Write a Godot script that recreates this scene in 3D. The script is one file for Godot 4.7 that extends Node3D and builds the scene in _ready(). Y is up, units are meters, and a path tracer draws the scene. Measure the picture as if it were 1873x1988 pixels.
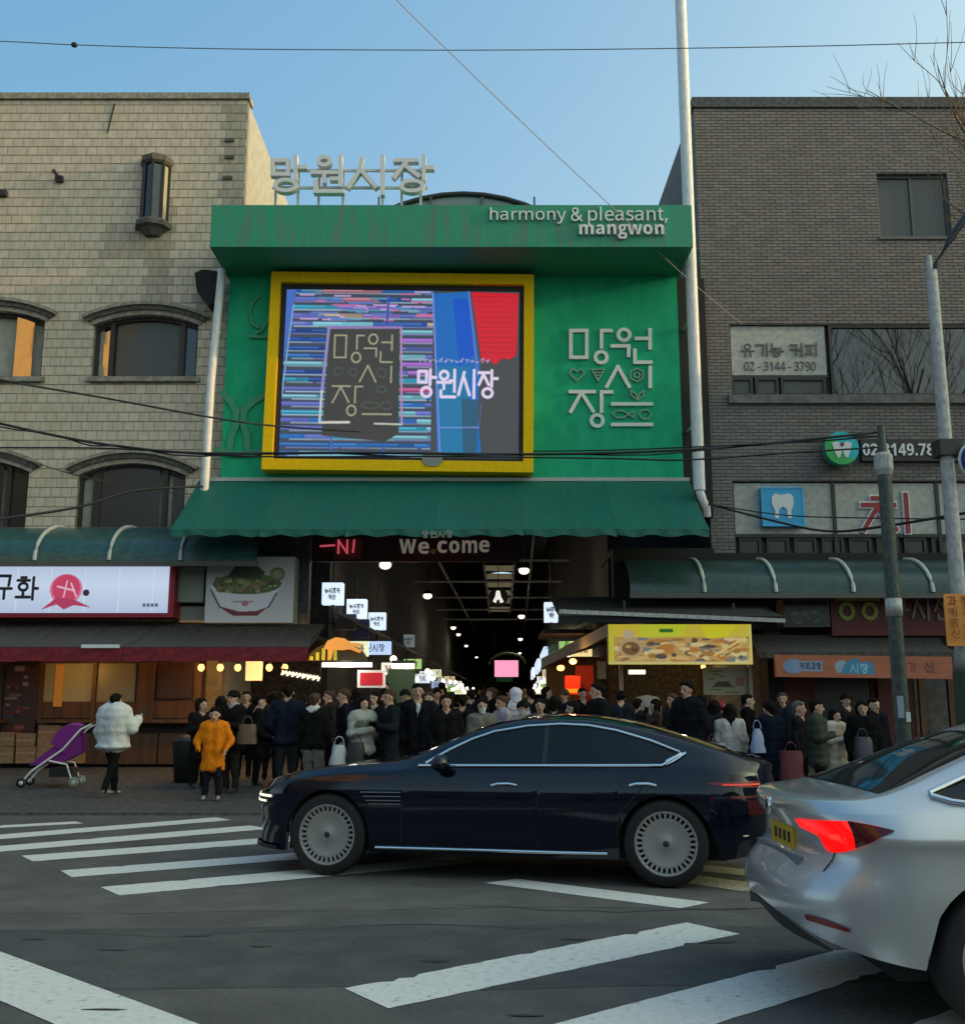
extends Node3D
# A market gate between two buildings at dusk. Metres, y up. The camera stands at (0, 1.5, 0) on the near side of the road.

const FOCAL := 2030.0          # focal length in the units the site was surveyed in
const LIFT := 10.49            # degrees the camera looks up
const FLAT := -1               # smooth group for faceted faces

var M := {}
var names := {}
var rng := RandomNumberGenerator.new()


# ---------------------------------------------------------------- surveying
func P(px: float, py: float, depth: float) -> Vector3:   # the point seen in that direction at that distance in front of the camera
	var u := (px - 936.5) / FOCAL
	var v := (994.0 - py) / FOCAL
	var c := cos(deg_to_rad(LIFT))
	var s := sin(deg_to_rad(LIFT))
	var t := depth / (c - v * s)
	return Vector3(u * t, 1.5 + (v * c + s) * t, -depth)


func floor_y(z: float) -> float:                          # pavement level
	return 0.0 if z > -15.06 else 0.04 + minf(-15.06 - z, 5.6) * 0.0643


func at(v: Array, i: int) -> float:
	return float(v[i])


# ---------------------------------------------------------------- naming
func numbered(called: String, parent: Node) -> String:
	var key := str(parent.get_instance_id()) + called
	var n: int = names.get(key, 0)
	names[key] = n + 1
	return called if n == 0 else "%s_%03d" % [called, n]


func tag(o: Node, label: String, category: String, group := "") -> Node:
	o.set_meta("label", label)
	o.set_meta("category", category)
	if group != "":
		o.set_meta("group", group)
	return o


func thing(called: String, label: String, category: String, where := Vector3.ZERO, turn := 0.0, group := "") -> Node3D:
	var o := Node3D.new()
	o.name = numbered(called, self)
	add_child(o, true)
	o.position = where
	o.rotation.y = turn
	tag(o, label, category, group)
	return o


func part(called: String, shape, material: Material, parent: Node = self, where := Vector3.ZERO) -> MeshInstance3D:
	if shape is Array:                                       # a pair, one for either side of a car; what hangs on a pair goes to its own side
		var one_ := part(called, shape[0], material, parent, where)
		if shape.size() > 1:
			one_.set_meta("twin", part(called, shape[1], material, parent.get_meta("twin") if parent.has_meta("twin") else parent, where))
		return one_
	var o := MeshInstance3D.new()
	o.name = numbered(called, parent)
	o.mesh = shape.done() if shape is Shape else shape
	o.material_override = material
	o.position = where
	parent.add_child(o, true)
	return o


func one(called: String, label: String, category: String, shape, material: Material, where := Vector3.ZERO, group := "") -> MeshInstance3D:
	var o := part(called, shape, material, self, where)
	tag(o, label, category, group)
	return o


func struct(called: String, shape, material: Material) -> MeshInstance3D:
	var o := part(called, shape, material, self)
	o.set_meta("kind", "structure")
	return o


# ---------------------------------------------------------------- shapes
class Shape:
	var st := SurfaceTool.new()
	var n := 0
	func _init():
		st.begin(Mesh.PRIMITIVE_TRIANGLES)
	func v(p: Vector3, uv := Vector2.ZERO):
		st.set_uv(uv)
		st.add_vertex(p)
		n += 1
	func tri(a, b, c):
		v(a); v(b); v(c)
	func quad(a: Vector3, b: Vector3, c: Vector3, d: Vector3):   # round the face; a is the lower left corner of a print
		v(a, Vector2(0, 1)); v(c, Vector2(1, 0)); v(b, Vector2(1, 1))
		v(a, Vector2(0, 1)); v(d, Vector2(0, 0)); v(c, Vector2(1, 0))
	func face(a, b, c, d):
		st.set_smooth_group(-1)
		quad(a, b, c, d)
		return self
	func box(c: Vector3, s: Vector3, basis := Basis.IDENTITY):
		st.set_smooth_group(-1)
		var p := []
		for i in 8:
			p.append(c + basis * (s * 0.5 * Vector3(1 if i & 1 else -1, 1 if i & 2 else -1, 1 if i & 4 else -1)))
		quad(p[6], p[7], p[5], p[4]); quad(p[3], p[2], p[0], p[1])
		quad(p[7], p[3], p[1], p[5]); quad(p[2], p[6], p[4], p[0])
		quad(p[2], p[3], p[7], p[6]); quad(p[4], p[5], p[1], p[0])
		return self
	func span(a: Vector3, b: Vector3):                      # box between two corners
		return box((a + b) * 0.5, (b - a).abs())
	func bar(a: Vector3, b: Vector3, w: float, d: float, up := Vector3.UP, extra := 0.0):   # square bar from a to b, w wide across up, d deep along up
		var x := (b - a).normalized()
		var z := x.cross(up).normalized()
		var y := z.cross(x)
		return box((a + b) * 0.5, Vector3((b - a).length() + extra, d, w), Basis(x, y, z))
	func tube(pts: Array, r0: float, r1 := -1.0, sides := 8, cap := true):
		st.set_smooth_group(1)
		if r1 < 0.0:
			r1 = r0
		var rings := []
		for i in pts.size():
			var t: Vector3 = (pts[mini(i + 1, pts.size() - 1)] - pts[maxi(i - 1, 0)]).normalized()
			var side := t.cross(Vector3.UP if absf(t.y) < 0.9 else Vector3.RIGHT).normalized()
			var up := side.cross(t)
			var r := lerpf(r0, r1, i / maxf(1.0, pts.size() - 1.0))
			var ring := []
			for k in sides:
				ring.append(pts[i] + (side * cos(TAU * k / sides) + up * sin(TAU * k / sides)) * r)
			rings.append(ring)
		for i in pts.size() - 1:
			for k in sides:
				var k2 := (k + 1) % sides
				quad(rings[i][k], rings[i + 1][k], rings[i + 1][k2], rings[i][k2])
		if cap:
			st.set_smooth_group(-1)
			for e in [0, pts.size() - 1]:
				for k in range(1, sides - 1):
					tri(rings[e][0], rings[e][k], rings[e][k + 1])
		return self
	func lathe(profile: Array, c := Vector3.ZERO, basis := Basis.IDENTITY, sides := 24, smooth := true):   # profile of (radius, height) turned about y
		for i in profile.size() - 1:
			st.set_smooth_group(1 if smooth else -1)
			for k in sides:
				var a0 := TAU * k / sides
				var a1 := TAU * (k + 1) / sides
				var q := []
				for e in [[i, a0], [i, a1], [i + 1, a1], [i + 1, a0]]:
					var pr: Vector2 = profile[e[0]]
					q.append(c + basis * Vector3(pr.x * cos(e[1]), pr.y, pr.x * sin(e[1])))
				quad(q[0], q[1], q[2], q[3])
		return self
	func ball(c: Vector3, r: Vector3, sides := 12):
		var pr := []
		var b := Basis.from_scale(r)
		for i in sides / 2 + 1:
			var a := PI * i / (sides / 2)
			pr.append(Vector2(sin(a), -cos(a)))
		return lathe(pr, c, b, sides)
	func prism(poly: Array, d: float, xf := Transform3D.IDENTITY, back := true):   # outline in the xy plane, front at z = 0, going back d
		st.set_smooth_group(-1)
		var pp := PackedVector2Array(poly)
		var ix := Geometry2D.triangulate_polygon(pp)
		var lo := pp[0]
		var hi := pp[0]
		for q in pp:
			lo = lo.min(q); hi = hi.max(q)
		var size := (hi - lo).max(Vector2(0.0001, 0.0001))
		for k in range(0, ix.size(), 3):
			for side in ([0, 1] if back else [0]):
				for e in ([0, 1, 2] if side else [0, 2, 1]):
					var q := pp[ix[k + e]]
					v(xf * Vector3(q.x, q.y, -d * side), Vector2((q.x - lo.x) / size.x, 1.0 - (q.y - lo.y) / size.y))
		for k in pp.size():
			var a := pp[k]
			var b := pp[(k + 1) % pp.size()]
			quad(xf * Vector3(a.x, a.y, 0), xf * Vector3(b.x, b.y, 0), xf * Vector3(b.x, b.y, -d), xf * Vector3(a.x, a.y, -d))
		return self
	func grid(rows: Array, smooth := 1):                    # rows of points joined into a skin
		st.set_smooth_group(smooth)
		for i in rows.size() - 1:
			var m: int = rows[i].size() - 1
			for k in m:
				var t0 := float(i) / (rows.size() - 1)
				var t1 := float(i + 1) / (rows.size() - 1)
				var s0 := float(k) / m
				var s1 := float(k + 1) / m
				v(rows[i][k], Vector2(s0, t0)); v(rows[i + 1][k + 1], Vector2(s1, t1)); v(rows[i][k + 1], Vector2(s1, t0))
				v(rows[i][k], Vector2(s0, t0)); v(rows[i + 1][k], Vector2(s0, t1)); v(rows[i + 1][k + 1], Vector2(s1, t1))
		return self
	func strokes(list: Array, w: float, d: float, z: float):   # lettering: polylines and rings drawn as bars in the plane z, standing d proud
		var nth := 0
		for s in list:
			nth += 1
			z += .0016 if nth > 1 else 0.0
			if s is Array and s[0] is String:                  # ["O", centre, rx, ry]
				var c: Vector2 = s[1]
				var ring := []
				var inner := []
				for k in 20:
					var a := TAU * k / 20
					ring.append(c + Vector2(cos(a) * (s[2] + w * 0.5), sin(a) * (s[3] + w * 0.5)))
					inner.append(c + Vector2(cos(a) * (s[2] - w * 0.5), sin(a) * (s[3] - w * 0.5)))
				st.set_smooth_group(-1)
				for k in 20:
					var j := (k + 1) % 20
					var o := func(q: Vector2, h: float): return Vector3(q.x, q.y, z + h)
					quad(o.call(ring[k], d), o.call(ring[j], d), o.call(inner[j], d), o.call(inner[k], d))
					quad(o.call(ring[k], 0), o.call(ring[j], 0), o.call(ring[j], d), o.call(ring[k], d))
					quad(o.call(inner[k], 0), o.call(inner[j], 0), o.call(inner[j], d), o.call(inner[k], d))
			else:
				for k in s.size() - 1:
					var a: Vector2 = s[k]
					var b: Vector2 = s[k + 1]
					bar(Vector3(a.x, a.y, z + d * 0.5 + k * 0.0013), Vector3(b.x, b.y, z + d * 0.5 + k * 0.0013), w, d, Vector3.BACK, w * 0.9)
		return self
	func done() -> ArrayMesh:
		st.generate_normals()
		return st.commit()


func text_part(s: String, lo: Vector3, hi: Vector3, deep: float, m: Material, parent: Node, called := "lettering", weight := 700) -> MeshInstance3D:   # letters that fill the box lo..hi, in a plane facing +z
	var t := TextMesh.new()
	var f := SystemFont.new()
	f.font_names = PackedStringArray(["Droid Sans"])
	f.font_weight = weight
	t.font = f
	t.text = s
	t.font_size = 48
	t.pixel_size = 0.01
	t.depth = 0.1
	t.curve_step = 2.0
	var b := t.get_aabb()
	var o := part(called, t, m, parent)
	var k := Vector3((hi.x - lo.x) / b.size.x, (hi.y - lo.y) / b.size.y, deep / 0.1)
	o.scale = k
	o.position = Vector3(lo.x - b.position.x * k.x, lo.y - b.position.y * k.y, lo.z + deep * 0.5)
	return o


# Korean syllables as strokes in a 1 x 1 square (x right, y up)
func jamo(what: String, x0: float, y0: float, x1: float, y1: float) -> Array:
	var q := func(x: float, y: float): return Vector2(lerpf(x0, x1, x), lerpf(y0, y1, y))
	match what:
		"m": return [[q.call(0, 1), q.call(1, 1), q.call(1, 0), q.call(0, 0), q.call(0, 1)]]
		"o": return [["O", q.call(0.5, 0.5), (x1 - x0) * 0.5, (y1 - y0) * 0.5]]
		"h": return [[q.call(0.3, 1), q.call(0.7, 1)], [q.call(0, 0.78), q.call(1, 0.78)], ["O", q.call(0.5, 0.3), (x1 - x0) * 0.36, (y1 - y0) * 0.28]]
		"a": return [[q.call(0.2, 1), q.call(0.2, 0)], [q.call(0.2, 0.5), q.call(1, 0.5)]]
		"e": return [[q.call(1, 1), q.call(1, 0)], [q.call(0, 0.5), q.call(1, 0.5)]]
		"i": return [[q.call(0.5, 1), q.call(0.5, 0)]]
		"u": return [[q.call(0, 1), q.call(1, 1)], [q.call(0.5, 1), q.call(0.5, 0)]]
		"U": return [[q.call(0, 1), q.call(1, 1)], [q.call(0.3, 1), q.call(0.3, 0)], [q.call(0.7, 1), q.call(0.7, 0)]]
		"w": return [[q.call(0, 0), q.call(1, 0)], [q.call(0.5, 1), q.call(0.5, 0)]]
		"n": return [[q.call(0, 1), q.call(0, 0), q.call(1, 0)]]
		"g": return [[q.call(0, 1), q.call(1, 1), q.call(0.9, 0)]]
		"s": return [[q.call(0.5, 1), q.call(0, 0)], [q.call(0.5, 0.75), q.call(1, 0)]]
		"j": return [[q.call(0, 1), q.call(1, 1)], [q.call(0.5, 1), q.call(0, 0)], [q.call(0.5, 0.8), q.call(1, 0)]]
		"k": return [[q.call(0, 1), q.call(1, 1), q.call(0.8, 0)], [q.call(0, 0.55), q.call(0.95, 0.55)]]
		"p": return [[q.call(0, 1), q.call(1, 1)], [q.call(0.3, 1), q.call(0.3, 0)], [q.call(0.7, 1), q.call(0.7, 0)], [q.call(0, 0), q.call(1, 0)]]
	return []


func syllable(s: String) -> Array:
	match s:
		"mang": return jamo("m", .08, .55, .5, .95) + jamo("a", .62, .45, .98, 1.0) + jamo("o", .25, .02, .75, .36)
		"won": return jamo("o", .14, .66, .56, .96) + jamo("u", .02, .32, .68, .55) + jamo("e", .66, .22, .9, 1.0) + jamo("n", .2, .02, .92, .24)
		"si": return jamo("s", .05, .1, .62, .92) + jamo("i", .75, 0, .95, 1.0)
		"jang": return jamo("j", .05, .48, .55, .92) + jamo("a", .64, .42, 1.0, 1.0) + jamo("o", .25, .02, .75, .34)
		"yu": return jamo("o", .28, .55, .72, .98) + jamo("U", .02, 0, .98, .42)
		"gi": return jamo("g", .06, .1, .6, .9) + jamo("i", .75, 0, .95, 1.0)
		"nong": return jamo("n", .15, .62, .85, .98) + jamo("w", .02, .4, .98, .56) + jamo("o", .26, .0, .74, .3)
		"keo": return jamo("k", .04, .1, .5, .9) + jamo("e", .52, 0, .85, 1.0)
		"pi": return jamo("p", .04, .15, .62, .85) + jamo("i", .75, 0, .95, 1.0)
		"gu": return jamo("g", .15, .55, .85, .95) + jamo("u", .02, 0, .98, .42)
		"hwa": return jamo("h", .05, .4, .6, 1.0) + jamo("w", .02, .1, .66, .32) + jamo("a", .74, 0, 1.0, 1.0)
		"hong": return jamo("h", .1, .42, .9, 1.0) + jamo("o", .2, .0, .8, .36)
		"sin": return jamo("s", .05, .4, .6, .95) + jamo("i", .7, .3, .95, 1.0) + jamo("n", .2, .02, .9, .22)
		"chi": return jamo("j", .05, .05, .66, .72) + [[Vector2(.25, .9), Vector2(.5, .9)]] + jamo("i", .78, 0, 1.0, 1.0)
		"gwa": return jamo("g", .05, .5, .5, .92) + jamo("w", .02, .12, .6, .36) + jamo("a", .7, 0, 1.0, 1.0)
	return []


func word(list: Array, x0: float, y0: float, wide: float, high: float, gap := 0.12) -> Array:   # syllables set in a row, as strokes in metres
	var out := []
	for k in list.size():
		out.append_array(move_strokes(syllable(list[k]), x0 + k * wide * (1.0 + gap), y0, wide, high))
	return out


func move_strokes(list: Array, x: float, y: float, w: float, h: float) -> Array:
	var out := []
	for s in list:
		if s[0] is String:
			out.append(["O", Vector2(x + s[1].x * w, y + s[1].y * h), s[2] * w, s[3] * h])
		else:
			var r := []
			for q in s:
				r.append(Vector2(x + q.x * w, y + q.y * h))
			out.append(r)
	return out


# ---------------------------------------------------------------- flat print
class Print:
	var im: Image
	var w: int
	var h: int
	func _init(ww: int, hh: int, c: Color):
		w = ww; h = hh
		im = Image.create(w, h, false, Image.FORMAT_RGBA8)
		im.fill(c)
	func rect(x, y, ww, hh, c: Color):
		im.fill_rect(Rect2i(int(x), int(y), int(ww), int(hh)), c)
	func dot(x: float, y: float, rx: float, ry: float, c: Color):
		for j in range(maxi(0, int(y - ry)), mini(h, int(y + ry) + 1)):
			var t := (j - y) / ry
			if absf(t) > 1.0:
				continue
			var half := rx * sqrt(1.0 - t * t)
			rect(x - half, j, maxf(1.0, half * 2.0), 1, c)
	func line(a: Vector2, b: Vector2, t: float, c: Color):
		var n := int((b - a).length() / maxf(1.0, t * 0.35)) + 1
		for k in n + 1:
			var q := a.lerp(b, float(k) / n)
			dot(q.x, q.y, t * 0.5, t * 0.5, c)
	func poly(pts: Array, c: Color):
		var lo := 1e9
		var hi := -1e9
		for q in pts:
			lo = minf(lo, q.y); hi = maxf(hi, q.y)
		for j in range(maxi(0, int(lo)), mini(h, int(hi) + 1)):
			var xs := []
			for k in pts.size():
				var a: Vector2 = pts[k]
				var b: Vector2 = pts[(k + 1) % pts.size()]
				if (a.y <= j) != (b.y <= j):
					xs.append(a.x + (j - a.y) * (b.x - a.x) / (b.y - a.y))
			xs.sort()
			for k in range(0, xs.size() - 1, 2):
				rect(xs[k], j, xs[k + 1] - xs[k] + 1, 1, c)
	func strokes(list: Array, t: float, c: Color):          # y counts up from the bottom, as on the strokes
		for s in list:
			if s[0] is String:
				var last := Vector2()
				for k in 25:
					var a := TAU * k / 24
					var q := Vector2(s[1].x + cos(a) * s[2], h - s[1].y - sin(a) * s[3])
					if k:
						line(last, q, t, c)
					last = q
			else:
				for k in s.size() - 1:
					line(Vector2(s[k].x, h - s[k].y), Vector2(s[k + 1].x, h - s[k + 1].y), t, c)
	func grain(r: RandomNumberGenerator, amount: float):
		for j in h:
			for i in w:
				var c := im.get_pixel(i, j)
				var f := 1.0 + r.randf_range(-amount, amount)
				im.set_pixel(i, j, Color(c.r * f, c.g * f, c.b * f))
	func soften(f: int):                                    # print seen through weather: the finest detail runs together
		im.resize(w / f, h / f, Image.INTERPOLATE_LANCZOS)
		im.resize(w, h, Image.INTERPOLATE_CUBIC)
	func tex() -> ImageTexture:
		return ImageTexture.create_from_image(im)


# ---------------------------------------------------------------- materials
func rgb(r: float, g: float, b: float) -> Color:          # base colour as real reflectance
	return Color(r, g, b).linear_to_srgb()


func mat(c: Color, rough := 0.8, metal := 0.0) -> StandardMaterial3D:
	var m := StandardMaterial3D.new()
	m.albedo_color = c
	m.roughness = rough
	m.metallic = metal
	return m


func glow(c: Color, power: float) -> StandardMaterial3D:
	var m := mat(c, 0.6)
	m.emission_enabled = true
	m.emission = c
	m.emission_energy_multiplier = power
	return m


func printed(t: Texture2D, rough := 0.6, lit := 0.0) -> StandardMaterial3D:
	var m := mat(Color.WHITE, rough)
	m.albedo_texture = t
	if lit > 0.0:
		m.albedo_color = Color(0.35, 0.35, 0.35)
		m.emission_enabled = true
		m.emission_texture = t
		m.emission = Color.BLACK
		m.emission_energy_multiplier = lit
	return m


func ramp(stops: Array) -> Gradient:
	var g := Gradient.new()
	var off := PackedFloat32Array()
	var col := PackedColorArray()
	for s in stops:
		off.append(s[0]); col.append(s[1])
	g.offsets = off
	g.colors = col
	return g


func noise_tex(stops: Array, freq: float, seed_: int, size := 512, octaves := 5, kind := FastNoiseLite.TYPE_SIMPLEX_SMOOTH) -> NoiseTexture2D:
	var n := FastNoiseLite.new()
	n.noise_type = kind
	n.seed = seed_
	n.frequency = freq
	n.fractal_octaves = octaves
	var t := NoiseTexture2D.new()
	t.width = size; t.height = size
	t.seamless = true
	t.noise = n
	if stops.size():
		t.color_ramp = ramp(stops)
	return t


func worn(a: Color, b: Color, tile: Vector3, rough: float, seed_: int, freq := 0.012, bump := 0.0) -> StandardMaterial3D:   # a surface that wanders between two colours, mapped in world metres
	var m := mat(Color.WHITE, rough)
	m.albedo_texture = noise_tex([[0.25, a], [0.75, b]], freq, seed_)
	m.uv1_triplanar = true
	m.uv1_world_triplanar = true
	m.uv1_scale = Vector3(1.0 / tile.x, 1.0 / tile.y, 1.0 / tile.z)
	if bump > 0.0:
		var t := noise_tex([], 0.09, seed_ + 7)
		t.as_normal_map = true
		t.bump_strength = 6.0
		m.normal_enabled = true
		m.normal_texture = t
		m.normal_scale = bump
	return m


func lamp(where: Vector3, c: Color, energy: float, parent: Node = self, size := 0.08) -> OmniLight3D:
	var l := OmniLight3D.new()
	l.name = numbered("lamp_light", parent)
	l.light_color = c
	l.light_energy = energy
	l.light_size = size
	l.omni_range = 40.0
	l.omni_attenuation = 2.0
	l.shadow_enabled = true
	parent.add_child(l, true)
	l.position = where
	return l


func make_materials() -> void:
	M.asphalt = worn(rgb(.070, .068, .063), rgb(.10, .096, .088), Vector3(4.5, 4.5, 4.5), 0.86, 3, 0.01, 0.2)
	M.asphalt_pale = worn(rgb(.088, .084, .077), rgb(.112, .107, .098), Vector3(3, 3, 3), 0.86, 43, 0.012, 0.2)
	M.asphalt_dark = worn(rgb(.052, .053, .052), rgb(.074, .074, .071), Vector3(3, 3, 3), 0.84, 44, 0.012, 0.2)
	M.tar = mat(rgb(.03, .03, .03), .6)
	M.paving = worn(rgb(.045, .045, .044), rgb(.085, .08, .075), Vector3(1.7, 1.7, 1.7), 0.9, 5, 0.02, 0.5)
	M.kerb = worn(rgb(.06, .058, .055), rgb(.11, .106, .10), Vector3(0.9, 0.9, 0.9), 0.85, 6)
	var pm := mat(Color.WHITE, .75)
	pm.albedo_texture = noise_tex([[.0, rgb(.26, .25, .235)], [.14, rgb(.44, .43, .40)], [.24, rgb(.62, .605, .56)], [.6, rgb(.68, .665, .62)], [1., rgb(.74, .725, .68)]], .022, 8, 1024, 6)
	pm.uv1_triplanar = true
	pm.uv1_world_triplanar = true
	pm.uv1_scale = Vector3(.62, .62, .62)
	M.paint = pm
	M.paint_worn = worn(rgb(.26, .24, .17), rgb(.56, .52, .38), Vector3(0.7, 0.7, 0.7), 0.75, 9, 0.03)
	M.tile = worn(rgb(.52, .435, .335), rgb(.60, .51, .40), Vector3(1.3, 3.4, 1.3), 0.72, 11, 0.012)
	M.tile2 = worn(rgb(.50, .415, .315), rgb(.57, .485, .375), Vector3(1.1, 2.9, 1.1), 0.75, 12, 0.012)
	M.tile3 = worn(rgb(.55, .465, .36), rgb(.63, .545, .43), Vector3(1.5, 3.1, 1.5), 0.7, 13, 0.012)
	M.mortar = worn(rgb(.22, .185, .14), rgb(.32, .275, .215), Vector3(2, 2, 2), 0.95, 14)
	M.stone = worn(rgb(.23, .205, .16), rgb(.37, .33, .265), Vector3(1.0, 1.0, 1.0), 0.85, 15)
	M.dark_stone = worn(rgb(.06, .054, .046), rgb(.13, .118, .1), Vector3(0.8, 0.8, 0.8), 0.85, 16)
	M.stucco = worn(rgb(.34, .32, .26), rgb(.41, .39, .32), Vector3(2, 2, 2), 0.9, 17)
	M.brick_bed = worn(rgb(.13, .122, .112), rgb(.19, .178, .165), Vector3(1.5, 1.5, 1.5), 0.95, 18)
	var br := mat(Color.WHITE, 0.88)
	br.vertex_color_use_as_albedo = true
	M.brick = br
	M.coping = worn(rgb(.04, .042, .044), rgb(.085, .088, .09), Vector3(1, 1, 1), 0.7, 19)
	M.green = worn(rgb(.005, .345, .17), rgb(.012, .40, .205), Vector3(2.6, 5.0, 2.6), 0.5, 21, 0.012)
	M.green_head = streaked(rgb(.01, .28, .15), rgb(.08, .19, .125), 22)
	M.green_relief = mat(rgb(.03, .27, .14), 0.5)
	M.awning = streaked(rgb(.0, .135, .095), rgb(.012, .088, .068), 24)
	M.awning.backlight_enabled = true
	M.awning.backlight = rgb(.0, .03, .02)
	M.yellow = worn(rgb(.85, .50, .004), rgb(.90, .56, .008), Vector3(1, 1, 1), 0.45, 25)
	M.black = mat(rgb(.012, .012, .013), 0.6)
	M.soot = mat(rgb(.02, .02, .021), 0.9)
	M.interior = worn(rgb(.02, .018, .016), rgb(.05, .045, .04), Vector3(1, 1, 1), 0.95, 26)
	M.white_metal = worn(rgb(.62, .63, .62), rgb(.78, .78, .77), Vector3(0.5, 1.6, 0.5), 0.45, 27)
	M.sign_letter = mat(rgb(.66, .72, .68), 0.5)
	M.sign_thin = mat(rgb(.20, .36, .25), 0.5)
	M.roof_letter = mat(rgb(.62, .62, .63), 0.45)
	M.steel = worn(rgb(.32, .32, .31), rgb(.52, .52, .50), Vector3(0.4, 1.0, 0.4), 0.5, 28)
	M.pole_green = worn(rgb(.035, .052, .047), rgb(.09, .11, .10), Vector3(0.3, 0.8, 0.3), 0.55, 29)
	M.pole_base = mat(rgb(.008, .05, .02), 0.5)
	M.dark_metal = mat(rgb(.035, .035, .036), 0.5, 0.3)
	M.wire = mat(rgb(.015, .015, .016), 0.6)
	M.wire_pale = mat(rgb(.36, .30, .25), 0.6)
	M.wire_grey = mat(rgb(.16, .2, .24), 0.6)
	M.frame = mat(rgb(.028, .024, .02), 0.5)
	M.frame_grey = mat(rgb(.10, .098, .09), 0.6)
	var gl := mat(rgb(.012, .013, .015), 0.03)
	gl.metallic_specular = 0.9
	M.glass = gl
	var gl2 := mat(rgb(.022, .02, .018), 0.25)
	M.glass_dull = gl2
	var gl3 := mat(rgb(.10, .105, .10), 0.08)
	gl3.metallic_specular = 0.35
	M.glass_pale = gl3
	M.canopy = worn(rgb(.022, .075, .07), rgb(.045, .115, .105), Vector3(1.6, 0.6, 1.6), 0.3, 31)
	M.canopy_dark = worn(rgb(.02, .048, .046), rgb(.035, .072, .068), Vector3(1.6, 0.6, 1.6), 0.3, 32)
	M.rib = mat(rgb(.55, .57, .52), 0.5)
	M.brown_cloth = worn(rgb(.045, .038, .034), rgb(.085, .075, .068), Vector3(0.9, 0.9, 0.9), 0.9, 33)
	M.red_cloth = worn(rgb(.14, .008, .014), rgb(.22, .016, .026), Vector3(0.9, 0.9, 0.9), 0.8, 34)
	M.grey_cloth = worn(rgb(.055, .052, .048), rgb(.10, .094, .086), Vector3(0.9, 0.9, 0.9), 0.9, 35)
	M.wood = streaked(rgb(.115, .056, .025), rgb(.065, .03, .013), 36)
	M.wood_dark = streaked(rgb(.06, .02, .012), rgb(.032, .012, .008), 37)
	M.card = worn(rgb(.25, .15, .08), rgb(.33, .2, .115), Vector3(0.5, 0.5, 0.5), 0.9, 38)
	M.cream = mat(rgb(.35, .34, .22), 0.7)
	M.panel_pale = mat(rgb(.24, .28, .24), 0.7)
	M.red_sign = mat(rgb(.12, .008, .008), 0.5)
	M.orange_sign = mat(rgb(.62, .17, .055), 0.6)
	M.white_paint = mat(rgb(.72, .73, .74), 0.5)
	M.lilac = mat(rgb(.62, .6, .7), 0.5)
	M.red_paint = mat(rgb(.32, .008, .016), 0.4)
	M.sign_panel = worn(rgb(.34, .34, .31), rgb(.44, .44, .4), Vector3(1, 1, 1), 0.5, 39)
	M.lime = mat(rgb(.36, .42, .05), 0.6)
	M.bulb = glow(Color(1.0, 0.74, 0.40), 2.4)
	M.bulb_white = glow(Color(1.0, 0.95, 0.85), 1.6)
	M.box_white = glow(Color(0.86, 0.93, 1.0), 0.75)
	M.navy_box = mat(rgb(.012, .015, .10), 0.5)
	var bark := worn(rgb(.13, .085, .045), rgb(.24, .165, .09), Vector3(0.3, 0.6, 0.3), 0.9, 41)
	M.bark = bark
	var cloth := mat(Color.WHITE, 0.88)
	cloth.vertex_color_use_as_albedo = true
	cloth.metallic_specular = .12
	var weave := noise_tex([], 0.05, 90, 256, 3)
	weave.as_normal_map = true
	weave.bump_strength = 5.0
	cloth.normal_enabled = true
	cloth.normal_texture = weave
	cloth.normal_scale = .5
	cloth.uv1_triplanar = true
	cloth.uv1_scale = Vector3(1.6, .9, 1.6)
	M.body = cloth
	M.hair = mat(rgb(.010, .008, .007), 0.8)
	M.hair.metallic_specular = .2
	M.hair_brown = mat(rgb(.055, .024, .012), 0.8)
	var gc := mat(rgb(.42, .42, .43), .03, 1.0)
	M.glass_coated = gc
	M.yellow.metallic_specular = .2
	M.green.metallic_specular = .3


func streaked(a: Color, b: Color, seed_: int) -> StandardMaterial3D:   # rain streaks: noise stretched upwards
	var m := mat(Color.WHITE, 0.55)
	m.albedo_texture = noise_tex([[0.2, a], [0.5, a.lerp(b, 0.3)], [0.8, b]], 0.02, seed_)
	m.uv1_triplanar = true
	m.uv1_world_triplanar = true
	m.uv1_scale = Vector3(0.55, 0.06, 0.55)
	return m


# ---------------------------------------------------------------- scene
func sky_picture() -> ImageTexture:                         # clear air: deeper blue overhead and to the left, paler towards the low sun on the right
	var w := 512
	var h := 256
	var im := Image.create(w, h, false, Image.FORMAT_RGBF)
	var sun := Vector3(.967, .225, .118).normalized()
	var n := FastNoiseLite.new()
	n.seed = 4
	n.frequency = .9
	n.fractal_octaves = 4
	for j in h:
		var el := (0.5 - (j + .5) / h) * PI
		for i in w:
			var az := (i + .5) / w * TAU
			var d := Vector3(sin(az) * cos(el), sin(el), -cos(az) * cos(el))
			var e := rad_to_deg(maxf(el, 0.0))
			var a := rad_to_deg(acos(clampf(d.dot(sun), -1, 1)))
			var low := exp(-e / 14.0)
			var g := exp(-a / 21.0)
			var haze := 1.0 + .12 * n.get_noise_3d(d.x * 2.0, d.y * 5.0, d.z * 2.0)
			var c := Vector3(.052, .22, .44) + Vector3(.60, .63, .41) * low + Vector3(6.6, 6.3, 3.5) * g * haze
			if el < 0.0:
				c = Vector3(.12, .115, .11)
			im.set_pixel(i, j, Color(c.x, c.y, c.z))
	return ImageTexture.create_from_image(im)


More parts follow.
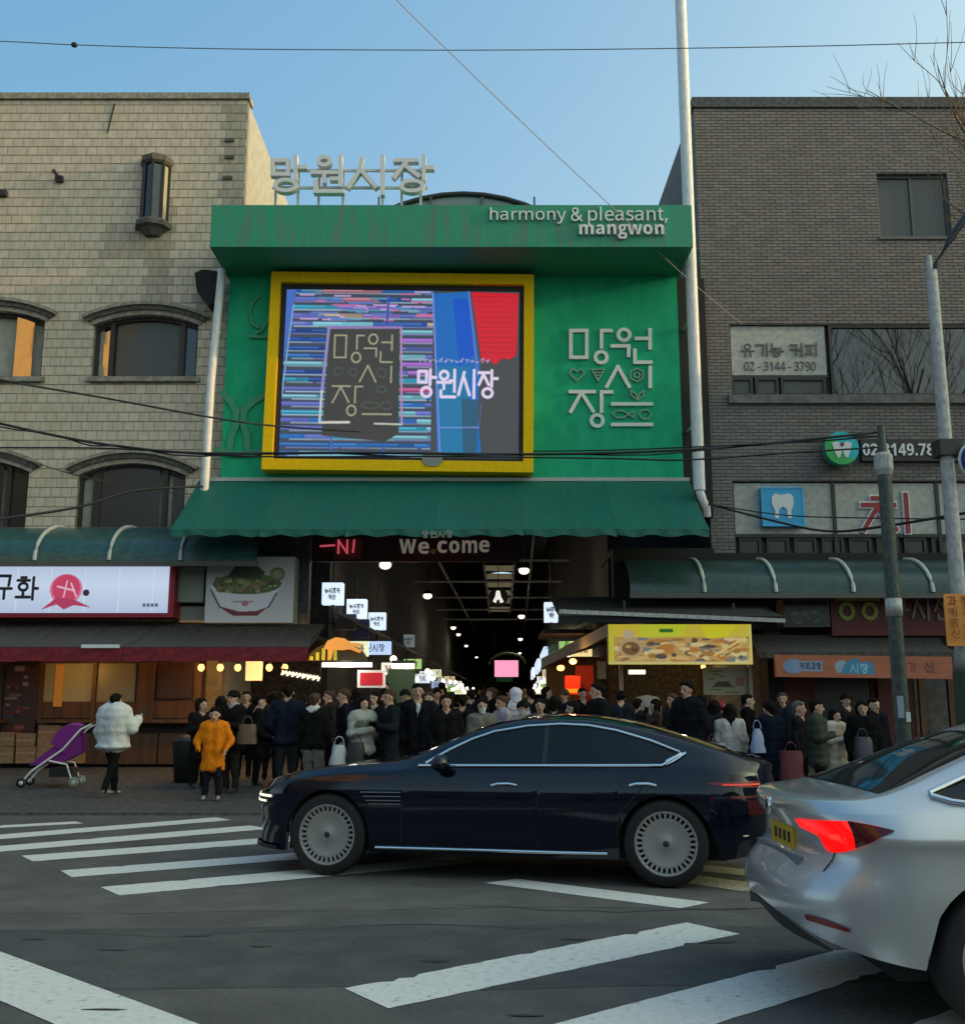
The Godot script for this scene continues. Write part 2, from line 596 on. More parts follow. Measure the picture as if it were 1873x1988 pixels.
func _ready() -> void:
	rng.seed = 20
	var cam := Camera3D.new()
	cam.name = "camera"
	cam.position = Vector3(0, 1.5, 0)
	cam.rotation_degrees.x = LIFT
	cam.keep_aspect = Camera3D.KEEP_HEIGHT
	cam.fov = rad_to_deg(2.0 * atan(994.0 / FOCAL))
	cam.near = .05
	cam.far = 3000.0
	add_child(cam)
	cam.current = true
	var env := Environment.new()
	env.background_mode = Environment.BG_SKY
	env.sky = Sky.new()
	var sm := PanoramaSkyMaterial.new()
	sm.panorama = sky_picture()
	env.sky.sky_material = sm
	env.background_energy_multiplier = 1.0
	env.tonemap_mode = Environment.TONE_MAPPER_LINEAR
	env.tonemap_exposure = 1.36
	env.sdfgi_enabled = true
	env.ssao_enabled = true
	env.ssil_enabled = true
	var we := WorldEnvironment.new()
	we.name = "surroundings"
	we.environment = env
	add_child(we)
	var sun := DirectionalLight3D.new()
	sun.name = "sun"
	sun.light_color = Color(1.0, .80, .58)
	sun.light_energy = .6
	sun.light_angular_distance = .5
	sun.shadow_enabled = true
	add_child(sun)
	sun.look_at_from_position(Vector3.ZERO, Vector3(-.967, -.225, -.118))
	make_materials()
	car_materials()
	# the place
	ground()
	tile_building()
	brick_building()
	gate()
	hall()
	left_shops()
	right_shops()
	far_side()
	# things in the street
	street_things()
	dark_sedan()
	silver_sedan()
	crowd()


# ---------------------------------------------------------------- walls
func wall_cells(x0: float, x1: float, y0: float, y1: float, z0: float, z1: float, holes: Array) -> Shape:   # a wall with rectangular openings
	var xs := [x0, x1]
	var ys := [y0, y1]
	for h in holes:
		for e in [h.position.x, h.end.x]:
			if e > x0 and e < x1: xs.append(e)
		for e in [h.position.y, h.end.y]:
			if e > y0 and e < y1: ys.append(e)
	xs.sort(); ys.sort()
	var s := Shape.new()
	for i in xs.size() - 1:
		for k in ys.size() - 1:
			if xs[i + 1] - xs[i] < 0.001 or ys[k + 1] - ys[k] < 0.001:
				continue
			var c := Vector2((xs[i] + xs[i + 1]) * 0.5, (ys[k] + ys[k + 1]) * 0.5)
			var open := false
			for h in holes:
				open = open or h.has_point(c)
			if not open:
				s.span(Vector3(xs[i], ys[k], z0), Vector3(xs[i + 1], ys[k + 1], z1))
	return s


func chip() -> ArrayMesh:                                  # one brick or tile, unit size, worn edges, open at the back
	var s := Shape.new()
	var a := [Vector3(-.5, -.5, 0), Vector3(.5, -.5, 0), Vector3(.5, .5, 0), Vector3(-.5, .5, 0)]
	var b := []
	for q in a:
		b.append(Vector3(q.x * 0.96, q.y * 0.94, 1))
	s.face(b[0], b[1], b[2], b[3])
	for k in 4:
		s.face(a[k], a[(k + 1) % 4], b[(k + 1) % 4], b[k])
	return s.done()


func masonry(parent: Node, called: String, x0: float, x1: float, y0: float, y1: float, z: float, w: float, h: float, joint: float, proud: float, holes: Array, mats: Array, rest: Material, tone: Callable) -> void:
	var mesh := chip()
	var all := []
	var course := 0
	var y := y0
	while y < y1 - 0.02:
		var top := minf(y + h - joint, y1)
		var x := x0 - (w * 0.5 if course % 2 else 0.0)
		while x < x1:
			var a := maxf(x, x0)
			var b := minf(x + w - joint * .55, x1)
			var keep := b - a > 0.03
			for o in holes:
				if top > o.position.y + 0.02 and y < o.end.y - 0.02 and b > o.position.x and a < o.end.x:
					if a < o.position.x and o.position.x - a > 0.03: b = o.position.x
					elif b > o.end.x and b - o.end.x > 0.03: a = o.end.x
					else: keep = false
			if keep:
				var basis := Basis.from_euler(Vector3(rng.randf_range(-.008, .008), rng.randf_range(-.006, .006), rng.randf_range(-.002, .002))) * Basis.from_scale(Vector3(b - a, top - y, proud * rng.randf_range(.85, 1.1)))
				all.append(Transform3D(basis, Vector3((a + b) * 0.5, (y + top) * 0.5, z)))
			x += w
		y += h
		course += 1
	all.sort_custom(func(p, q): return absf(p.origin.x) + p.origin.y < absf(q.origin.x) + q.origin.y)
	for k in mini(300, all.size()):
		var o := part(called, mesh, mats[rng.randi() % mats.size()], parent)
		o.transform = all[k]
	var mm := MultiMesh.new()
	mm.transform_format = MultiMesh.TRANSFORM_3D
	mm.use_colors = true
	mm.mesh = mesh
	mm.instance_count = maxi(0, all.size() - 300)
	for k in mm.instance_count:
		mm.set_instance_transform(k, all[k + 300])
		mm.set_instance_color(k, tone.call(all[k + 300].origin))
	var o := MultiMeshInstance3D.new()
	o.name = called + "work"
	o.multimesh = mm
	o.material_override = rest
	o.set_meta("kind", "stuff")
	parent.add_child(o, true)


func arched_window(parent: Node, x0: float, x1: float, y0: float, y1: float, rise: float, z: float, panes: Array, papers := []) -> void:   # x0..x1 wide, crown at y1, springing at y1 - rise
	var c := (x0 + x1) * 0.5
	var half := (x1 - x0) * 0.5
	var r := (half * half + rise * rise) / (2.0 * rise)
	var cy := y1 - r
	var span_ := asin(half / r)
	var arc := func(rr: float, a: float): return Vector2(c + sin(a) * rr, cy + cos(a) * rr)
	var top := func(x: float): return cy + sqrt(maxf(0.0, r * r - (x - c) * (x - c)))
	for side in [-1, 1]:                                       # wall that fills the corners over the arch
		var poly := [Vector2(c + side * half, y1 + 0.002)]
		for k in 9:
			poly.append(arc.call(r, span_ * side * (1.0 - k / 8.0)))
		part("spandrel", Shape.new().prism(poly, 0.22, Transform3D(Basis.IDENTITY, Vector3(0, 0, z + 0.012))), M.tile2, parent)
	var step := 0
	for ring in [[0.0, 0.10, 0.05], [0.10, 0.2, 0.10], [0.2, 0.27, 0.15]]:   # three stepped mouldings
		var s := Shape.new()
		var poly := []
		var wide: float = span_ * (1.04 + 0.05 * step)
		for k in 13:
			poly.append(arc.call(r + ring[0], lerpf(-wide, wide, k / 12.0)))
		for k in 13:
			poly.append(arc.call(r + ring[1], lerpf(wide, -wide, k / 12.0)))
		s.prism(poly, 0.1 + ring[2], Transform3D(Basis.IDENTITY, Vector3(0, 0, z + ring[2])))
		part("arch_moulding", s, M.stone if step != 1 else M.dark_stone, parent)
		step += 1
	var w := part("window", Shape.new().span(Vector3(x0, y0, z - 0.2), Vector3(x1, y0 + 0.07, z - 0.1)), M.frame, parent)
	var f := Shape.new()
	f.span(Vector3(x0, y0, z - 0.2), Vector3(x0 + 0.06, y1 - rise + .02, z - 0.1))
	f.span(Vector3(x1 - 0.06, y0, z - 0.2), Vector3(x1, y1 - rise + .02, z - 0.1))
	for k in 12:
		var p: Vector2 = arc.call(r - 0.03, lerpf(-span_, span_, k / 12.0))
		var q: Vector2 = arc.call(r - 0.03, lerpf(-span_, span_, (k + 1) / 12.0))
		f.bar(Vector3(p.x, p.y, z - 0.15), Vector3(q.x, q.y, z - 0.15), 0.09, 0.07, Vector3.BACK, 0.02)
	part("frame", f, M.frame, w)
	var edges := [x0]
	for e in panes:
		edges.append(lerpf(x0, x1, e[0]))
	for k in panes.size():
		var a: float = edges[k]
		var b: float = edges[k + 1]
		var poly := [Vector2(a, y0 + .03), Vector2(b, y0 + .03)]
		for j in 7:
			var x := lerpf(b, a, j / 6.0)
			poly.append(Vector2(x, top.call(x) - 0.02))
		part("pane", Shape.new().prism(poly, 0.012, Transform3D(Basis(Vector3.UP, rng.randf_range(-.012, .012)), Vector3(0, 0, 0)) * Transform3D(Basis.IDENTITY, Vector3(0, 0, z - 0.165 - k * .001))), panes[k][1], w)
		if k:
			part("mullion", Shape.new().span(Vector3(a - 0.05, y0, z - 0.19), Vector3(a + 0.05, top.call(a) - .01, z - 0.09)), M.frame, w)
	for p in papers:
		part("paper_note", Shape.new().span(Vector3(p[0], p[1], z - 0.155), Vector3(p[0] + p[2], p[1] + p[3], z - 0.15)), mat(rgb(p[4], p[4], p[4] * .98), 0.8), w)
	part("sill", Shape.new().span(Vector3(x0 - 0.1, y0 - 0.1, z - 0.2), Vector3(x1 + 0.1, y0, z + 0.09)), M.stone, parent)


func tile_building() -> void:
	var Z := -21.0
	var b := thing("tiled_building", "beige tiled corner building with arched windows left of the green gate", "building", Vector3.ZERO)
	var right := -5.16
	var W := []
	for q in [[-118., 85., 604., 733., 650.], [182., 384., 612., 733., 640.], [-160., 54., 893., 1040., 920.], [150., 359., 900., 1040., 925.]]:
		var lo := P(q[0], 0.5 * (q[2] + q[3]), -Z)
		var hi := P(q[1], 0.5 * (q[2] + q[3]), -Z)
		W.append(Rect2(lo.x, P(q[0], q[3], -Z).y, hi.x - lo.x, P(q[0], q[2], -Z).y - P(q[0], q[3], -Z).y))
	var front := wall_cells(-30, right, 0.3, 14.62, Z - 0.22, Z, W)
	part("front_wall", front, M.mortar, b)
	part("rear_block", Shape.new().span(Vector3(-30, 0.3, Z - 0.222), Vector3(right, 14.6, -48)), M.stucco, b)
	part("parapet_coping", Shape.new().span(Vector3(-30, 14.62, Z - 0.35), Vector3(right + 0.04, 14.76, Z + 0.07)), M.stone, b)
	var holes := []
	for w in W:
		holes.append(Rect2(w.position - Vector2(0.0, 0.1), w.size + Vector2(0.0, 0.1)))
	var tint := func(p: Vector3):
		var v := rng.randf_range(0.94, 1.05)
		var grime := 1.0
		for k in [[-6.9, 10.7, .28, 1.6], [-7.6, 11.3, .5, .35], [-5.6, 9.6, .45, .5], [-5.45, 12.3, .25, 2.2]]:   # stains below the lantern window and along the corner
			if absf(p.x - k[0]) < k[2] and absf(p.y - k[1]) < k[3]:
				grime = 0.72
		return Color(v * grime, v * grime * rng.randf_range(.98, 1.01), v * grime * rng.randf_range(.94, 1.02))
	masonry(b, "tile", -12.6, right, 4.3, 14.6, Z, 0.215, 0.2, 0.013, 0.012, holes, [M.tile, M.tile2, M.tile3, M.tile], tile_tint(), tint)
	var g: Material = M.glass
	var gc: Material = M.glass_coated
	arched_window(b, W[0].position.x, W[0].end.x, W[0].position.y, W[0].end.y, 0.22, Z, [[.17, gc], [.83, gc], [1., gc]])
	arched_window(b, W[1].position.x, W[1].end.x, W[1].position.y, W[1].end.y, 0.22, Z, [[.16, gc], [.84, M.glass_pale], [1., g]])
	arched_window(b, W[2].position.x, W[2].end.x, W[2].position.y, W[2].end.y, 0.25, Z, [[.17, M.glass_dull], [.8, M.glass_dull], [1., M.glass_dull]])
	var c: Vector2 = W[3].position
	arched_window(b, c.x, W[3].end.x, c.y, W[3].end.y, 0.25, Z, [[.18, M.glass_dull], [.8, M.glass_dull], [1., M.glass_dull]],
		[[c.x + .42, c.y + .78, .34, .17, .4], [c.x + .84, c.y + .58, .34, .24, .42], [c.x + 1.5, c.y + .84, .1, .08, .5], [c.x + .95, c.y + .92, .3, .06, .3]])
	# the narrow lantern window on the top floor
	var mid := P(303, 372, 21.0)
	var y0 := P(303, 428, 20.9).y
	var y1 := P(303, 322, 20.9).y
	var lw := part("lantern_window", Shape.new().lathe([Vector2(.0, y0 - .34), Vector2(.16, y0 - .34), Vector2(.30, y0 - .2), Vector2(.40, y0 - .17), Vector2(.40, y0 - .08), Vector2(.33, y0), Vector2(0, y0)], Vector3(mid.x, 0, Z), Basis.IDENTITY, 8, false), M.dark_stone, b)
	part("cap", Shape.new().lathe([Vector2(0, y1), Vector2(.31, y1), Vector2(.36, y1 + .05), Vector2(.36, y1 + .16), Vector2(.25, y1 + .24), Vector2(0, y1 + .25)], Vector3(mid.x, 0, Z), Basis.IDENTITY, 8, false), M.dark_stone, lw)
	for k in 5:
		var a := PI * k / 4.0
		part("post", Shape.new().span(Vector3(-.03, y0, -.03), Vector3(.03, y1, .03)), M.frame, lw, Vector3(mid.x + cos(a) * .28, 0, Z + sin(a) * .28))
		if k < 4:
			var a2 := PI * (k + 1) / 4.0
			var p := Vector3(mid.x + cos(a) * .265, y0, Z + sin(a) * .265)
			var q := Vector3(mid.x + cos(a2) * .265, y0, Z + sin(a2) * .265)
			part("pane", Shape.new().face(p, q, q + Vector3.UP * (y1 - y0), p + Vector3.UP * (y1 - y0)), M.cream if k == 0 else M.glass, lw)  # rightmost pane coloured cream for the bright sky it would mirror
	var h := P(112, 340, 20.95)
	part("hook", Shape.new().bar(h + Vector3(-.1, .12, .0), h + Vector3(.08, -.1, .12), .04, .06).box(h + Vector3(.06, -.1, .02), Vector3(.16, .12, .1)), M.dark_metal, b)
	h = P(5, 376, 20.95)
	part("hook", Shape.new().box(h, Vector3(.22, .12, .14)), M.dark_metal, b)
	h = P(216, 228, 20.98)
	part("crack_filler", Shape.new().bar(h + Vector3(.06, .33, 0), h + Vector3(-.05, -.36, 0), .035, .02), M.soot, b)
	for q in [[446, 272], [446, 305], [442, 345]]:
		h = P(q[0], q[1], 20.97)
		part("vent_brick", Shape.new().box(h, Vector3(.2, .07, .05)), M.dark_stone, b)
	# bracket lamp-black box beside the gate
	var sp := P(404, 560, 20.5)
	var k := thing("wall_speaker", "black weathered box on a bracket beside the white pipe, under the header", "speaker", sp)
	part("case", Shape.new().prism([Vector2(-.27, .3), Vector2(-.1, .38), Vector2(.2, .34), Vector2(.22, -.3), Vector2(.05, -.42), Vector2(-.2, -.1)], .34, Transform3D(Basis.IDENTITY, Vector3(0, 0, .1))), M.soot, k)
	part("bracket", Shape.new().bar(Vector3(-.1, 0, -.48), Vector3(-.1, 0, 0), .05, .08), M.dark_metal, k)


func tile_tint() -> StandardMaterial3D:
	var m: StandardMaterial3D = M.tile.duplicate()
	m.vertex_color_use_as_albedo = true
	return m


func flat_window(parent: Node, lo: Vector3, hi: Vector3, z: float, panes: int, glass: Material, frame: Material, deep := 0.14) -> MeshInstance3D:
	var w := part("window", Shape.new().span(Vector3(lo.x, lo.y, z - deep), Vector3(hi.x, lo.y + .06, z - deep + .08)), frame, parent)
	var f := Shape.new()
	f.span(Vector3(lo.x, hi.y - .06, z - deep), Vector3(hi.x, hi.y, z - deep + .08))
	f.span(Vector3(lo.x, lo.y + .06, z - deep), Vector3(lo.x + .06, hi.y - .06, z - deep + .08))
	f.span(Vector3(hi.x - .06, lo.y + .06, z - deep), Vector3(hi.x, hi.y - .06, z - deep + .08))
	part("frame", f, frame, w)
	var step := (hi.x - lo.x) / panes
	for k in panes:
		var s = Shape.new().span(Vector3(lo.x + step * k + .02, lo.y + .03, 0), Vector3(lo.x + step * (k + 1) - .02, hi.y - .03, .012))
		var o := part("pane", s, glass, w, Vector3(0, 0, z - deep + .02 + .012 * (k % 2)))
		if k:
			part("mullion", Shape.new().span(Vector3(lo.x + step * k - .03, lo.y + .06, z - deep), Vector3(lo.x + step * k + .03, hi.y - .06, z - deep + .075)), frame, w)
	return w


func brick_building() -> void:
	var Z := -21.0
	var b := thing("brick_building", "dark grey brick building with dental clinic windows right of the green gate", "building", Vector3.ZERO)
	var left := 4.64
	var R := func(x0, y0, x1, y1):
		var lo := P(x0, y1, 21.0)
		var hi := P(x1, y0, 21.0)
		return Rect2(P((x0 + x0) * .5, (y0 + y1) * .5, 21.0).x, lo.y, P(x1, (y0 + y1) * .5, 21.0).x - P(x0, (y0 + y1) * .5, 21.0).x, hi.y - lo.y)
	var top: Rect2 = R.call(1704, 337, 1842, 460)
	var mid: Rect2 = R.call(1418, 630, 2120, 772)
	var low: Rect2 = R.call(1424, 934, 2120, 1081)
	var holes := [top, mid, low]
	part("front_wall", wall_cells(left, 60, 0.3, 14.5, Z - .22, Z, holes), M.brick_bed, b)
	part("rear_block", Shape.new().span(Vector3(left, 0.3, Z - .222), Vector3(60, 14.5, -46)), M.brick_bed, b)
	part("coping", Shape.new().span(Vector3(left - .04, 14.42, Z - .4), Vector3(60, 14.66, Z + .06)), M.coping, b)
	var tint := func(p: Vector3):
		var v := rng.randf_range(0.84, 1.12)
		var warm := rng.randf_range(.0, .02)
		return Color(.188 * v + warm, .172 * v + warm * .4, .163 * v)
	masonry(b, "brick", left, 12.6, 4.4, 14.42, Z, 0.24, 0.072, 0.012, 0.014, holes, [mat(rgb(.19, .175, .165), .88), mat(rgb(.21, .19, .175), .88), mat(rgb(.172, .162, .155), .88)], M.brick, tint)
	flat_window(b, Vector3(top.position.x, top.position.y, 0), Vector3(top.end.x, top.end.y, 0), Z, 2, M.glass_pale, M.frame_grey, .17)
	part("sill", Shape.new().span(Vector3(top.position.x - .05, top.position.y - .07, Z - .2), Vector3(top.end.x + .05, top.position.y, Z + .05)), M.frame_grey, b)
	# the wide band of windows on the middle floor: a coffee shop's board and small lights on the left, then large panes
	var x1 := P(1606, 690, 21.).x
	var split := P(1606, 727, 21.).y
	var x2 := P(1820, 690, 21.).x
	for q in [[x1, x2], [x2, mid.end.x]]:
		flat_window(b, Vector3(q[0] + .05, mid.position.y + .04, 0), Vector3(q[1], mid.end.y, 0), Z, 1, M.glass, M.frame, .1)
	var small := [[1420, 1462], [1466, 1512], [1516, 1604]]
	for q in small:
		flat_window(b, Vector3(P(q[0], 745, 21.).x, mid.position.y + .05, 0), Vector3(P(q[1], 745, 21.).x, split - .05, 0), Z, 1, M.glass_pale, M.frame, .12)
	part("transom", Shape.new().span(Vector3(mid.position.x, split - .05, Z - .16), Vector3(x1, split, Z - .04)), M.frame, b)
	part("sill", Shape.new().span(Vector3(mid.position.x - .1, mid.position.y - .14, Z - .2), Vector3(14, mid.position.y + .04, Z + .10)), M.brick_bed, b)
	# lower band: obscured panels of the clinic, small panes beneath
	var band := P(1500, 1036, 21.).y
	var xs := [low.position.x, P(1620, 985, 21.).x, P(1822, 985, 21.).x, P(2020, 985, 21.).x, low.end.x]
	for k in 4:
		part("window_panel", Shape.new().span(Vector3(xs[k] + .03, band, Z - .1), Vector3(xs[k + 1] - .03, low.end.y - .03, Z - .07)), M.sign_panel, b)
		part("mullion", Shape.new().span(Vector3(xs[k] - .04, low.position.y, Z - .16), Vector3(xs[k] + .03, low.end.y, Z - .03)), M.frame, b)
	part("transom", Shape.new().span(Vector3(low.position.x, band - .07, Z - .15), Vector3(14, band, Z - .04)), M.frame, b)
	var q0: float = low.position.x + .1
	for k in 11:
		var wx := q0 + k * .56
		flat_window(b, Vector3(wx, low.position.y + .04, 0), Vector3(wx + .46, band - .07, 0), Z, 1, M.glass_dull, M.frame, .15)
	part("ledge", Shape.new().span(Vector3(low.position.x - .12, low.position.y - .12, Z - .2), Vector3(14, low.position.y + .02, Z + .10)), M.frame_grey, b)
	# signs
	var sc := P(1510, 678, 20.9)
	var s := thing("coffee_board", "off white window board with grey Korean lettering above three small panes", "sign", Vector3.ZERO)
	var lo := P(1420, 722, 21.)
	var hi := P(1602, 634, 21.)
	part("board", Shape.new().span(Vector3(mid.position.x + .03, split + .0, Z - .12), Vector3(x1 - .02, mid.end.y - .02, Z - .06)), M.sign_panel, s)
	var wide: float = (x1 - mid.position.x) * .135
	var lx: float = mid.position.x + (x1 - mid.position.x) * .12
	part("lettering", Shape.new().strokes(word(["yu", "gi", "nong"], lx, split + .42, wide, .27, .1) + word(["keo", "pi"], lx + wide * 3.75, split + .42, wide, .27, .1), .035, .012, Z - .06), M.frame_grey, s)
	text_part("02 - 3144 - 3790", Vector3(lx + .05, split + .1, Z - .058), Vector3(x1 - .25, split + .3, 0), .012, M.frame_grey, s, "phone_number", 400)
	dental_signs(Z)


func dental_signs(Z: float) -> void:
	var lo := P(1481, 1021, 20.85)
	var hi := P(1559, 945, 20.85)
	var s := thing("tooth_sign", "square blue light box with a white tooth in the clinic window", "sign", Vector3.ZERO)
	part("box", Shape.new().span(Vector3(lo.x, lo.y, Z - .07), Vector3(hi.x, hi.y, Z + .10)), mat(rgb(.03, .36, .66), .4), s)
	var rim := Shape.new()
	for e in [[lo.x, lo.y, hi.x, lo.y + .03], [lo.x, hi.y - .03, hi.x, hi.y], [lo.x, lo.y + .03, lo.x + .03, hi.y - .03], [hi.x - .03, lo.y + .03, hi.x, hi.y - .03]]:
		rim.span(Vector3(e[0], e[1], Z + .10), Vector3(e[2], e[3], Z + .115))
	part("rim", rim, mat(rgb(.06, .44, .78), .4), s)
	var c := (lo + hi) * .5
	var t := [Vector2(-.23, .2), Vector2(-.15, .27), Vector2(-.05, .23), Vector2(.05, .25), Vector2(.15, .27), Vector2(.23, .2), Vector2(.23, .03), Vector2(.17, -.12), Vector2(.18, -.27), Vector2(.10, -.28), Vector2(.08, -.08), Vector2(0, -.02), Vector2(-.09, -.08), Vector2(-.10, -.28), Vector2(-.19, -.27), Vector2(-.17, -.12), Vector2(-.23, .03)]
	part("tooth", Shape.new().prism(t, .02, Transform3D(Basis.from_scale(Vector3(.95, .95, 1)), Vector3(c.x, c.y + .02, Z + .122))), M.white_paint, s)
	# red and white letters
	var r := thing("clinic_letters", "red Korean letters with white edging on the pale clinic window", "sign", Vector3.ZERO)
	var l0 := P(1676, 1030, 20.9)
	var h0 := P(1772, 958, 20.9)
	var w: float = h0.x - l0.x
	var hh: float = h0.y - l0.y
	var g := syllable("chi")
	part("white_edging", Shape.new().strokes(move_strokes(g, l0.x, l0.y, w, hh), .15, .05, Z - .07), M.white_paint, r)
	part("red_lettering", Shape.new().strokes(move_strokes(g, l0.x, l0.y, w, hh), .085, .02, Z - .012), M.red_paint, r)
	# round clinic lamp with a tooth
	c = P(1633, 870, 20.6)
	var rad := 0.355
	var o := thing("round_clinic_sign", "round turquoise and green sign with a white W-shaped tooth on the brick wall", "sign", c)
	part("rim", Shape.new().lathe([Vector2(0, -.34), Vector2(rad * .9, -.34), Vector2(rad, -.08), Vector2(rad * .98, 0), Vector2(0, .0)], Vector3.ZERO, Basis(Vector3.RIGHT, PI / 2), 32), mat(rgb(.03, .26, .24), .35), o)
	var half := [[], []]
	for side in 2:
		for k in 17:
			var a := PI * k / 16.0 + PI * side - .9
			half[side].append(Vector2(cos(a), sin(a)) * rad * .97)
	part("turquoise_face", Shape.new().prism(half[0], .02, Transform3D(Basis.IDENTITY, Vector3(0, 0, .022))), mat(rgb(.015, .46, .52), .3), o)
	part("green_face", Shape.new().prism(half[1], .02, Transform3D(Basis.IDENTITY, Vector3(0, 0, .0221))), mat(rgb(.03, .42, .09), .3), o)
	part("tooth", Shape.new().prism([Vector2(-.2, .1), Vector2(-.1, .13), Vector2(0, .07), Vector2(.1, .13), Vector2(.2, .1), Vector2(.16, -.06), Vector2(.1, -.21), Vector2(.05, -.19), Vector2(0, -.03), Vector2(-.05, -.19), Vector2(-.1, -.21), Vector2(-.16, -.06)], .02, Transform3D(Basis.IDENTITY, Vector3(0, 0, .04))), M.white_paint, o)
	part("dot", Shape.new().prism([Vector2(0, .12), Vector2(.05, .07), Vector2(0, .01), Vector2(-.05, .07)], .012, Transform3D(Basis.IDENTITY, Vector3(0, 0, .05))), mat(rgb(.3, .01, .06), .4), o)
	var n := thing("phone_number_sign", "row of pale numerals on a dark strip beside the round clinic sign", "sign", Vector3.ZERO)
	var a0 := P(1676, 884, 20.8)
	var a1 := P(1832, 862, 20.8)
	part("strip", Shape.new().span(Vector3(a0.x - .02, a0.y - .1, Z + .0), Vector3(a1.x + .4, a0.y + .36, Z + .14)), M.frame, n)
	text_part("02.3149.7800", Vector3(a0.x, a0.y, Z + .141), Vector3(a1.x + .12, a1.y + .02, 0), .03, M.white_paint, n, "numerals")


# ---------------------------------------------------------------- gate
func gate() -> void:
	var g := thing("market_gate", "green market gateway with a deep header spanning the alley between two buildings", "gate", Vector3.ZERO)
	var L := -5.28
	var Rr := 4.05
	part("panel", Shape.new().span(Vector3(L, 5.25, -20.6), Vector3(Rr, 10.34, -21.6)), M.green, g)
	part("header", Shape.new().span(Vector3(-5.34, 10.34, -19.2), Vector3(4.12, 11.22, -21.7)), M.green_head, g)
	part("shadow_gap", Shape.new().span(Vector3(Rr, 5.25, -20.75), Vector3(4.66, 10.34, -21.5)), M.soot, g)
	part("rail", Shape.new().span(Vector3(L - .3, 5.93, -20.5), Vector3(Rr + .1, 6.0, -20.602)), M.steel, g)
	# embossed shapes left of the screen
	var z2 := func(list):
		var o := []
		for q in list:
			var p := P((380 + q[0] / 2.9677) / 1.0059, (280 + q[1] / 2.9677) / 1.0059, 20.58)
			o.append(Vector2(p.x, p.y))
		return o
	part("relief_stems", Shape.new().strokes([z2.call([[168, 1450], [215, 1500], [245, 1560], [240, 1640], [215, 1700], [205, 1790]]), z2.call([[405, 1460], [340, 1500], [290, 1550], [282, 1620], [305, 1690], [310, 1790]]), z2.call([[140, 1775], [220, 1800], [300, 1800], [400, 1785]])], .13, .05, -20.6), M.green_relief, g)
	part("relief_leaf", Shape.new().strokes([z2.call([[375, 890], [335, 930], [322, 985], [340, 1050], [372, 1068]]), z2.call([[425, 1030], [390, 1085], [330, 1122], [430, 1124]])], .06, .05, -20.6), M.green_relief, g)
	# header lettering
	var s := thing("header_slogan", "raised pale slogan reading harmony & pleasant, mangwon on the green header", "lettering", Vector3.ZERO)
	var W := [["harmony", 951, 1098, 405, 436], ["&", 1108, 1130, 405, 431], ["pleasant,", 1141, 1294, 403, 438]]
	for q in W:
		text_part(q[0], P(q[1], q[4], 19.2) * Vector3(1, 1, 0) + Vector3(0, 0, -19.2), P(q[2], q[3], 19.2), .05, M.sign_letter, s, "word", 400)
	text_part("mangwon", P(1124, 466, 19.2) * Vector3(1, 1, 0) + Vector3(0, 0, -19.2), P(1287, 438, 19.2), .07, M.white_metal, s, "word", 700)
	# the logo on the right of the panel
	var lg := thing("wall_logo", "white Korean market logo with small outline icons on the green panel beside the screen", "lettering", Vector3.ZERO)
	var z3 := func(list):
		var o := []
		for q in list:
			var p := P((900 + q[0] / 3.058) / 1.0059, (350 + q[1] / 3.058) / 1.0059, 20.57)
			o.append(Vector2(p.x, p.y))
		return o
	var ring := func(x, y, r): return ["O", z3.call([[x, y]])[0], r * .0033, r * .0033]
	var gl := [
		[z3.call([[655, 905], [750, 905], [750, 1065], [655, 1065], [655, 905]])], [z3.call([[895, 905], [838, 905], [838, 1003]]), ring.call(836, 1064, 36)],
		[ring.call(972, 930, 36), z3.call([[900, 997], [1000, 997], [1000, 1055]]), z3.call([[1045, 952], [1127, 952]]), z3.call([[1127, 900], [1127, 1010]]), z3.call([[1037, 1022], [1037, 1095], [1132, 1095]])],
		[z3.call([[870, 1238], [935, 1120], [1003, 1238]]), z3.call([[1128, 1125], [1128, 1240]])],
		[z3.call([[650, 1270], [795, 1270]]), z3.call([[720, 1272], [655, 1388]]), z3.call([[722, 1280], [788, 1385]]), z3.call([[898, 1272], [838, 1272], [838, 1388]]), ring.call(812, 1442, 36)],
		[z3.call([[903, 1343], [1137, 1343]]), z3.call([[903, 1466], [1137, 1466]])]]
	for q in gl:
		part("glyph", Shape.new().strokes(q, .072, .05, -20.6), M.sign_letter, lg)
	var icons := [
		[z3.call([[692, 1205], [648, 1160], [665, 1132], [692, 1150], [718, 1132], [738, 1160], [692, 1205]])],
		[z3.call([[780, 1136], [855, 1136]]), z3.call([[790, 1155], [845, 1155]]), z3.call([[800, 1172], [835, 1172]]), z3.call([[810, 1188], [826, 1188]]), z3.call([[780, 1136], [818, 1205], [855, 1136]])],
		[z3.call([[1050, 1130], [1085, 1150], [1085, 1190], [1050, 1210], [1012, 1190], [1012, 1150], [1050, 1130]]), ring.call(1050, 1170, 17)],
		[z3.call([[1052, 1318], [1015, 1290], [1012, 1262], [1045, 1285], [1052, 1318], [1062, 1285], [1092, 1262], [1088, 1295], [1052, 1318]])],
		[z3.call([[905, 1403], [930, 1382], [970, 1385], [1000, 1404], [1030, 1385], [1030, 1425], [1000, 1404], [970, 1424], [930, 1426], [905, 1403]])],
		[z3.call([[1062, 1403], [1080, 1380], [1115, 1378], [1135, 1403], [1118, 1432], [1082, 1432], [1062, 1403]])]]
	for q in icons:
		part("outline_icon", Shape.new().strokes(q, .026, .04, -20.6), M.sign_thin, lg)
	# rooftop letters
	var rf := thing("rooftop_letters", "big white Korean letters standing on a metal rack above the green header", "lettering", Vector3.ZERO)
	var zr := -20.4
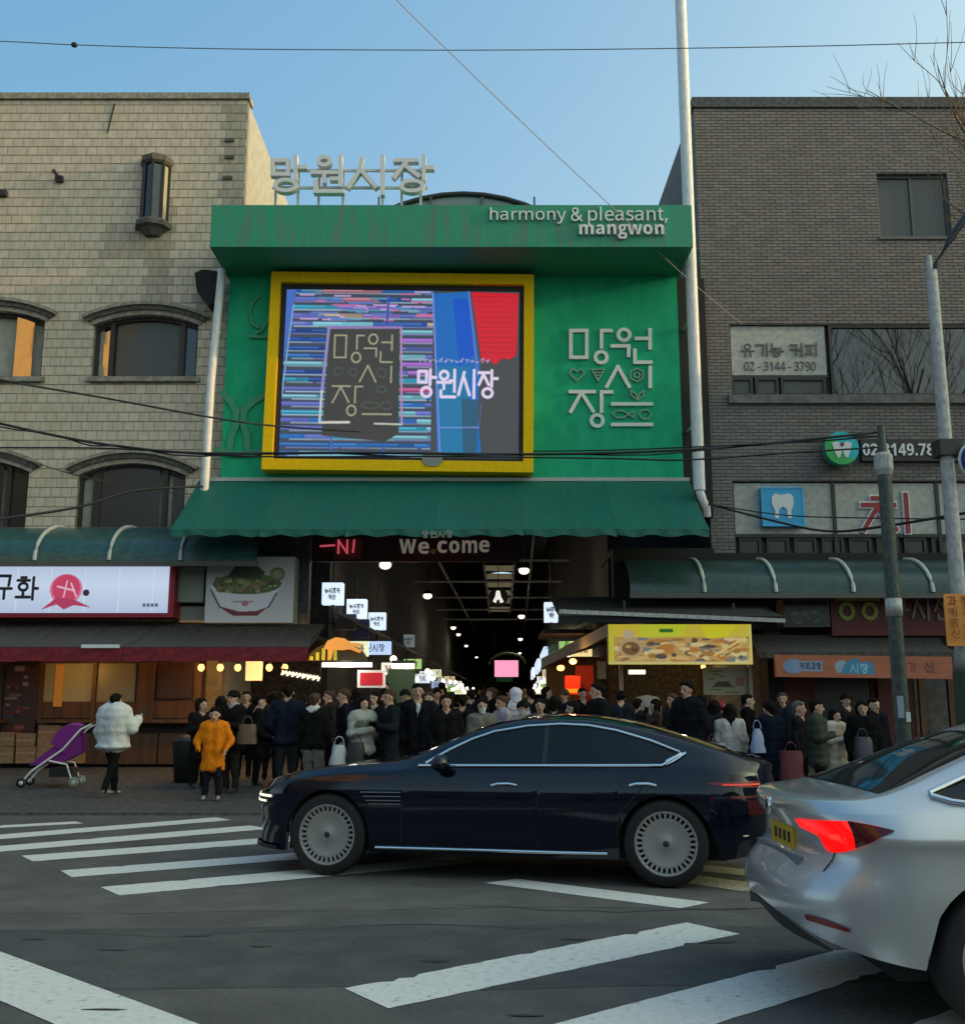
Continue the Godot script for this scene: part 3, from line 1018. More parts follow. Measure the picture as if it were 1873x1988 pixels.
	var r2 := func(list):
		var o := []
		for q in list:
			var p := P((380 + q[0] / 2.9677) / 1.0059, (280 + q[1] / 2.9677) / 1.0059, -zr)
			o.append(Vector2(p.x, p.y))
		return o
	var oval := func(x, y, rx, ry): return ["O", r2.call([[x, y]])[0], rx * .0034, ry * .0034]
	var rl := [
		[r2.call([[460, 118], [548, 118], [548, 198], [460, 198], [460, 118]]), r2.call([[592, 95], [592, 222]]), r2.call([[592, 158], [650, 158]]), oval.call(535, 262, 64, 36)],
		[oval.call(757, 122, 36, 26), r2.call([[690, 188], [838, 188]]), r2.call([[757, 188], [757, 240]]), r2.call([[850, 98], [850, 262]]), r2.call([[800, 225], [850, 225]]), r2.call([[707, 240], [707, 298], [862, 298]])],
		[r2.call([[975, 110], [960, 180], [895, 268]]), r2.call([[965, 170], [1052, 268]]), r2.call([[1092, 95], [1092, 310]])],
		[r2.call([[1165, 118], [1290, 118]]), r2.call([[1235, 120], [1160, 212]]), r2.call([[1225, 150], [1300, 208]]), r2.call([[1330, 95], [1330, 225]]), r2.call([[1330, 162], [1380, 162]]), oval.call(1262, 266, 66, 34)]]
	for q in rl:
		part("syllable", Shape.new().strokes(q, .085, .16, zr), M.roof_letter, rf)
	var rk := Shape.new()
	for yy in [150, 250]:
		var a: Vector2 = r2.call([[450, yy]])[0]
		var b: Vector2 = r2.call([[1350, yy]])[0]
		rk.bar(Vector3(a.x, a.y, zr - .06), Vector3(b.x, a.y, zr - .06), .05, .05)
	for xx in [470, 600, 720, 860, 1090, 1200, 1310]:
		var a: Vector2 = r2.call([[xx, 150]])[0]
		rk.bar(Vector3(a.x, 11.2, zr - .12), Vector3(a.x, a.y + .1, zr - .12), .05, .05, Vector3.BACK)
	part("rack", rk, M.roof_letter, rf)
	# the video screen
	var v := thing("video_screen", "large video screen in a thick yellow frame on the green gate", "screen", Vector3(0, 0, 0))
	var roll := Basis(Vector3.BACK, -.012)
	var cc := Vector3(-1.66, 8.15, -20.2)
	v.position = cc
	v.basis = roll
	var hw := 2.69
	var hh := 2.08
	for e in [[Vector3(-hw, hh - .22, 0), Vector3(hw, hh, -.4)], [Vector3(-hw, -hh, 0), Vector3(hw, -hh + .22, -.4)], [Vector3(-hw, -hh + .22, 0), Vector3(-hw + .2, hh - .22, -.4)], [Vector3(hw - .2, -hh + .22, 0), Vector3(hw, hh - .22, -.4)]]:
		part("frame_side", Shape.new().span(e[0], e[1]), M.yellow, v)
	part("bezel", Shape.new().span(Vector3(-hw + .2, -hh + .22, -.12), Vector3(hw - .2, hh - .22, -.39)), M.black, v)
	part("display", Shape.new().face(Vector3(-hw + .31, -hh + .3, -.114), Vector3(hw - .29, -hh + .3, -.114), Vector3(hw - .29, hh - .34, -.114), Vector3(-hw + .31, hh - .34, -.114)), screen_material(), v)
	part("notice", Shape.new().prism([Vector2(-.2, .14), Vector2(.2, .15), Vector2(.2, -.05), Vector2(.1, -.14), Vector2(-.1, -.14), Vector2(-.2, -.05)], .02, Transform3D(Basis.IDENTITY, Vector3(.69, -hh + .24, .022))), M.panel_pale, v)
	# white pipes either side
	var lp := P(431, 540, 20.25)
	var lb := P(399, 925, 20.25)
	one("white_downpipe", "white painted pipe running down the left edge of the green panel", "pipe", Shape.new().tube([Vector3(lp.x, 10.33, -20.25), Vector3(lb.x + .02, 8.0, -20.25), Vector3(lb.x, 6.0, -20.25), Vector3(lb.x - .04, 4.9, -20.3)], .085, -1, 12), M.white_metal)
	var rt := P(1322, 10, 19.0)
	var rp := thing("tall_white_pole", "tall white steel pole rising past the header at the gate's right edge", "pole", Vector3(4.2, 0, -19.85))
	part("shaft", Shape.new().tube([Vector3(0, 5.6, 0), Vector3(0, 19, 0)], .115, -1, 14), M.white_metal, rp)
	part("bent_foot", Shape.new().tube([Vector3(0, 5.6, 0), Vector3(.05, 5.42, 0), Vector3(.13, 5.28, -.05), Vector3(.15, 5.1, -.1)], .085, .075, 10), M.white_metal, rp)
	part("stay", Shape.new().bar(Vector3(0, 9.2, 0), Vector3(0, 9.2, -.9), .05, .05).bar(Vector3(0, 7.0, 0), Vector3(0, 7.0, -.9), .05, .05), M.steel, rp)
	# glazed barrel roof of the arcade, seen over the header
	var arc := []
	var back := []
	var rim := []
	for k in 17:
		var a := lerpf(-1.0, 1.0, k / 16.0)
		arc.append(Vector3(-.45 + sin(a) * 3.9, 9.3 + cos(a) * 3.9, -22.6))
		back.append(arc[k] + Vector3(2.2, 0, -70))
		rim.append(arc[k] + Vector3(0, 0, .05))
	var ar := thing("arcade_roof", "curved grey glazed roof of the market arcade just visible above the header", "roof", Vector3.ZERO)
	part("vault", Shape.new().grid([arc, back]), mat(rgb(.10, .13, .13), .35), ar)
	var wall := [Vector2(-.45 + 3.3, 11.0), Vector2(-.45 - 3.3, 11.0)]
	for k in 17:
		wall.append(Vector2(arc[k].x, arc[k].y - .02))
	part("gable", Shape.new().prism(wall, .1, Transform3D(Basis.IDENTITY, Vector3(0, 0, -22.58))), mat(rgb(.20, .25, .25), .4), ar)
	part("edge_tube", Shape.new().tube(rim, .06, -1, 8), M.dark_metal, ar)
	for xx in [-2.4, -1.2, 0.0, 1.2]:
		part("glazing_bar", Shape.new().span(Vector3(xx - .02, 11.3, -22.5), Vector3(xx + .02, 13.1, -22.57)), M.frame_grey, ar)
	# awning
	var aw := thing("green_awning", "long dark green sloping canvas awning under the screen", "awning", Vector3.ZERO)
	var seams := [-5.68, -4.05, -2.5, -0.85, 0.75, 2.45, 4.13]
	for k in seams.size() - 1:
		var rows := []
		for i in 9:
			var t := i / 8.0
			var row := []
			for j in 7:
				var u := j / 6.0
				var x := lerpf(seams[k], seams[k + 1], u)
				row.append(Vector3(x + (t * .0), lerpf(5.93, 4.66, t) - .10 * sin(PI * t) * (0.6 + .4 * sin(PI * u)) - .02 * sin(PI * u), lerpf(-20.48, -18.78, t) + .004 * (k % 2)))
			rows.append(row)
		part("cloth_panel", Shape.new().grid(rows), M.awning, aw)
		var val := [[], [], []]
		for j in 13:
			var x := lerpf(seams[k] + .004, seams[k + 1] - .004, j / 12.0)
			for e in 3:
				val[e].append(Vector3(x, 4.655 - .06 * e - .012 * sin(j * 1.3 + k) * e, -18.775 + .014 * sin(j * 2.1 + k) * e))
		part("valance", Shape.new().grid(val), M.awning, aw)
	var fr := Shape.new()
	fr.tube([Vector3(-5.7, 4.64, -18.82), Vector3(4.14, 4.64, -18.82)], .03)
	for x in seams:
		fr.bar(Vector3(x, 5.86, -20.5), Vector3(x, 4.57, -18.85), .04, .05)
	part("frame", fr, M.dark_metal, aw)
	part("valance_lettering", Shape.new().strokes(word(["mang", "won", "si", "jang"], -1.1, 4.50, .13, .12), .02, .008, -18.752), M.panel_pale, aw)


func screen_material() -> StandardMaterial3D:
	var p := Print.new(910, 650, Color8(72, 74, 74))
	var r := RandomNumberGenerator.new()
	r.seed = 77
	var pal := [Color8(40, 116, 200), Color8(56, 172, 212), Color8(130, 206, 226), Color8(34, 84, 178), Color8(104, 116, 206), Color8(185, 150, 170), Color8(170, 200, 210), Color8(60, 130, 170)]
	var warm := [Color8(224, 96, 160), Color8(172, 108, 214), Color8(212, 132, 156), Color8(146, 118, 208), Color8(206, 180, 160)]
	# rows of shutters: a blue band, a pale edge, a dark gap
	var y := -6.0
	p.rect(0, 0, 580, 650, Color8(66, 72, 92))
	while y < 650.0:
		var x := 0.0
		while x < 580.0:
			var w := r.randf_range(70, 260)
			var near: bool = (y < 190 and x > 20 and x < 330) or (x > 430 and y > 100 and y < 430)
			var c: Color = (warm if near and r.randf() < .7 else pal)[r.randi() % 5]
			p.rect(x, y, w, 17, c.darkened(r.randf_range(.08, .3)))
			p.rect(x, y + 3, w * r.randf_range(.4, 1.0), 6, c.lightened(r.randf() * .18))
			p.rect(x + r.randf() * 40, y + 17, w, 5, Color8(176, 200, 214).darkened(r.randf() * .3) if r.randf() < .75 else Color8(120, 120, 170))
			x += w
		y += r.randf_range(29, 36)
	for k in 50:
		p.rect(r.randf_range(20, 540), r.randf_range(0, 120), r.randf_range(30, 110), 7, [Color8(196, 160, 214), Color8(84, 150, 180), Color8(200, 110, 160), Color8(90, 120, 190)][k % 4])
	p.poly([Vector2(0, 0), Vector2(36, 0), Vector2(0, 300)], Color8(70, 110, 200))
	p.line(Vector2(30, 60), Vector2(0, 420), 7, Color8(130, 170, 215))
	p.line(Vector2(400, 20), Vector2(396, 150), 9, Color8(70, 70, 180))
	p.line(Vector2(398, 600), Vector2(398, 640), 9, Color8(60, 80, 190))
	p.line(Vector2(196, 570), Vector2(200, 640), 7, Color8(60, 110, 200))
	# right: grey ground, blue tower, red field
	p.rect(575, 0, 335, 650, Color8(70, 72, 74))
	p.poly([Vector2(572, 10), Vector2(716, 0), Vector2(760, 300), Vector2(752, 480), Vector2(770, 640), Vector2(600, 640)], Color8(24, 105, 190))
	p.poly([Vector2(650, 30), Vector2(712, 30), Vector2(740, 250), Vector2(680, 300)], Color8(10, 84, 200))
	p.poly([Vector2(588, 300), Vector2(720, 300), Vector2(700, 640), Vector2(612, 640)], Color8(30, 120, 170))
	p.poly([Vector2(690, 420), Vector2(752, 430), Vector2(750, 640), Vector2(700, 640)], Color8(40, 90, 120))
	p.line(Vector2(572, 10), Vector2(612, 640), 8, Color8(120, 140, 220))
	p.line(Vector2(712, 0), Vector2(752, 330), 7, Color8(120, 120, 190))
	p.line(Vector2(612, 535), Vector2(760, 532), 4, Color8(150, 150, 230))
	p.line(Vector2(760, 532), Vector2(766, 440), 4, Color8(100, 100, 180))
	p.poly([Vector2(722, 2), Vector2(906, 6), Vector2(900, 250), Vector2(870, 270), Vector2(845, 262), Vector2(820, 290), Vector2(790, 270), Vector2(766, 282)], Color8(214, 10, 36))
	for k in 12:
		p.rect(735 + k * 2, 20 + k * 20, 160 - k * 2, 3, Color8(180, 6, 30))
	# dark board with the market's logo
	p.poly([Vector2(176, 156), Vector2(446, 150), Vector2(452, 560), Vector2(400, 590), Vector2(160, 570)], Color8(62, 60, 56))
	p.line(Vector2(168, 150), Vector2(452, 146), 12, Color8(150, 120, 180))
	p.line(Vector2(172, 150), Vector2(154, 400), 12, Color8(150, 140, 190))
	p.line(Vector2(154, 400), Vector2(150, 520), 10, Color8(200, 205, 205))
	p.line(Vector2(452, 150), Vector2(464, 520), 9, Color8(180, 140, 180))
	p.line(Vector2(150, 520), Vector2(262, 518), 11, Color8(206, 204, 196))
	p.line(Vector2(360, 522), Vector2(464, 524), 8, Color8(190, 196, 180))
	var S := func(a): return move_strokes(a, 0, 0, 1, 1)
	var ink := Color8(160, 160, 128)
	var f := func(list):
		var o := []
		for q in list: o.append(Vector2((q[0] - 655) * .47 + 196, 650 - ((q[1] - 905) * .545 + 180)))
		return o
	for q in [[[655, 905], [750, 905], [750, 1065], [655, 1065], [655, 905]], [[895, 905], [838, 905], [838, 1003]], [[900, 997], [1000, 997], [1000, 1055]], [[1045, 952], [1127, 952]], [[1127, 900], [1127, 1010]], [[1037, 1022], [1037, 1095], [1132, 1095]], [[870, 1238], [935, 1120], [1003, 1238]], [[1128, 1125], [1128, 1240]], [[650, 1270], [795, 1270]], [[720, 1272], [655, 1388]], [[722, 1280], [788, 1385]], [[898, 1272], [838, 1272], [838, 1388]], [[903, 1466], [1137, 1466]]]:
		p.strokes([f.call(q)], 7.5, ink)
	for q in [[836, 1064], [972, 930], [812, 1442]]:
		p.strokes([["O", f.call([q])[0], 17., 19.]], 8, ink)
	for q in [[692, 1165, 18, 14], [818, 1170, 16, 14], [1050, 1170, 18, 18], [1052, 1290, 20, 12], [965, 1404, 34, 12], [1095, 1404, 20, 14]]:
		var c: Vector2 = f.call([[q[0], q[1]]])[0]
		p.strokes([["O", c, float(q[2]), float(q[3])]], 3, Color8(92, 104, 74))
	# title
	p.strokes(word(["mang", "won", "si", "jang"], 518, 232, 74, 106, .06), 13, Color8(232, 214, 244))
	for k in 14:
		p.strokes([[Vector2(522 + k * 20, 378 - (k % 3) * 4), Vector2(535 + k * 20, 386 - (k % 4) * 5), Vector2(528 + k * 20, 368)]], 5, Color8(170, 160, 210))
	p.soften(4)
	p.grain(r, .05)
	var m := mat(Color(.03, .03, .03), .35)
	m.emission_enabled = true
	m.emission_texture = p.tex()
	m.emission = Color.BLACK
	m.emission_energy_multiplier = .64
	return m


# ---------------------------------------------------------------- setting
func ground() -> void:
	var road := struct("road", Shape.new().face(Vector3(-300, 0, -15.1), Vector3(-300, 0, 300), Vector3(300, 0, 300), Vector3(300, 0, -15.1)), M.asphalt)
	struct("ground", Shape.new().face(Vector3(-900, -.05, -900), Vector3(-900, -.05, 900), Vector3(900, -.05, 900), Vector3(900, -.05, -900)), M.paving)
	var pv := Shape.new()
	pv.face(Vector3(-60, .04, -15.22), Vector3(60, .04, -15.22), Vector3(60, .4, -20.66), Vector3(-60, .4, -20.66))
	pv.face(Vector3(-60, .4, -20.66), Vector3(60, .4, -20.66), Vector3(60, .4, -100), Vector3(-60, .4, -100))
	struct("pavement", pv, M.paving)
	var kerb := struct("kerb", Shape.new().span(Vector3(-60, -.02, -15.22), Vector3(-59, .038, -15.06)), M.kerb)
	for k in 119:
		if k < 44 or k > 76:
			continue
		part("kerb_stone", Shape.new().span(Vector3(-59 + k + .006, -.02, -15.22), Vector3(-58 + k - .006, .042 - rng.randf() * .004, -15.06)), M.kerb, kerb)
	# mended strips, tar and worn places
	for q in [[-14., 9., -9.1, -8.2, 0], [-12., 12., -7.6, -6.1, 1], [-14., -3., -12.4, -11.9, 1], [-3.5, 6., -4.9, -4.3, 0]]:
		var e := [[], []]
		for k in 31:
			var x := lerpf(q[0], q[1], k / 30.0)
			e[0].append(Vector3(x, .002, q[2] + .05 * rng.randf_range(-1, 1) + .12 * sin(k * .7)))
			e[1].append(Vector3(x, .002, q[3] + .05 * rng.randf_range(-1, 1) + .1 * sin(k * .5 + 1.0)))
		part("mended_strip", Shape.new().grid(e, FLAT), M.asphalt_dark if q[4] else M.asphalt_pale, road)
	for q in [[-2.3, -6.9], [-1.4, -7.0], [-1.9, -7.3], [.6, -7.2], [1.5, -7.1], [-.3, -6.6], [-2.9, -7.2], [2.2, -9.0], [-3.8, -8.3], [.2, -5.5], [-1.9, -5.6]]:
		var ring := []
		for k in 9:
			var a := TAU * k / 9
			ring.append(Vector2(q[0] + cos(a) * rng.randf_range(.03, .13), -q[1] + sin(a) * rng.randf_range(.012, .035)))
		part("tar_spot", Shape.new().prism(ring, .001, Transform3D(Basis(Vector3.RIGHT, -PI / 2), Vector3(0, .0055, 0)), false), M.tar, road)
	for q in [[[-4.6, -7.2], [-3.2, -7.5], [-2.0, -7.3], [-.6, -7.7], [.7, -7.5]], [[-.2, -8.4], [1.0, -8.1], [2.1, -8.3], [3.4, -8.0]]]:
		var pts := []
		for k in q.size() - 1:
			for j in 6:
				var t := j / 6.0
				pts.append(Vector3(lerpf(q[k][0], q[k + 1][0], t), .003, lerpf(q[k][1], q[k + 1][1], t) + rng.randf_range(-.04, .04)))
		var rows := [[], []]
		for p in pts:
			rows[0].append(p + Vector3(0, .0, .008)); rows[1].append(p - Vector3(0, 0, .008))
		part("crack", Shape.new().grid(rows, FLAT), M.tar, road)
	# painted markings: quads given as two long edges on the road
	var stripes := [
		[[-6.1, -13.8], [-5.35, -14.25], [-5.15, -14.02], [-6.1, -13.45]],
		[[-7.0, -11.62], [-3.62, -14.76], [-3.34, -14.42], [-6.7, -11.25]],
		[[-6.6, -10.62], [-2.95, -13.78], [-2.62, -13.42], [-6.3, -10.25]],
		[[-4.67, -11.06], [-1.6, -13.1], [-1.35, -12.72], [-4.39, -10.67]],
		[[-3.89, -10.09], [-0.9, -11.9], [-.65, -11.52], [-3.64, -9.71]],
		[[-3.20, -9.20], [-.3, -10.98], [-.05, -10.6], [-2.91, -8.81]],
		[[.3, -9.62], [1.75, -8.50], [1.50, -8.25], [.02, -9.4]],
		[[-0.74, -6.00], [1.43, -7.74], [1.71, -7.37], [-.47, -5.62]],
		[[-.2, -4.92], [2.45, -7.1], [2.75, -6.76], [.1, -4.5]],
		[[1.3, -4.75], [4.0, -6.95], [4.28, -6.58], [1.6, -4.35]],
		[[-4.2, -7.98], [-.8, -4.85], [-1.1, -4.5], [-4.5, -7.6]]]
	for q in stripes:
		stripe(q, M.paint, road)
	stripe([[2.12, -10.44], [3.4, -9.4], [3.15, -9.15], [1.9, -10.15]], M.paint_worn, road)
	stripe([[1.93, -9.82], [3.1, -8.6], [2.75, -8.32], [1.66, -9.5]], M.paint_worn, road)


func stripe(q: Array, m: Material, road: Node) -> void:   # a ragged-edged strip of road paint
	var rows := [[], []]
	for e in 2:
		var a := Vector3(q[0 if e == 0 else 3][0], .004, q[0 if e == 0 else 3][1])
		var b := Vector3(q[1 if e == 0 else 2][0], .004, q[1 if e == 0 else 2][1])
		for k in 41:
			var t := k / 40.0
			var j := rng.randf_range(-.004, .004)
			if rng.randf() < .04:
				j = rng.randf_range(.01, .035) * (1 if e else -1) * -1
			rows[e].append(a.lerp(b, t) + Vector3(j, 0, j))
	part("crosswalk_stripe", Shape.new().grid(rows, FLAT), m, road)


# ---------------------------------------------------------------- left shops
func canopy(called: String, label: String, x0: float, x1: float, y1: float, y0: float, z1: float, z0: float, ribs: Array, m: Material) -> void:
	var c := thing(called, label, "canopy", Vector3.ZERO)
	var prof := []
	for k in 9:
		var a := k / 8.0 * PI * .5
		prof.append(Vector2(z1 + (z0 - z1) * sin(a), y0 + (y1 - y0) * cos(a)))
	var xs := [x0]
	xs.append_array(ribs)
	xs.append(x1)
	for k in xs.size() - 1:
		var rows := []
		for q in prof:
			rows.append([Vector3(xs[k] + .01, q.y, q.x), Vector3(xs[k + 1] - .01, q.y, q.x)])
		part("sheet", Shape.new().grid(rows), m, c)
	for x in ribs:
		var pts := []
		for q in prof:
			pts.append(Vector3(x, q.y + .02, q.x + .02))
		part("rib", Shape.new().tube(pts, .04, -1, 6), M.rib, c)
	part("front_rail", Shape.new().span(Vector3(x0, y0 - .09, z0 - .04), Vector3(x1, y0 - .002, z0 + .045)), M.frame_grey, c)
	part("bearer", Shape.new().span(Vector3(x0, y1 - .05, z1 - .12), Vector3(x1, y1 + .05, z1 - .02)), M.frame_grey, c)


func sloped_awning(called: String, label: String, x0: float, x1: float, yb: float, zb: float, yf: float, zf: float, drop: float, m: Material, edge: Material, joints: Array) -> Node3D:
	var a := thing(called, label, "awning", Vector3.ZERO)
	var xs := [x0]
	xs.append_array(joints)
	xs.append(x1)
	for k in xs.size() - 1:
		var rows := []
		var v := [[], []]
		for i in 6:
			var t := i / 5.0
			var row := []
			for j in 6:
				row.append(Vector3(lerpf(xs[k], xs[k + 1] - .012, j / 5.0), lerpf(yb, yf, t) - .06 * sin(PI * t), lerpf(zb, zf, t)))
			rows.append(row)
		for j in 15:
			var x := lerpf(xs[k], xs[k + 1] - .012, j / 14.0)
			v[0].append(Vector3(x, yf - .003, zf + .004))
			v[1].append(Vector3(x, yf - drop - .012 * sin(j * 1.7), zf + .012 * sin(j * 2.3)))
		part("cloth", Shape.new().grid(rows), m, a)
		part("valance", Shape.new().grid(v), edge, a)
	var f = Shape.new().tube([Vector3(x0, yf - .01, zf - .03), Vector3(x1, yf - .01, zf - .03)], .022)
	f.bar(Vector3(x0 + .03, yb - .05, zb), Vector3(x0 + .03, yf - .04, zf - .03), .03, .03).bar(Vector3(x1 - .05, yb - .05, zb), Vector3(x1 - .05, yf - .04, zf - .03), .03, .03)
	part("frame", f, M.dark_metal, a)
	return a


func px_box(x0: float, y0: float, x1: float, y1: float, d: float) -> Array:   # corners (low, high) of an upright rectangle at a distance
	var m := 0.5 * (y0 + y1)
	return [Vector3(P(x0, m, d).x, P(x0, y1, d).y, -d), Vector3(P(x1, m, d).x, P(x1, y0, d).y, -d)]


func slab(r: Array, deep: float, z_shift := 0.0) -> Shape:
	return Shape.new().span(r[0] + Vector3(0, 0, z_shift), r[1] + Vector3(0, 0, z_shift - deep))


func left_shops() -> void:
	# ground floor that reaches past the upper storeys
	var wall := thing("left_shop_block", "low dark shop block under the green canopies left of the market alley", "building", Vector3.ZERO)
	part("upper_wall", Shape.new().span(Vector3(-30, 2.9, -20.7), Vector3(-3.45, 4.9, -21.0)), M.coping, wall)
	part("roof_slab", Shape.new().span(Vector3(-5.15, 4.9, -20.7), Vector3(-3.45, 5.0, -23.8)), M.soot, wall)
	part("alley_wall", Shape.new().span(Vector3(-3.62, .3, -23.6), Vector3(-3.46, 4.9, -23.9)), M.soot, wall)
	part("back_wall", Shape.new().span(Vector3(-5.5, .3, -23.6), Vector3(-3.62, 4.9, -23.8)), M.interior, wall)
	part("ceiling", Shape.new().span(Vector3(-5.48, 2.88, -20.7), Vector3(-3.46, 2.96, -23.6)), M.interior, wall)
	part("side_pier", Shape.new().span(Vector3(-5.66, .3, -20.32), Vector3(-5.48, 2.9, -23.6)), M.wood_dark, wall)
	part("lower_wall", Shape.new().span(Vector3(-30, .3, -20.35), Vector3(-5.66, 2.9, -20.7)), M.wood_dark, wall)
	var canL := P(0, 1028, 20.98).y
	var ribs := []
	for px in [-200, -62, 83, 225, 361]:
		ribs.append(P(px, 1060, 19.9).x)
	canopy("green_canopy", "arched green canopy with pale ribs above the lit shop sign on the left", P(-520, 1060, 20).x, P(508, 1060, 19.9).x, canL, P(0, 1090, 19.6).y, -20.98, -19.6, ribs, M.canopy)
	# lit sign with brush lettering
	var r := px_box(-260, 1100, 328, 1190, 20.0)
	var s := thing("lit_shop_sign", "long pale blue lit shop sign with brush lettering and a red round emblem", "sign", Vector3.ZERO)
	part("case", Shape.new().span(r[0] + Vector3(-.08, -.08, -.03), r[1] + Vector3(.1, .03, -.5)), mat(rgb(.30, .012, .03), .45), s)
	var p := Print.new(820, 128, Color8(196, 212, 236))
	for j in 128:
		p.rect(0, j, 820, 1, Color8(206, 222, 244).lerp(Color8(178, 194, 222), absf(j - 50) / 90.0))
	for k in 9:
		p.rect(40 + k * 92, 4, 3, 120, Color8(212, 226, 246))
	var red := Color8(200, 66, 104)
	p.dot(543, 62, 44, 42, Color8(214, 120, 150))
	p.dot(543, 60, 38, 38, red)
	p.line(Vector2(520, 55), Vector2(566, 66), 6, Color8(228, 180, 200)); p.line(Vector2(545, 40), Vector2(538, 84), 5, Color8(228, 180, 200)); p.line(Vector2(556, 46), Vector2(572, 82), 5, Color8(228, 190, 206))
	p.poly([Vector2(480, 118), Vector2(520, 84), Vector2(560, 88), Vector2(612, 112), Vector2(566, 106), Vector2(540, 118), Vector2(520, 104)], Color8(176, 60, 96))
	p.dot(598, 72, 9, 9, Color8(60, 34, 60))
	var ink := Color8(24, 22, 30)
	p.strokes(move_strokes(syllable("gu"), 356, 40, 40, 66), 8, ink)
	p.strokes(move_strokes(syllable("hwa"), 408, 38, 58, 60), 8, ink)
	p.strokes(word(["gu", "hwa"], 250, 40, 44, 60, .2), 8, ink)
	for k in 4:
		p.rect(752 + k * 11, 102, 8, 9, Color8(90, 100, 126))
	p.soften(2)
	part("lit_face", Shape.new().face(r[0], Vector3(r[1].x, r[0].y, r[0].z), r[1], Vector3(r[0].x, r[1].y, r[0].z)), printed(p.tex(), .3, .62), s, Vector3(0, 0, .004))
	# panels, poster
	one("pale_meter_box", "blank grey green box between the lit sign and the noodle bowl poster", "box", slab(px_box(342, 1101, 396, 1169, 20.3), .38), M.panel_pale)
	one("blank_board", "plain pale board below the grey green box", "board", slab(px_box(349, 1177, 402, 1208, 20.5), .2), mat(rgb(.27, .265, .23), .7))
	r = px_box(400, 1081, 571, 1209, 20.2)
	p = Print.new(256, 190, Color8(196, 192, 198))
	for j in 190:
		p.rect(0, j, 256, 1, Color8(188, 184, 192).lerp(Color8(214, 212, 216), j / 190.0))
	p.poly([Vector2(12, 84), Vector2(30, 112), Vector2(50, 150), Vector2(84, 170), Vector2(150, 170), Vector2(180, 150), Vector2(200, 112), Vector2(222, 78)], Color8(226, 230, 240))
	p.poly([Vector2(40, 142), Vector2(60, 156), Vector2(84, 170), Vector2(150, 170), Vector2(184, 144), Vector2(150, 156), Vector2(100, 158)], Color8(128, 52, 72))
	p.line(Vector2(16, 96), Vector2(44, 146), 5, Color8(70, 84, 120)); p.line(Vector2(206, 106), Vector2(184, 146), 5, Color8(70, 84, 120))
	p.dot(120, 78, 100, 30, Color8(96, 104, 70))
	for k in 70:
		var c := Color8(132, 142, 84).lerp([Color8(60, 74, 46), Color8(190, 186, 140), Color8(150, 118, 80), Color8(70, 70, 60)][k % 4], rng.randf())
		p.dot(rng.randf_range(34, 205), rng.randf_range(54, 100), rng.randf_range(4, 13), rng.randf_range(3, 8), c)
	p.poly([Vector2(60, 60), Vector2(90, 18), Vector2(130, 14), Vector2(170, 44), Vector2(160, 64)], Color8(66, 80, 58))
	p.dot(207, 50, 22, 20, Color8(110, 122, 84)); p.dot(207, 50, 15, 13, Color8(150, 156, 118))
	p.dot(116, 134, 10, 8, Color8(206, 120, 134)); p.rect(80, 128, 60, 4, Color8(196, 150, 166))
	p.soften(2)
	s = thing("bowl_poster", "square poster of a big noodle bowl beside the dark alley mouth", "poster", Vector3.ZERO)
	part("board", Shape.new().span(r[0], r[1] + Vector3(0, 0, -.48)), M.panel_pale, s)
	part("print", Shape.new().face(r[0], Vector3(r[1].x, r[0].y, r[0].z), r[1], Vector3(r[0].x, r[1].y, r[0].z)), printed(p.tex(), .5), s, Vector3(0, 0, .005))
	# brown awning with a red valance
	var yb := P(300, 1211, 20.3).y
	var yf := P(300, 1256, 18.5).y
	var a := sloped_awning("brown_awning", "long brown awning with dark red valance over the left food counter", P(-420, 1250, 18.5).x, P(600, 1260, 18.5).x, yb, -20.4, yf, -18.5, .25, M.brown_cloth, M.red_cloth, [P(-90, 1250, 18.5).x, P(240, 1250, 18.5).x])
	var t := px_box(158, 1251, 232, 1258, 18.46)
	part("white_strip", Shape.new().span(t[0], t[1] + Vector3(0, 0, -.02)), M.white_paint, a)
	# counter front and panels
	var d := 20.32
	var c := thing("food_counter", "wood panelled food counter front with serving shelf under the brown awning", "counter", Vector3.ZERO)
	var yc := P(200, 1397, 19.9).y
	for q in [[75, 372], [-300, 2]]:
		var x0 := P(q[0], 1397, 19.9).x
		var x1 := P(q[1], 1397, 19.9).x
		part("shelf", Shape.new().span(Vector3(x0, yc - .06, -19.85), Vector3(x1, yc, -20.35)), M.wood, c)
	for q in [[225, 305], [308, 384], [150, 222]]:
		var rr := px_box(q[0], 1424, q[1], 1478, 20.1)
		part("front_panel", Shape.new().span(rr[0] + Vector3(0, -.05, 0), rr[1] + Vector3(0, 0, -.26)), M.wood, c)
	for q in [[72, 84, 1286, 1398], [178, 186, 1286, 1398], [266, 300, 1286, 1398], [374, 388, 1286, 1480], [-14, 4, 1286, 1480]]:
		var rr := px_box(q[0], q[2], q[1], q[3], 20.28)
		part("post", Shape.new().span(rr[0], rr[1] + Vector3(0, 0, -.1)), M.wood, c)
	var lit := glow(Color(.66, .45, .17), .2)
	part("lit_window", slab(px_box(84, 1288, 178, 1394, d + .01), .03), M.cream, c)
	part("lit_strip", slab(px_box(106, 1290, 122, 1372, d - .04), .03), lit, c)
	part("pale_window", slab(px_box(186, 1288, 264, 1362, d + .01), .03), mat(rgb(.24, .235, .17), .4), c)
	part("wainscot", slab(px_box(84, 1362, 374, 1394, d - .003), .03), M.wood, c)
	lamp(P(130, 1300, 19.5), Color(1, .72, .36), .22, c)
	part("menu_panel", slab(px_box(306, 1300, 374, 1356, d - .03), .04), mat(rgb(.05, .025, .022), .4), c)
	# photo menu column
	p = Print.new(96, 200, Color8(70, 50, 48))
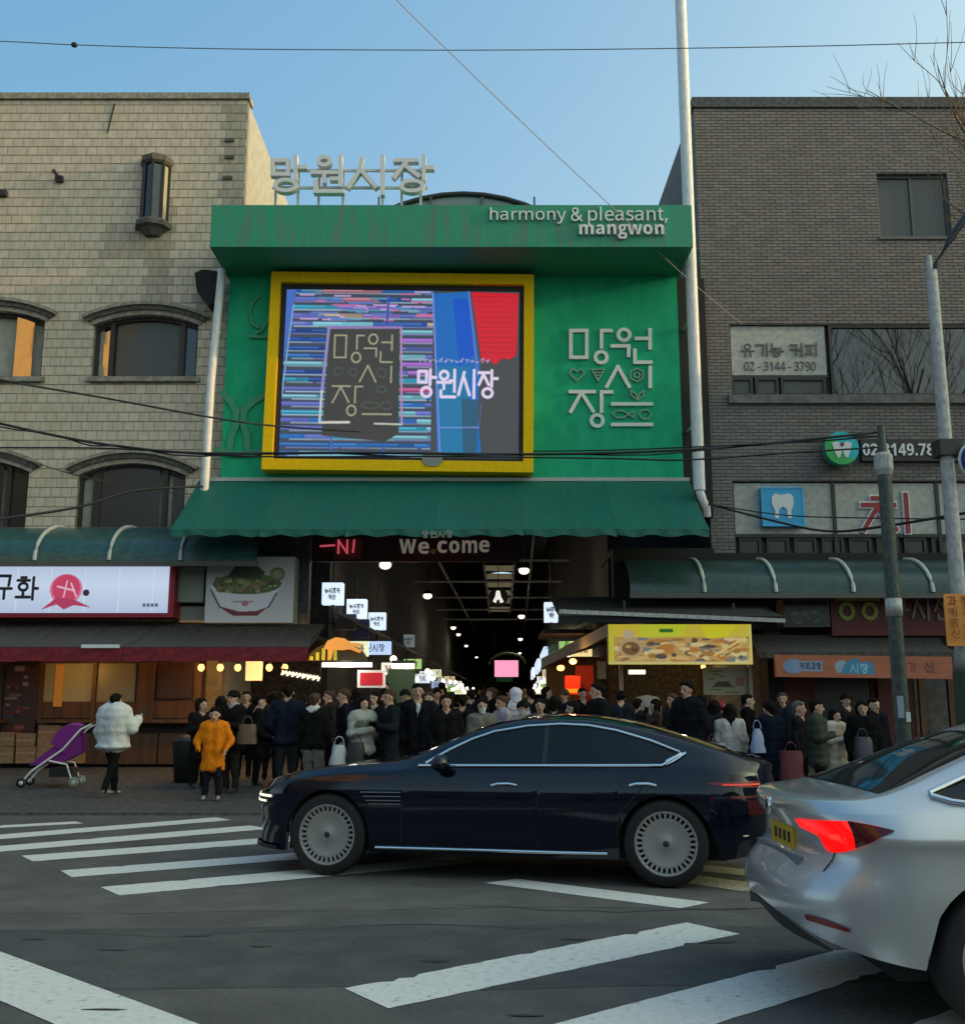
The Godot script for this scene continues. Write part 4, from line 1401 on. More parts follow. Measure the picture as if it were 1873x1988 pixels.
	for k in 26:
		p.rect(rng.randf_range(0, 70), rng.randf_range(0, 190), rng.randf_range(10, 40), rng.randf_range(6, 18), [Color8(108, 40, 34), Color8(132, 84, 66), Color8(150, 132, 124), Color8(58, 60, 84), Color8(40, 26, 26)][k % 5])
	p.soften(4)
	r = px_box(8, 1290, 72, 1424, 20.25)
	s = thing("photo_menu", "tall menu board of reddish food photos at the far left of the counter", "menu board", Vector3.ZERO)
	part("board", Shape.new().span(r[0], r[1] + Vector3(0, 0, -.1)), M.wood_dark, s)
	part("print", Shape.new().face(r[0], Vector3(r[1].x, r[0].y, r[0].z), r[1], Vector3(r[0].x, r[1].y, r[0].z)), printed(p.tex(), .4), s, Vector3(0, 0, .005))
	# cardboard boxes by the wall
	var carton := func(x0, y0, x1, y1, dd, label):
		var q := px_box(x0, y0, x1, y1, dd)
		var o := thing("cardboard_box", label, "box", Vector3.ZERO, 0.0, "cardboard boxes under the food counter")
		part("carton", Shape.new().span(q[0], q[1] + Vector3(0, 0, -.36)), M.card, o)
		var m: float = (q[0].x + q[1].x) * .5
		part("tape", Shape.new().span(Vector3(q[0].x, q[1].y - .14, q[0].z + .002), Vector3(q[1].x, q[1].y - .11, q[0].z + .004)), mat(rgb(.36, .25, .15), .4), o)
	var dd := 19.9
	carton.call(-30, 1450, 26, 1482, dd, "lower cardboard box at the left edge beneath the photo menu")
	carton.call(-26, 1422, 28, 1449, dd, "upper cardboard box at the left edge beneath the photo menu")
	carton.call(31, 1449, 69, 1482, dd, "lower box of the narrow stack just right of the photo menu")
	carton.call(32, 1424, 68, 1448, dd, "upper box of the narrow stack just right of the photo menu")
	carton.call(73, 1408, 116, 1482, dd, "tall cardboard box standing behind the purple stroller")
	carton.call(120, 1428, 160, 1482, dd, "plain cardboard box between the tall carton and the white jacket")
	# bulbs over the counter
	var k := 0
	for px in [391, 428, 462, 523, 553]:
		var b := P(px, 1296, 19.3)
		var o := thing("hanging_bulb", ["first warm bulb from the left over the crowded counter", "second warm bulb from the left over the crowded counter", "third warm bulb, just left of the square paper lamp", "warm bulb just right of the square paper lamp", "last warm bulb beside the white neon strip"][k], "lamp", b, 0, "warm bulbs under the brown awning")
		part("bulb", Shape.new().ball(Vector3.ZERO, Vector3(.062, .07, .062)), M.bulb, o)
		part("socket", Shape.new().lathe([Vector2(0, .06), Vector2(.03, .06), Vector2(.03, .14), Vector2(0, .14)]).tube([Vector3(0, .14, 0), Vector3(0, .52, 0)], .006, -1, 5), M.black, o)
		if k in [0, 2, 4]:
			lamp(Vector3(0, 0, 0), Color(1, .74, .4), .5, o, .06)
		k += 1
	r = px_box(477, 1284, 505, 1321, 19.5)
	var pl := thing("paper_lamp", "square white paper lamp among the warm bulbs", "lamp", Vector3.ZERO)
	part("shade", Shape.new().span(r[0], r[1] + Vector3(0, 0, -.24)), glow(Color(.92, .84, .64), .45), pl)
	part("hanger", Shape.new().bar(Vector3((r[0].x + r[1].x) * .5, r[1].y, -19.6), Vector3((r[0].x + r[1].x) * .5, r[1].y + .4, -19.6), .012, .012, Vector3.BACK), M.black, pl)
	var n0 := P(548, 1306, 19.0)
	var n1 := P(622, 1318, 19.0)
	var ns := thing("neon_strip", "small slanted white neon lettering strip under the red valance", "sign", Vector3.ZERO)
	part("backing", Shape.new().bar(n0, n1, .02, .16), M.black, ns)
	var zig := []
	for j in 22:
		zig.append([Vector2(lerpf(n0.x, n1.x, j / 22.0), lerpf(n0.y, n1.y, j / 22.0) - .03 + .02 * (j % 3)), Vector2(lerpf(n0.x, n1.x, (j + .6) / 22.0), lerpf(n0.y, n1.y, j / 22.0) + .03 - .02 * (j % 2))])
	part("lettering", Shape.new().strokes(zig, .03, .02, -18.985), glow(Color(1, .9, .75), 1.2), ns)
	part("hanger", Shape.new().bar(n0, n0 + Vector3(0, .35, 0), .015, .015, Vector3.BACK).bar(n1, n1 + Vector3(0, .35, 0), .015, .015, Vector3.BACK), M.black, ns)


# ---------------------------------------------------------------- alley
func alley(x: float, y: float, d: float) -> Vector3:
	return Vector3(x + .0315 * (d - 21.0), y, -d)


func alley_wall(called: String, x: float, y0: float, y1: float, d0: float, d1: float, t: float, m: Material, parent: Node) -> void:
	var s := Shape.new()
	var a := alley(x, y0, d0)
	var b := alley(x, y0, d1)
	s.bar(Vector3(a.x, (y0 + y1) * .5, a.z), Vector3(b.x, (y0 + y1) * .5, b.z), t, y1 - y0)
	part(called, s, m, parent)


func hall() -> void:
	var h := thing("market_arcade", "long dark covered market alley running back under the gate", "building", Vector3.ZERO)
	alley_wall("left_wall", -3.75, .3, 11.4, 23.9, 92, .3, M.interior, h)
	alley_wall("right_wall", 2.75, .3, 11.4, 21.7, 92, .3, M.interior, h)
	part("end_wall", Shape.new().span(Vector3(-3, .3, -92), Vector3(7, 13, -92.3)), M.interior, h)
	for k in 7:                                              # arched ribs under the roof
		var d := 24.0 + k * 6.5
		var pts := []
		for j in 13:
			var a := lerpf(-1, 1, j / 12.0)
			pts.append(alley(-.5 + sin(a) * 3.7, 9.3 + cos(a) * 3.75, d))
		part("rib", Shape.new().tube(pts, .07, -1, 6), M.steel, h)
		part("tie", Shape.new().tube([alley(-3.6, 6.6, d), alley(2.6, 6.6, d)], .05, -1, 6), M.steel, h)
	part("purlin", Shape.new().tube([alley(1.3, 7.0, 23), alley(1.3, 7.0, 90)], .07, -1, 6), M.frame_grey, h)
	part("purlin", Shape.new().tube([alley(-2.3, 7.0, 23), alley(-2.3, 7.0, 90)], .07, -1, 6), M.frame_grey, h)
	# pale slats high at the back; their glow stands in for daylight through skylights
	var lv := thing("glow_skylight", "ladder of pale glowing slats standing in for skylights in the dark arcade roof", "window", Vector3.ZERO)
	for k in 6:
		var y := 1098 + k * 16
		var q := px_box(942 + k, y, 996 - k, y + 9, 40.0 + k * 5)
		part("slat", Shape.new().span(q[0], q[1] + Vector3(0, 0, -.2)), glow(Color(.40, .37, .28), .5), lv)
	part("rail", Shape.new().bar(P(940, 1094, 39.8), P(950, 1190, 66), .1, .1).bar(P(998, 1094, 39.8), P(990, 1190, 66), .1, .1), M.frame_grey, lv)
	# round sign
	var c := P(967, 1160, 27.0)
	var rs := thing("round_black_sign", "round black hanging sign with a white drop-shaped figure", "sign", c)
	part("disc", Shape.new().lathe([Vector2(0, -.05), Vector2(.25, -.05), Vector2(.25, .05), Vector2(0, .05)], Vector3.ZERO, Basis(Vector3.RIGHT, PI / 2), 24), M.black, rs)
	part("figure", Shape.new().prism([Vector2(-.05, .17), Vector2(.04, .17), Vector2(.07, .02), Vector2(.14, -.12), Vector2(.05, -.15), Vector2(.03, -.06), Vector2(-.03, -.06), Vector2(-.06, -.15), Vector2(-.14, -.11), Vector2(-.08, .02)], .01, Transform3D(Basis.IDENTITY, Vector3(0, 0, .064))), glow(Color(.9, .9, .9), .6), rs)
	part("hanger", Shape.new().bar(Vector3(0, .25, 0), Vector3(0, 2.5, 0), .02, .02, Vector3.BACK), M.black, rs)
	# board with welcome lettering
	var r := px_box(604, 1030, 1008, 1090, 21.2)
	var wb := thing("welcome_board", "dark red board with pale welcome lettering hung under the green awning", "sign", Vector3.ZERO)
	part("board", Shape.new().span(r[0], r[1] + Vector3(0, 0, -.12)), mat(rgb(.05, .007, .009), .6), wb)
	var wl := [["w", 775, 808, 1047, 1074], ["e", 812, 833, 1052, 1075], ["c", 849, 868, 1050, 1073], ["o", 872, 892, 1050, 1073], ["m", 897, 926, 1049, 1073], ["e", 930, 950, 1049, 1072]]
	for q in wl:
		text_part(q[0], P(q[1], q[4], 21.18) * Vector3(1, 1, 0) + Vector3(0, 0, -21.2), P(q[2], q[3], 21.18), .04, glow(Color(.78, .74, .70), .13), wb, "letter", 700)
	part("gold_dot", Shape.new().ball(P(841, 1070, 21.17), Vector3(.06, .06, .03), 8), mat(rgb(.5, .28, .04), .5), wb)
	var ng := glow(Color(1.0, .42, .5), .3)
	var nz := P(672, 1060, 21.15)
	part("pink_neon", Shape.new().strokes([[Vector2(nz.x - .16, nz.y - .14), Vector2(nz.x - .16, nz.y + .12), Vector2(nz.x + .02, nz.y - .14), Vector2(nz.x + .02, nz.y + .12)], [Vector2(nz.x + .16, nz.y + .12), Vector2(nz.x + .14, nz.y - .12)], [Vector2(nz.x - .52, nz.y), Vector2(nz.x - .25, nz.y + .02)]], .035, .03, -21.19), ng, wb)
	part("neon_plate", Shape.new().span(Vector3(nz.x - .25, nz.y - .26, -21.198), Vector3(nz.x + .32, nz.y + .16, -21.194)), mat(rgb(.22, .03, .05), .5), wb)
	# hanging cube signs
	var cube := [[625, 1131, 665, 1173, 22.4, "largest, highest white lit cube sign hanging left of the alley"], [673, 1163, 711, 1200, 25.5, "second white lit cube sign from the left, above a navy one"], [715, 1189, 748, 1222, 28.5, "third white lit cube sign, nearest the lamp row"], [781, 1232, 804, 1256, 40.0, "small dim cube sign farthest down the left row"], [1057, 1169, 1083, 1207, 24.0, "narrow white lit sign on the right side of the alley"]]
	for q in cube:
		r = px_box(q[0], q[1], q[2], q[3], q[4])
		var o := thing("cube_sign", q[5], "sign", Vector3.ZERO, 0, "white lit signs hanging in the alley")
		var w: float = r[1].x - r[0].x
		var hh: float = r[1].y - r[0].y
		part("light_box", Shape.new().span(r[0], r[1] + Vector3(0, 0, -.3)), M.box_white if q[4] < 35 else glow(Color(.5, .55, .56), .4), o)
		var st := []
		for j in 2:
			for i in (4 if j == 0 else 2):
				st.append_array(move_strokes(syllable(["gwa", "nong", "si", "hong", "keo", "sin"][(i + j * 3 + int(q[0])) % 6]), r[0].x + w * (.14 + .19 * i + .18 * j), r[0].y + hh * (.52 - .3 * j), w * .17, hh * .22))
		part("lettering", Shape.new().strokes(st, .016, .006, r[0].z), M.black, o)
		part("bracket", Shape.new().span(Vector3(r[0].x + w * .42, r[0].y - .3, r[0].z - .12), Vector3(r[0].x + w * .58, r[0].y - .002, r[0].z - .2)), M.dark_metal, o)
		part("hanger", Shape.new().bar(Vector3(r[0].x + w * .5, r[1].y, r[0].z - .15), Vector3(r[0].x + w * .5, r[1].y + 1.2, r[0].z - .15), .03, .03, Vector3.BACK), M.dark_metal, o)
	for q in [[684, 1202, 716, 1238, 26.5], [650, 1192, 690, 1222, 24.5]]:
		r = px_box(q[0], q[1], q[2], q[3], q[4])
		one("navy_cube_sign", ["dark navy cube sign below the second white one", "grey blue cloth sign below the largest white cube"][0 if q[0] == 684 else 1], "sign", Shape.new().span(r[0], r[1] + Vector3(0, 0, -.25)), M.navy_box if q[0] == 684 else mat(rgb(.12, .14, .2), .6))
	# pendant lamps in two rows
	var lamps := [[748, 1097, 24, .2], [830, 1157, 33, .2], [880, 1219, 49, .17], [890, 1232, 55, .16], [905, 1254, 67, .16], [925, 1276, 84, .16], [1017, 1108, 25, .18], [1012, 1197, 40, .18], [1010, 1241, 58, .18], [1009, 1268, 80, .16]]
	var k := 0
	for q in lamps:
		var o := thing("pendant_lamp", "%s pendant lamp of the %s row in the alley" % [["nearest and highest", "second", "third", "fourth", "second farthest", "farthest"][k], "left"] if k < 6 else "%s pendant lamp of the %s row in the alley" % [["nearest and highest", "second", "third", "farthest"][k - 6], "right"], "lamp", P(q[0], q[1], q[2]), 0, "pendant lamps hanging along the market alley")
		part("bulb", Shape.new().ball(Vector3.ZERO, Vector3(q[3], q[3] * .7, q[3]) * .72, 10), M.bulb_white, o)
		part("shade", Shape.new().lathe([Vector2(.03, q[3] * .95), Vector2(q[3] * .5, q[3] * .8), Vector2(q[3] * .95, q[3] * .25)]).tube([Vector3(0, q[3] * .9, 0), Vector3(0, 2.3, 0)], .012, -1, 5), M.black, o)
		if k in [0, 1, 2, 4, 6, 7, 8]:
			lamp(Vector3(0, -.02, 0), Color(1, .93, .8), .5 if q[2] < 45 else 1.2, o, .1)
		k += 1
	# lit stall signs down both sides
	var hues := [Color(.9, .93, .75), Color(.85, .9, .95), Color(.95, .85, .6), Color(.7, .8, .95), Color(.92, .92, .88), Color(.6, .75, .45), Color(.95, .93, .85)]
	for side in [-1, 1]:
		for j in 15:
			var d := 25.5 + j * 3.4
			var x := -3.1 if side < 0 else 2.2
			var y := 2.75 + .25 * sin(j * 2.1) - .012 * j
			var c2: Color = hues[(j * 3 + side + 1) % 7]
			var o := thing("stall_sign", "lit stall sign in the receding row on the %s of the alley" % ("left" if side < 0 else "right"), "sign", alley(x, y, d), 0, "lit signs along the %s stalls" % ("left" if side < 0 else "right"))
			var w := .5 + .3 * absf(sin(j * 1.7))
			part("light_box", Shape.new().box(Vector3(side * .05, .1, 0), Vector3(w, .36, .14)), glow(c2, .35 + .45 * absf(sin(j * 2.9 + side))), o)
			part("lettering", Shape.new().strokes(word([["mang", "gu", "hwa"], ["sin", "si", "jang"], ["gwa", "keo", "pi"]][j % 3], side * .05 - w * .36, .0, w * .2, .2), .022, .008, .072), M.navy_box if j % 2 else M.red_paint, o)
			part("bracket", Shape.new().bar(Vector3(side * .2, .1, -.08), Vector3(side * .75, .1, -.08), .04, .04), M.dark_metal, o)
			for half in 2:
				var s2 := thing("stall_lamp", "bare bulb over a stall in the %s row of the alley" % ("left" if side < 0 else "right"), "lamp", alley((-2.35 if side < 0 else 1.95) + .2 * sin(j * 3.0 + half), 2.45 + .18 * cos(j * 1.9 + half * 2.0), d + .5 + half * 1.7), 0, "bare bulbs over the %s stalls" % ("left" if side < 0 else "right"))
				part("bulb", Shape.new().ball(Vector3.ZERO, Vector3(.09, .09, .09), 8), M.bulb_white, s2)
				part("cord", Shape.new().tube([Vector3(0, .08, 0), Vector3(-.1, .8, 0)], .01, -1, 4), M.black, s2)
				if j % 3 == 0 and half == 0:
					lamp(Vector3.ZERO, Color(1, .90, .72), .4, s2, .07)
	for side in [-1, 1]:                                       # stall roofs and counters
		for j in 7:
			var d := 26.0 + j * 8.0
			var x := -2.95 if side < 0 else 2.05
			var o := thing("market_stall", "dim stall with sloping awning lining the %s of the alley" % ("left" if side < 0 else "right"), "stall", alley(x, .4, d), -.0315, "stalls along the %s of the alley" % ("left" if side < 0 else "right"))
			part("counter", Shape.new().span(Vector3(-.5, 0, -3.4), Vector3(.5, .8, 3.4)), M.wood_dark if j % 2 else M.panel_pale, o)
			part("goods", Shape.new().span(Vector3(-.4, .8, -3.0), Vector3(.4, 1.0, 3.0)), [M.lime, M.cream, M.red_cloth, M.card][j % 4], o)
			part("awning", Shape.new().face(Vector3(side * .5, 3.15, -3.4), Vector3(side * .5, 3.15, 3.4), Vector3(-side * .5, 2.75, 3.4), Vector3(-side * .5, 2.75, -3.4)), [M.grey_cloth, M.awning, M.red_cloth][j % 3], o)
	# pink banner at the end
	r = px_box(960, 1282, 1006, 1314, 56.0)
	var pb := thing("pink_banner", "pink lit banner with green foot across the far end of the alley", "banner", Vector3.ZERO)
	part("sheet", Shape.new().span(r[0], r[1] + Vector3(0, 0, -.05)), glow(Color(.98, .62, .76), .75), pb)
	part("green_foot", Shape.new().span(r[0] + Vector3(.1, -.26, 0), Vector3(r[1].x - .3, r[0].y - .003, -56.05)), mat(rgb(.05, .3, .15), .6), pb)
	part("cord", Shape.new().bar(Vector3(r[0].x, r[1].y, -56), Vector3(r[0].x, r[1].y + 2.5, -56), .03, .03, Vector3.BACK), M.black, pb)
	var arch := []
	for j in 13:
		var a := PI * j / 12.0
		arch.append(P(985, 1290, 58) + Vector3(cos(a) * 1.0, sin(a) * .62, 0))
	one("green_arch", "faint green arch far down the alley above the pink banner", "arch", Shape.new().tube(arch, .07, -1, 6), mat(rgb(.08, .14, .06), .6))
	# shops just inside on the left: fried food sign, tubes, red board
	r = px_box(598, 1237, 712, 1287, 19.6)
	var ff := thing("fried_food_sign", "yellow striped sign with a golden fried chicken at the alley's left corner", "sign", Vector3.ZERO)
	var base := []
	for j in 13:
		var a := PI * j / 12.0
		base.append(Vector2((r[0].x + r[1].x) * .5 + cos(a) * (r[1].x - r[0].x) * .5, r[0].y + .04 + sin(a) * (r[1].y - r[0].y) * .72))
	part("panel", Shape.new().prism(base, .12, Transform3D(Basis.IDENTITY, Vector3(0, 0, -19.62))), mat(rgb(.10, .085, .03), .5), ff)
	for j in 5:
		var x: float = r[0].x + .04 + j * .11
		part("stripe", Shape.new().span(Vector3(x, r[0].y + .05, -19.618), Vector3(x + .06, r[0].y + .12 + .075 * j, -19.6)), glow(Color(.72, .68, .22), .45), ff)
	var chicken := [Vector2(-.26, .02), Vector2(-.2, .15), Vector2(-.05, .22), Vector2(.12, .2), Vector2(.24, .12), Vector2(.42, .11), Vector2(.44, .06), Vector2(.3, .05), Vector2(.45, -.03), Vector2(.4, -.07), Vector2(.22, .0), Vector2(.06, -.02), Vector2(-.08, .0), Vector2(-.12, -.18), Vector2(-.18, -.18), Vector2(-.16, -.02)]
	part("golden_chicken", Shape.new().prism(chicken, .06, Transform3D(Basis.IDENTITY, Vector3(P(655, 1260, 19.5).x, P(655, 1260, 19.5).y, -19.55))), glow(Color(.92, .62, .3), .42), ff)
	part("bracket", Shape.new().bar(Vector3(r[0].x + .2, r[0].y + .2, -19.72), Vector3(r[0].x + .2, r[0].y + .2, -20.7), .05, .05), M.dark_metal, ff)
	for q in [[625, 1286, 722, 1295, "long white fluorescent tube beneath the fried food sign"], [760, 1287, 804, 1297, "short white fluorescent tube right of the red board"]]:
		r = px_box(q[0], q[1], q[2], q[3], 20.6)
		var o := thing("tube_light", q[4], "lamp", Vector3.ZERO)
		part("tube", Shape.new().span(r[0], r[1] + Vector3(0, 0, -.08)), glow(Color(1, .93, .9), 1.1), o)
		part("fitting", Shape.new().span(r[0] + Vector3(0, .09, .01), r[1] + Vector3(0, .05, -.1)), M.dark_metal, o)
		lamp(Vector3((r[0].x + r[1].x) * .5, r[0].y - .06, -20.6), Color(1, .95, .88), .22, o, .1)
	r = px_box(694, 1301, 748, 1335, 20.8)
	var rb := thing("red_stall_board", "red board with white border above the heads at the alley corner", "sign", Vector3.ZERO)
	part("border", Shape.new().span(r[0], r[1] + Vector3(0, 0, -.05)), M.white_paint, rb)
	part("board", Shape.new().span(r[0] + Vector3(.05, .05, .012), r[1] + Vector3(-.05, -.05, -.01)), glow(Color(.6, .06, .12), .5), rb)
	part("pole", Shape.new().span(Vector3(r[0].x + .25, .4, -20.86), Vector3(r[0].x + .3, r[0].y, -20.9)), M.dark_metal, rb)
	r = px_box(752, 1299, 806, 1338, 21.5)
	one("green_stall_board", "dark green board right of the red board in the alley", "sign", Shape.new().span(r[0] - Vector3(0, 1.4, 0), r[1] + Vector3(0, 0, -.05)), mat(rgb(.03, .08, .03), .6))


# ---------------------------------------------------------------- right shops
func right_shops() -> void:
	var w := thing("right_shop_block", "low shop block under the dark canopies right of the market alley", "building", Vector3.ZERO)
	part("upper_wall", Shape.new().span(Vector3(2.6, 2.9, -20.7), Vector3(60, 4.5, -21.0)), M.soot, w)
	part("roof_slab", Shape.new().span(Vector3(2.6, 4.5, -20.7), Vector3(4.63, 4.6, -23)), M.soot, w)
	part("back_wall", Shape.new().span(Vector3(2.9, .3, -22.6), Vector3(5.5, 2.9, -22.8)), worn(rgb(.10, .085, .06), rgb(.22, .18, .12), Vector3(.8, .8, .8), .8, 61), w)
	part("ceiling", Shape.new().span(Vector3(1.2, 2.9, -20.7), Vector3(5.5, 2.98, -22.6)), M.interior, w)
	part("pier", Shape.new().span(Vector3(5.5, .3, -20.4), Vector3(5.8, 2.9, -22.8)), M.soot, w)
	for q in [[5.8, 6.35], [7.6, 8.3]]:
		part("red_pier", Shape.new().span(Vector3(q[0], .3, -20.4), Vector3(q[1], 2.75, -20.7)), mat(rgb(.075, .012, .006), .6), w)
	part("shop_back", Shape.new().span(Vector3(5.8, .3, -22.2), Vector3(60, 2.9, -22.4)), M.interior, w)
	part("door_frame", Shape.new().span(Vector3(6.35, .4, -20.5), Vector3(6.42, 2.6, -20.6)).span(Vector3(7.5, .4, -20.5), Vector3(7.58, 2.6, -20.6)).span(Vector3(6.42, 2.5, -20.5), Vector3(7.5, 2.6, -20.6)), M.wood_dark, w)
	part("glass_door", Shape.new().span(Vector3(6.42, .42, -20.54), Vector3(7.5, 2.5, -20.555)), M.glass_dull, w)
	part("wood_shelf", Shape.new().span(Vector3(8.5, .3, -20.3), Vector3(9.6, 1.0, -20.7)), mat(rgb(.2, .07, .02), .7), w)
	part("wood_post", Shape.new().span(Vector3(8.35, .4, -20.3), Vector3(8.45, 2.7, -20.4)).span(Vector3(9.0, 1.0, -20.5), Vector3(9.1, 2.0, -20.6)), mat(rgb(.12, .06, .03), .7), w)
	var ribs := []
	for px in [1359, 1495, 1643, 1794, 1950]:
		ribs.append(P(px, 1120, 19.8).x)
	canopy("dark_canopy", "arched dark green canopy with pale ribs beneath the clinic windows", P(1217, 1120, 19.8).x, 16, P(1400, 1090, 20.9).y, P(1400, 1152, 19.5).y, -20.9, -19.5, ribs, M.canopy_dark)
	# awning with a white front bar
	var a := sloped_awning("black_awning", "black awning with a pale front bar over the noodle stall", P(1085, 1190, 18.4).x, P(1525, 1195, 18.4).x, P(1300, 1158, 20.5).y, -20.6, P(1300, 1196, 18.4).y, -18.4, .12, M.soot, M.soot, [])
	var b0 := P(1085, 1187, 18.36)
	var b1 := P(1523, 1205, 18.36)
	part("pale_bar", Shape.new().bar(b0, b1, .05, .07), M.steel, a)
	# food banner
	var p := Print.new(420, 120, Color8(226, 206, 70))
	p.rect(0, 38, 420, 80, Color8(206, 168, 96))
	for k in 150:
		var y := rng.randf_range(44, 112)
		p.dot(rng.randf_range(30, 410), y, rng.randf_range(4, 26), rng.randf_range(2, 9), [Color8(226, 190, 120), Color8(176, 128, 66), Color8(96, 84, 70), Color8(232, 214, 150), Color8(198, 132, 60), Color8(134, 138, 130)][rng.randi() % 6])
	p.dot(66, 70, 36, 32, Color8(196, 168, 116)); p.dot(66, 72, 26, 20, Color8(128, 96, 60)); p.dot(58, 66, 9, 5, Color8(206, 170, 96)); p.dot(76, 76, 10, 5, Color8(92, 70, 44)); p.dot(60, 30, 18, 14, Color8(206, 190, 150))
	p.poly([Vector2(90, 0), Vector2(230, 0), Vector2(220, 36), Vector2(100, 40)], Color8(214, 222, 60))
	p.poly([Vector2(270, 4), Vector2(380, 2), Vector2(350, 38), Vector2(290, 42)], Color8(228, 226, 48))
	p.rect(150, 14, 40, 10, Color8(60, 120, 50))
	p.line(Vector2(400, 40), Vector2(310, 92), 7, Color8(238, 214, 128))
	p.line(Vector2(408, 50), Vector2(326, 96), 5, Color8(222, 190, 100))
	p.rect(0, 0, 16, 118, Color8(216, 208, 60)); p.rect(0, 112, 420, 6, Color8(226, 214, 150)); p.rect(412, 0, 8, 118, Color8(226, 216, 120))
	p.soften(3)
	var r := px_box(1181, 1212, 1459, 1290, 19.2)
	var s := thing("food_banner", "bright yellow banner with food photos above the right stall", "banner", Vector3.ZERO)
	part("box", Shape.new().span(r[0], r[1] + Vector3(0, 0, -.2)), M.cream, s)
	part("print", Shape.new().face(r[0], Vector3(r[1].x, r[0].y, r[0].z), r[1], Vector3(r[0].x, r[1].y, r[0].z)), printed(p.tex(), .4, .42), s, Vector3(0, 0, .005))
	part("hanger", Shape.new().span(Vector3(r[0].x + .3, r[1].y, -19.3), Vector3(r[0].x + .34, r[1].y + .45, -19.34)).span(Vector3(r[1].x - .3, r[1].y, -19.3), Vector3(r[1].x - .26, r[1].y + .4, -19.34)), M.dark_metal, s)
	lamp(Vector3(4.3, 2.2, -20.6), Color(1, .86, .6), .28, w, .1)
	part("lamp_bulb", Shape.new().ball(Vector3(4.3, 2.25, -20.6), Vector3(.05, .05, .05), 8), M.bulb, w)
	r = px_box(1365, 1296, 1452, 1349, 19.8)
	p = Print.new(128, 84, Color8(150, 148, 124))
	for k in 9:
		p.rect(rng.randf_range(6, 60), 10 + k * 8, rng.randf_range(12, 50), 3, Color8(84, 80, 66))
	p.rect(92, 30, 24, 26, Color8(150, 96, 84)); p.poly([Vector2(24, 60), Vector2(40, 42), Vector2(70, 44), Vector2(84, 58)], Color8(70, 62, 48))
	s = thing("stall_menu", "pale printed menu board hanging under the yellow food banner", "menu board", Vector3.ZERO)
	part("board", Shape.new().span(r[0], r[1] + Vector3(0, 0, -.06)), M.cream, s)
	part("print", Shape.new().face(r[0], Vector3(r[1].x, r[0].y, r[0].z), r[1], Vector3(r[0].x, r[1].y, r[0].z)), printed(p.tex(), .5), s, Vector3(0, 0, .005))
	part("pole", Shape.new().span(Vector3(r[0].x + .1, .4, -19.83), Vector3(r[0].x + .14, r[0].y, -19.86)).span(Vector3(r[1].x - .14, .4, -19.83), Vector3(r[1].x - .1, r[0].y, -19.86)), M.dark_metal, s)
	# stall counter
	var c := thing("noodle_stall", "stall counter with posts and steam lids under the yellow banner", "stall", Vector3.ZERO)
	part("counter", Shape.new().span(Vector3(2.5, .4, -19.6), Vector3(5.0, 1.25, -20.4)), mat(rgb(.10, .035, .02), .7), c)
	part("counter_top", Shape.new().span(Vector3(2.45, 1.25, -19.55), Vector3(5.05, 1.3, -20.45)), mat(rgb(.25, .1, .05), .5), c)
	for x in [2.55, 4.95]:
		part("post", Shape.new().span(Vector3(x, 1.3, -19.7), Vector3(x + .07, 2.9, -19.77)), mat(rgb(.34, .26, .18), .5), c)
	part("pot", Shape.new().lathe([Vector2(0, 0), Vector2(.25, 0), Vector2(.26, .28), Vector2(.2, .36), Vector2(0, .4)], Vector3(3.1, 1.3, -20.0)), M.steel, c)
	part("pot", Shape.new().lathe([Vector2(0, 0), Vector2(.2, 0), Vector2(.2, .22), Vector2(0, .28)], Vector3(3.8, 1.3, -20.05)), M.steel, c)
	part("shelf_lamp", Shape.new().span(Vector3(2.75, 2.08, -19.8), Vector3(3.05, 2.16, -19.95)), glow(Color(1, .95, .85), .9), c)
	# corner stall at the alley's right: grey awning edge, red lantern, warm light
	var g := thing("corner_stall", "corner stall with slanted grey awning and a glowing red lantern at the alley's right", "stall", Vector3.ZERO)
	var e0 := P(1052, 1288, 24.5)
	var e1 := P(1183, 1222, 19.3)
	part("awning", Shape.new().face(e0, e1, e1 + Vector3(1.2, .35, -.2), e0 + Vector3(1.2, .35, 0)), mat(rgb(.22, .23, .23), .7), g)
	part("awning_edge", Shape.new().bar(e0, e1, .04, .22), mat(rgb(.3, .31, .31), .7), g)
	part("back", Shape.new().span(Vector3(1.45, .4, -24.2), Vector3(2.85, 2.6, -24.3)), mat(rgb(.3, .17, .06), .7), g)
	r = px_box(1098, 1312, 1126, 1348, 21.2)
	part("red_lantern", Shape.new().span(r[0], r[1] + Vector3(0, 0, -.3)), glow(Color(.86, .16, .03), .55), g)  # red lantern built as a plain block whose material glows
	part("yellow_band", Shape.new().span(r[0] + Vector3(-.02, .03, .012), Vector3(r[1].x + .03, r[0].y + .11, -21.21)), glow(Color(.9, .58, .1), .5), g)
	r = px_box(1118, 1292, 1152, 1352, 21.8)
	part("red_cloth", Shape.new().span(r[0] - Vector3(0, .2, 0), r[1] + Vector3(0, 0, -.2)), mat(rgb(.4, .03, .012), .7), g)
	r = px_box(1160, 1284, 1176, 1318, 20.3)
	part("price_card", Shape.new().span(r[0], r[1] + Vector3(0, 0, -.02)), M.cream, g)
	for q in [[1088, 1297, .0, .0], [1112, 1284, 0, 0]]:
		part("spot", Shape.new().ball(P(q[0], q[1], 21.0), Vector3(.08, .06, .06), 8), M.bulb, g)
	lamp(P(1112, 1288, 20.9), Color(1, .72, .4), .3, g, .07)
	part("counter", Shape.new().span(Vector3(1.5, .4, -20.4), Vector3(2.5, 1.1, -21.6)), M.wood_dark, g)
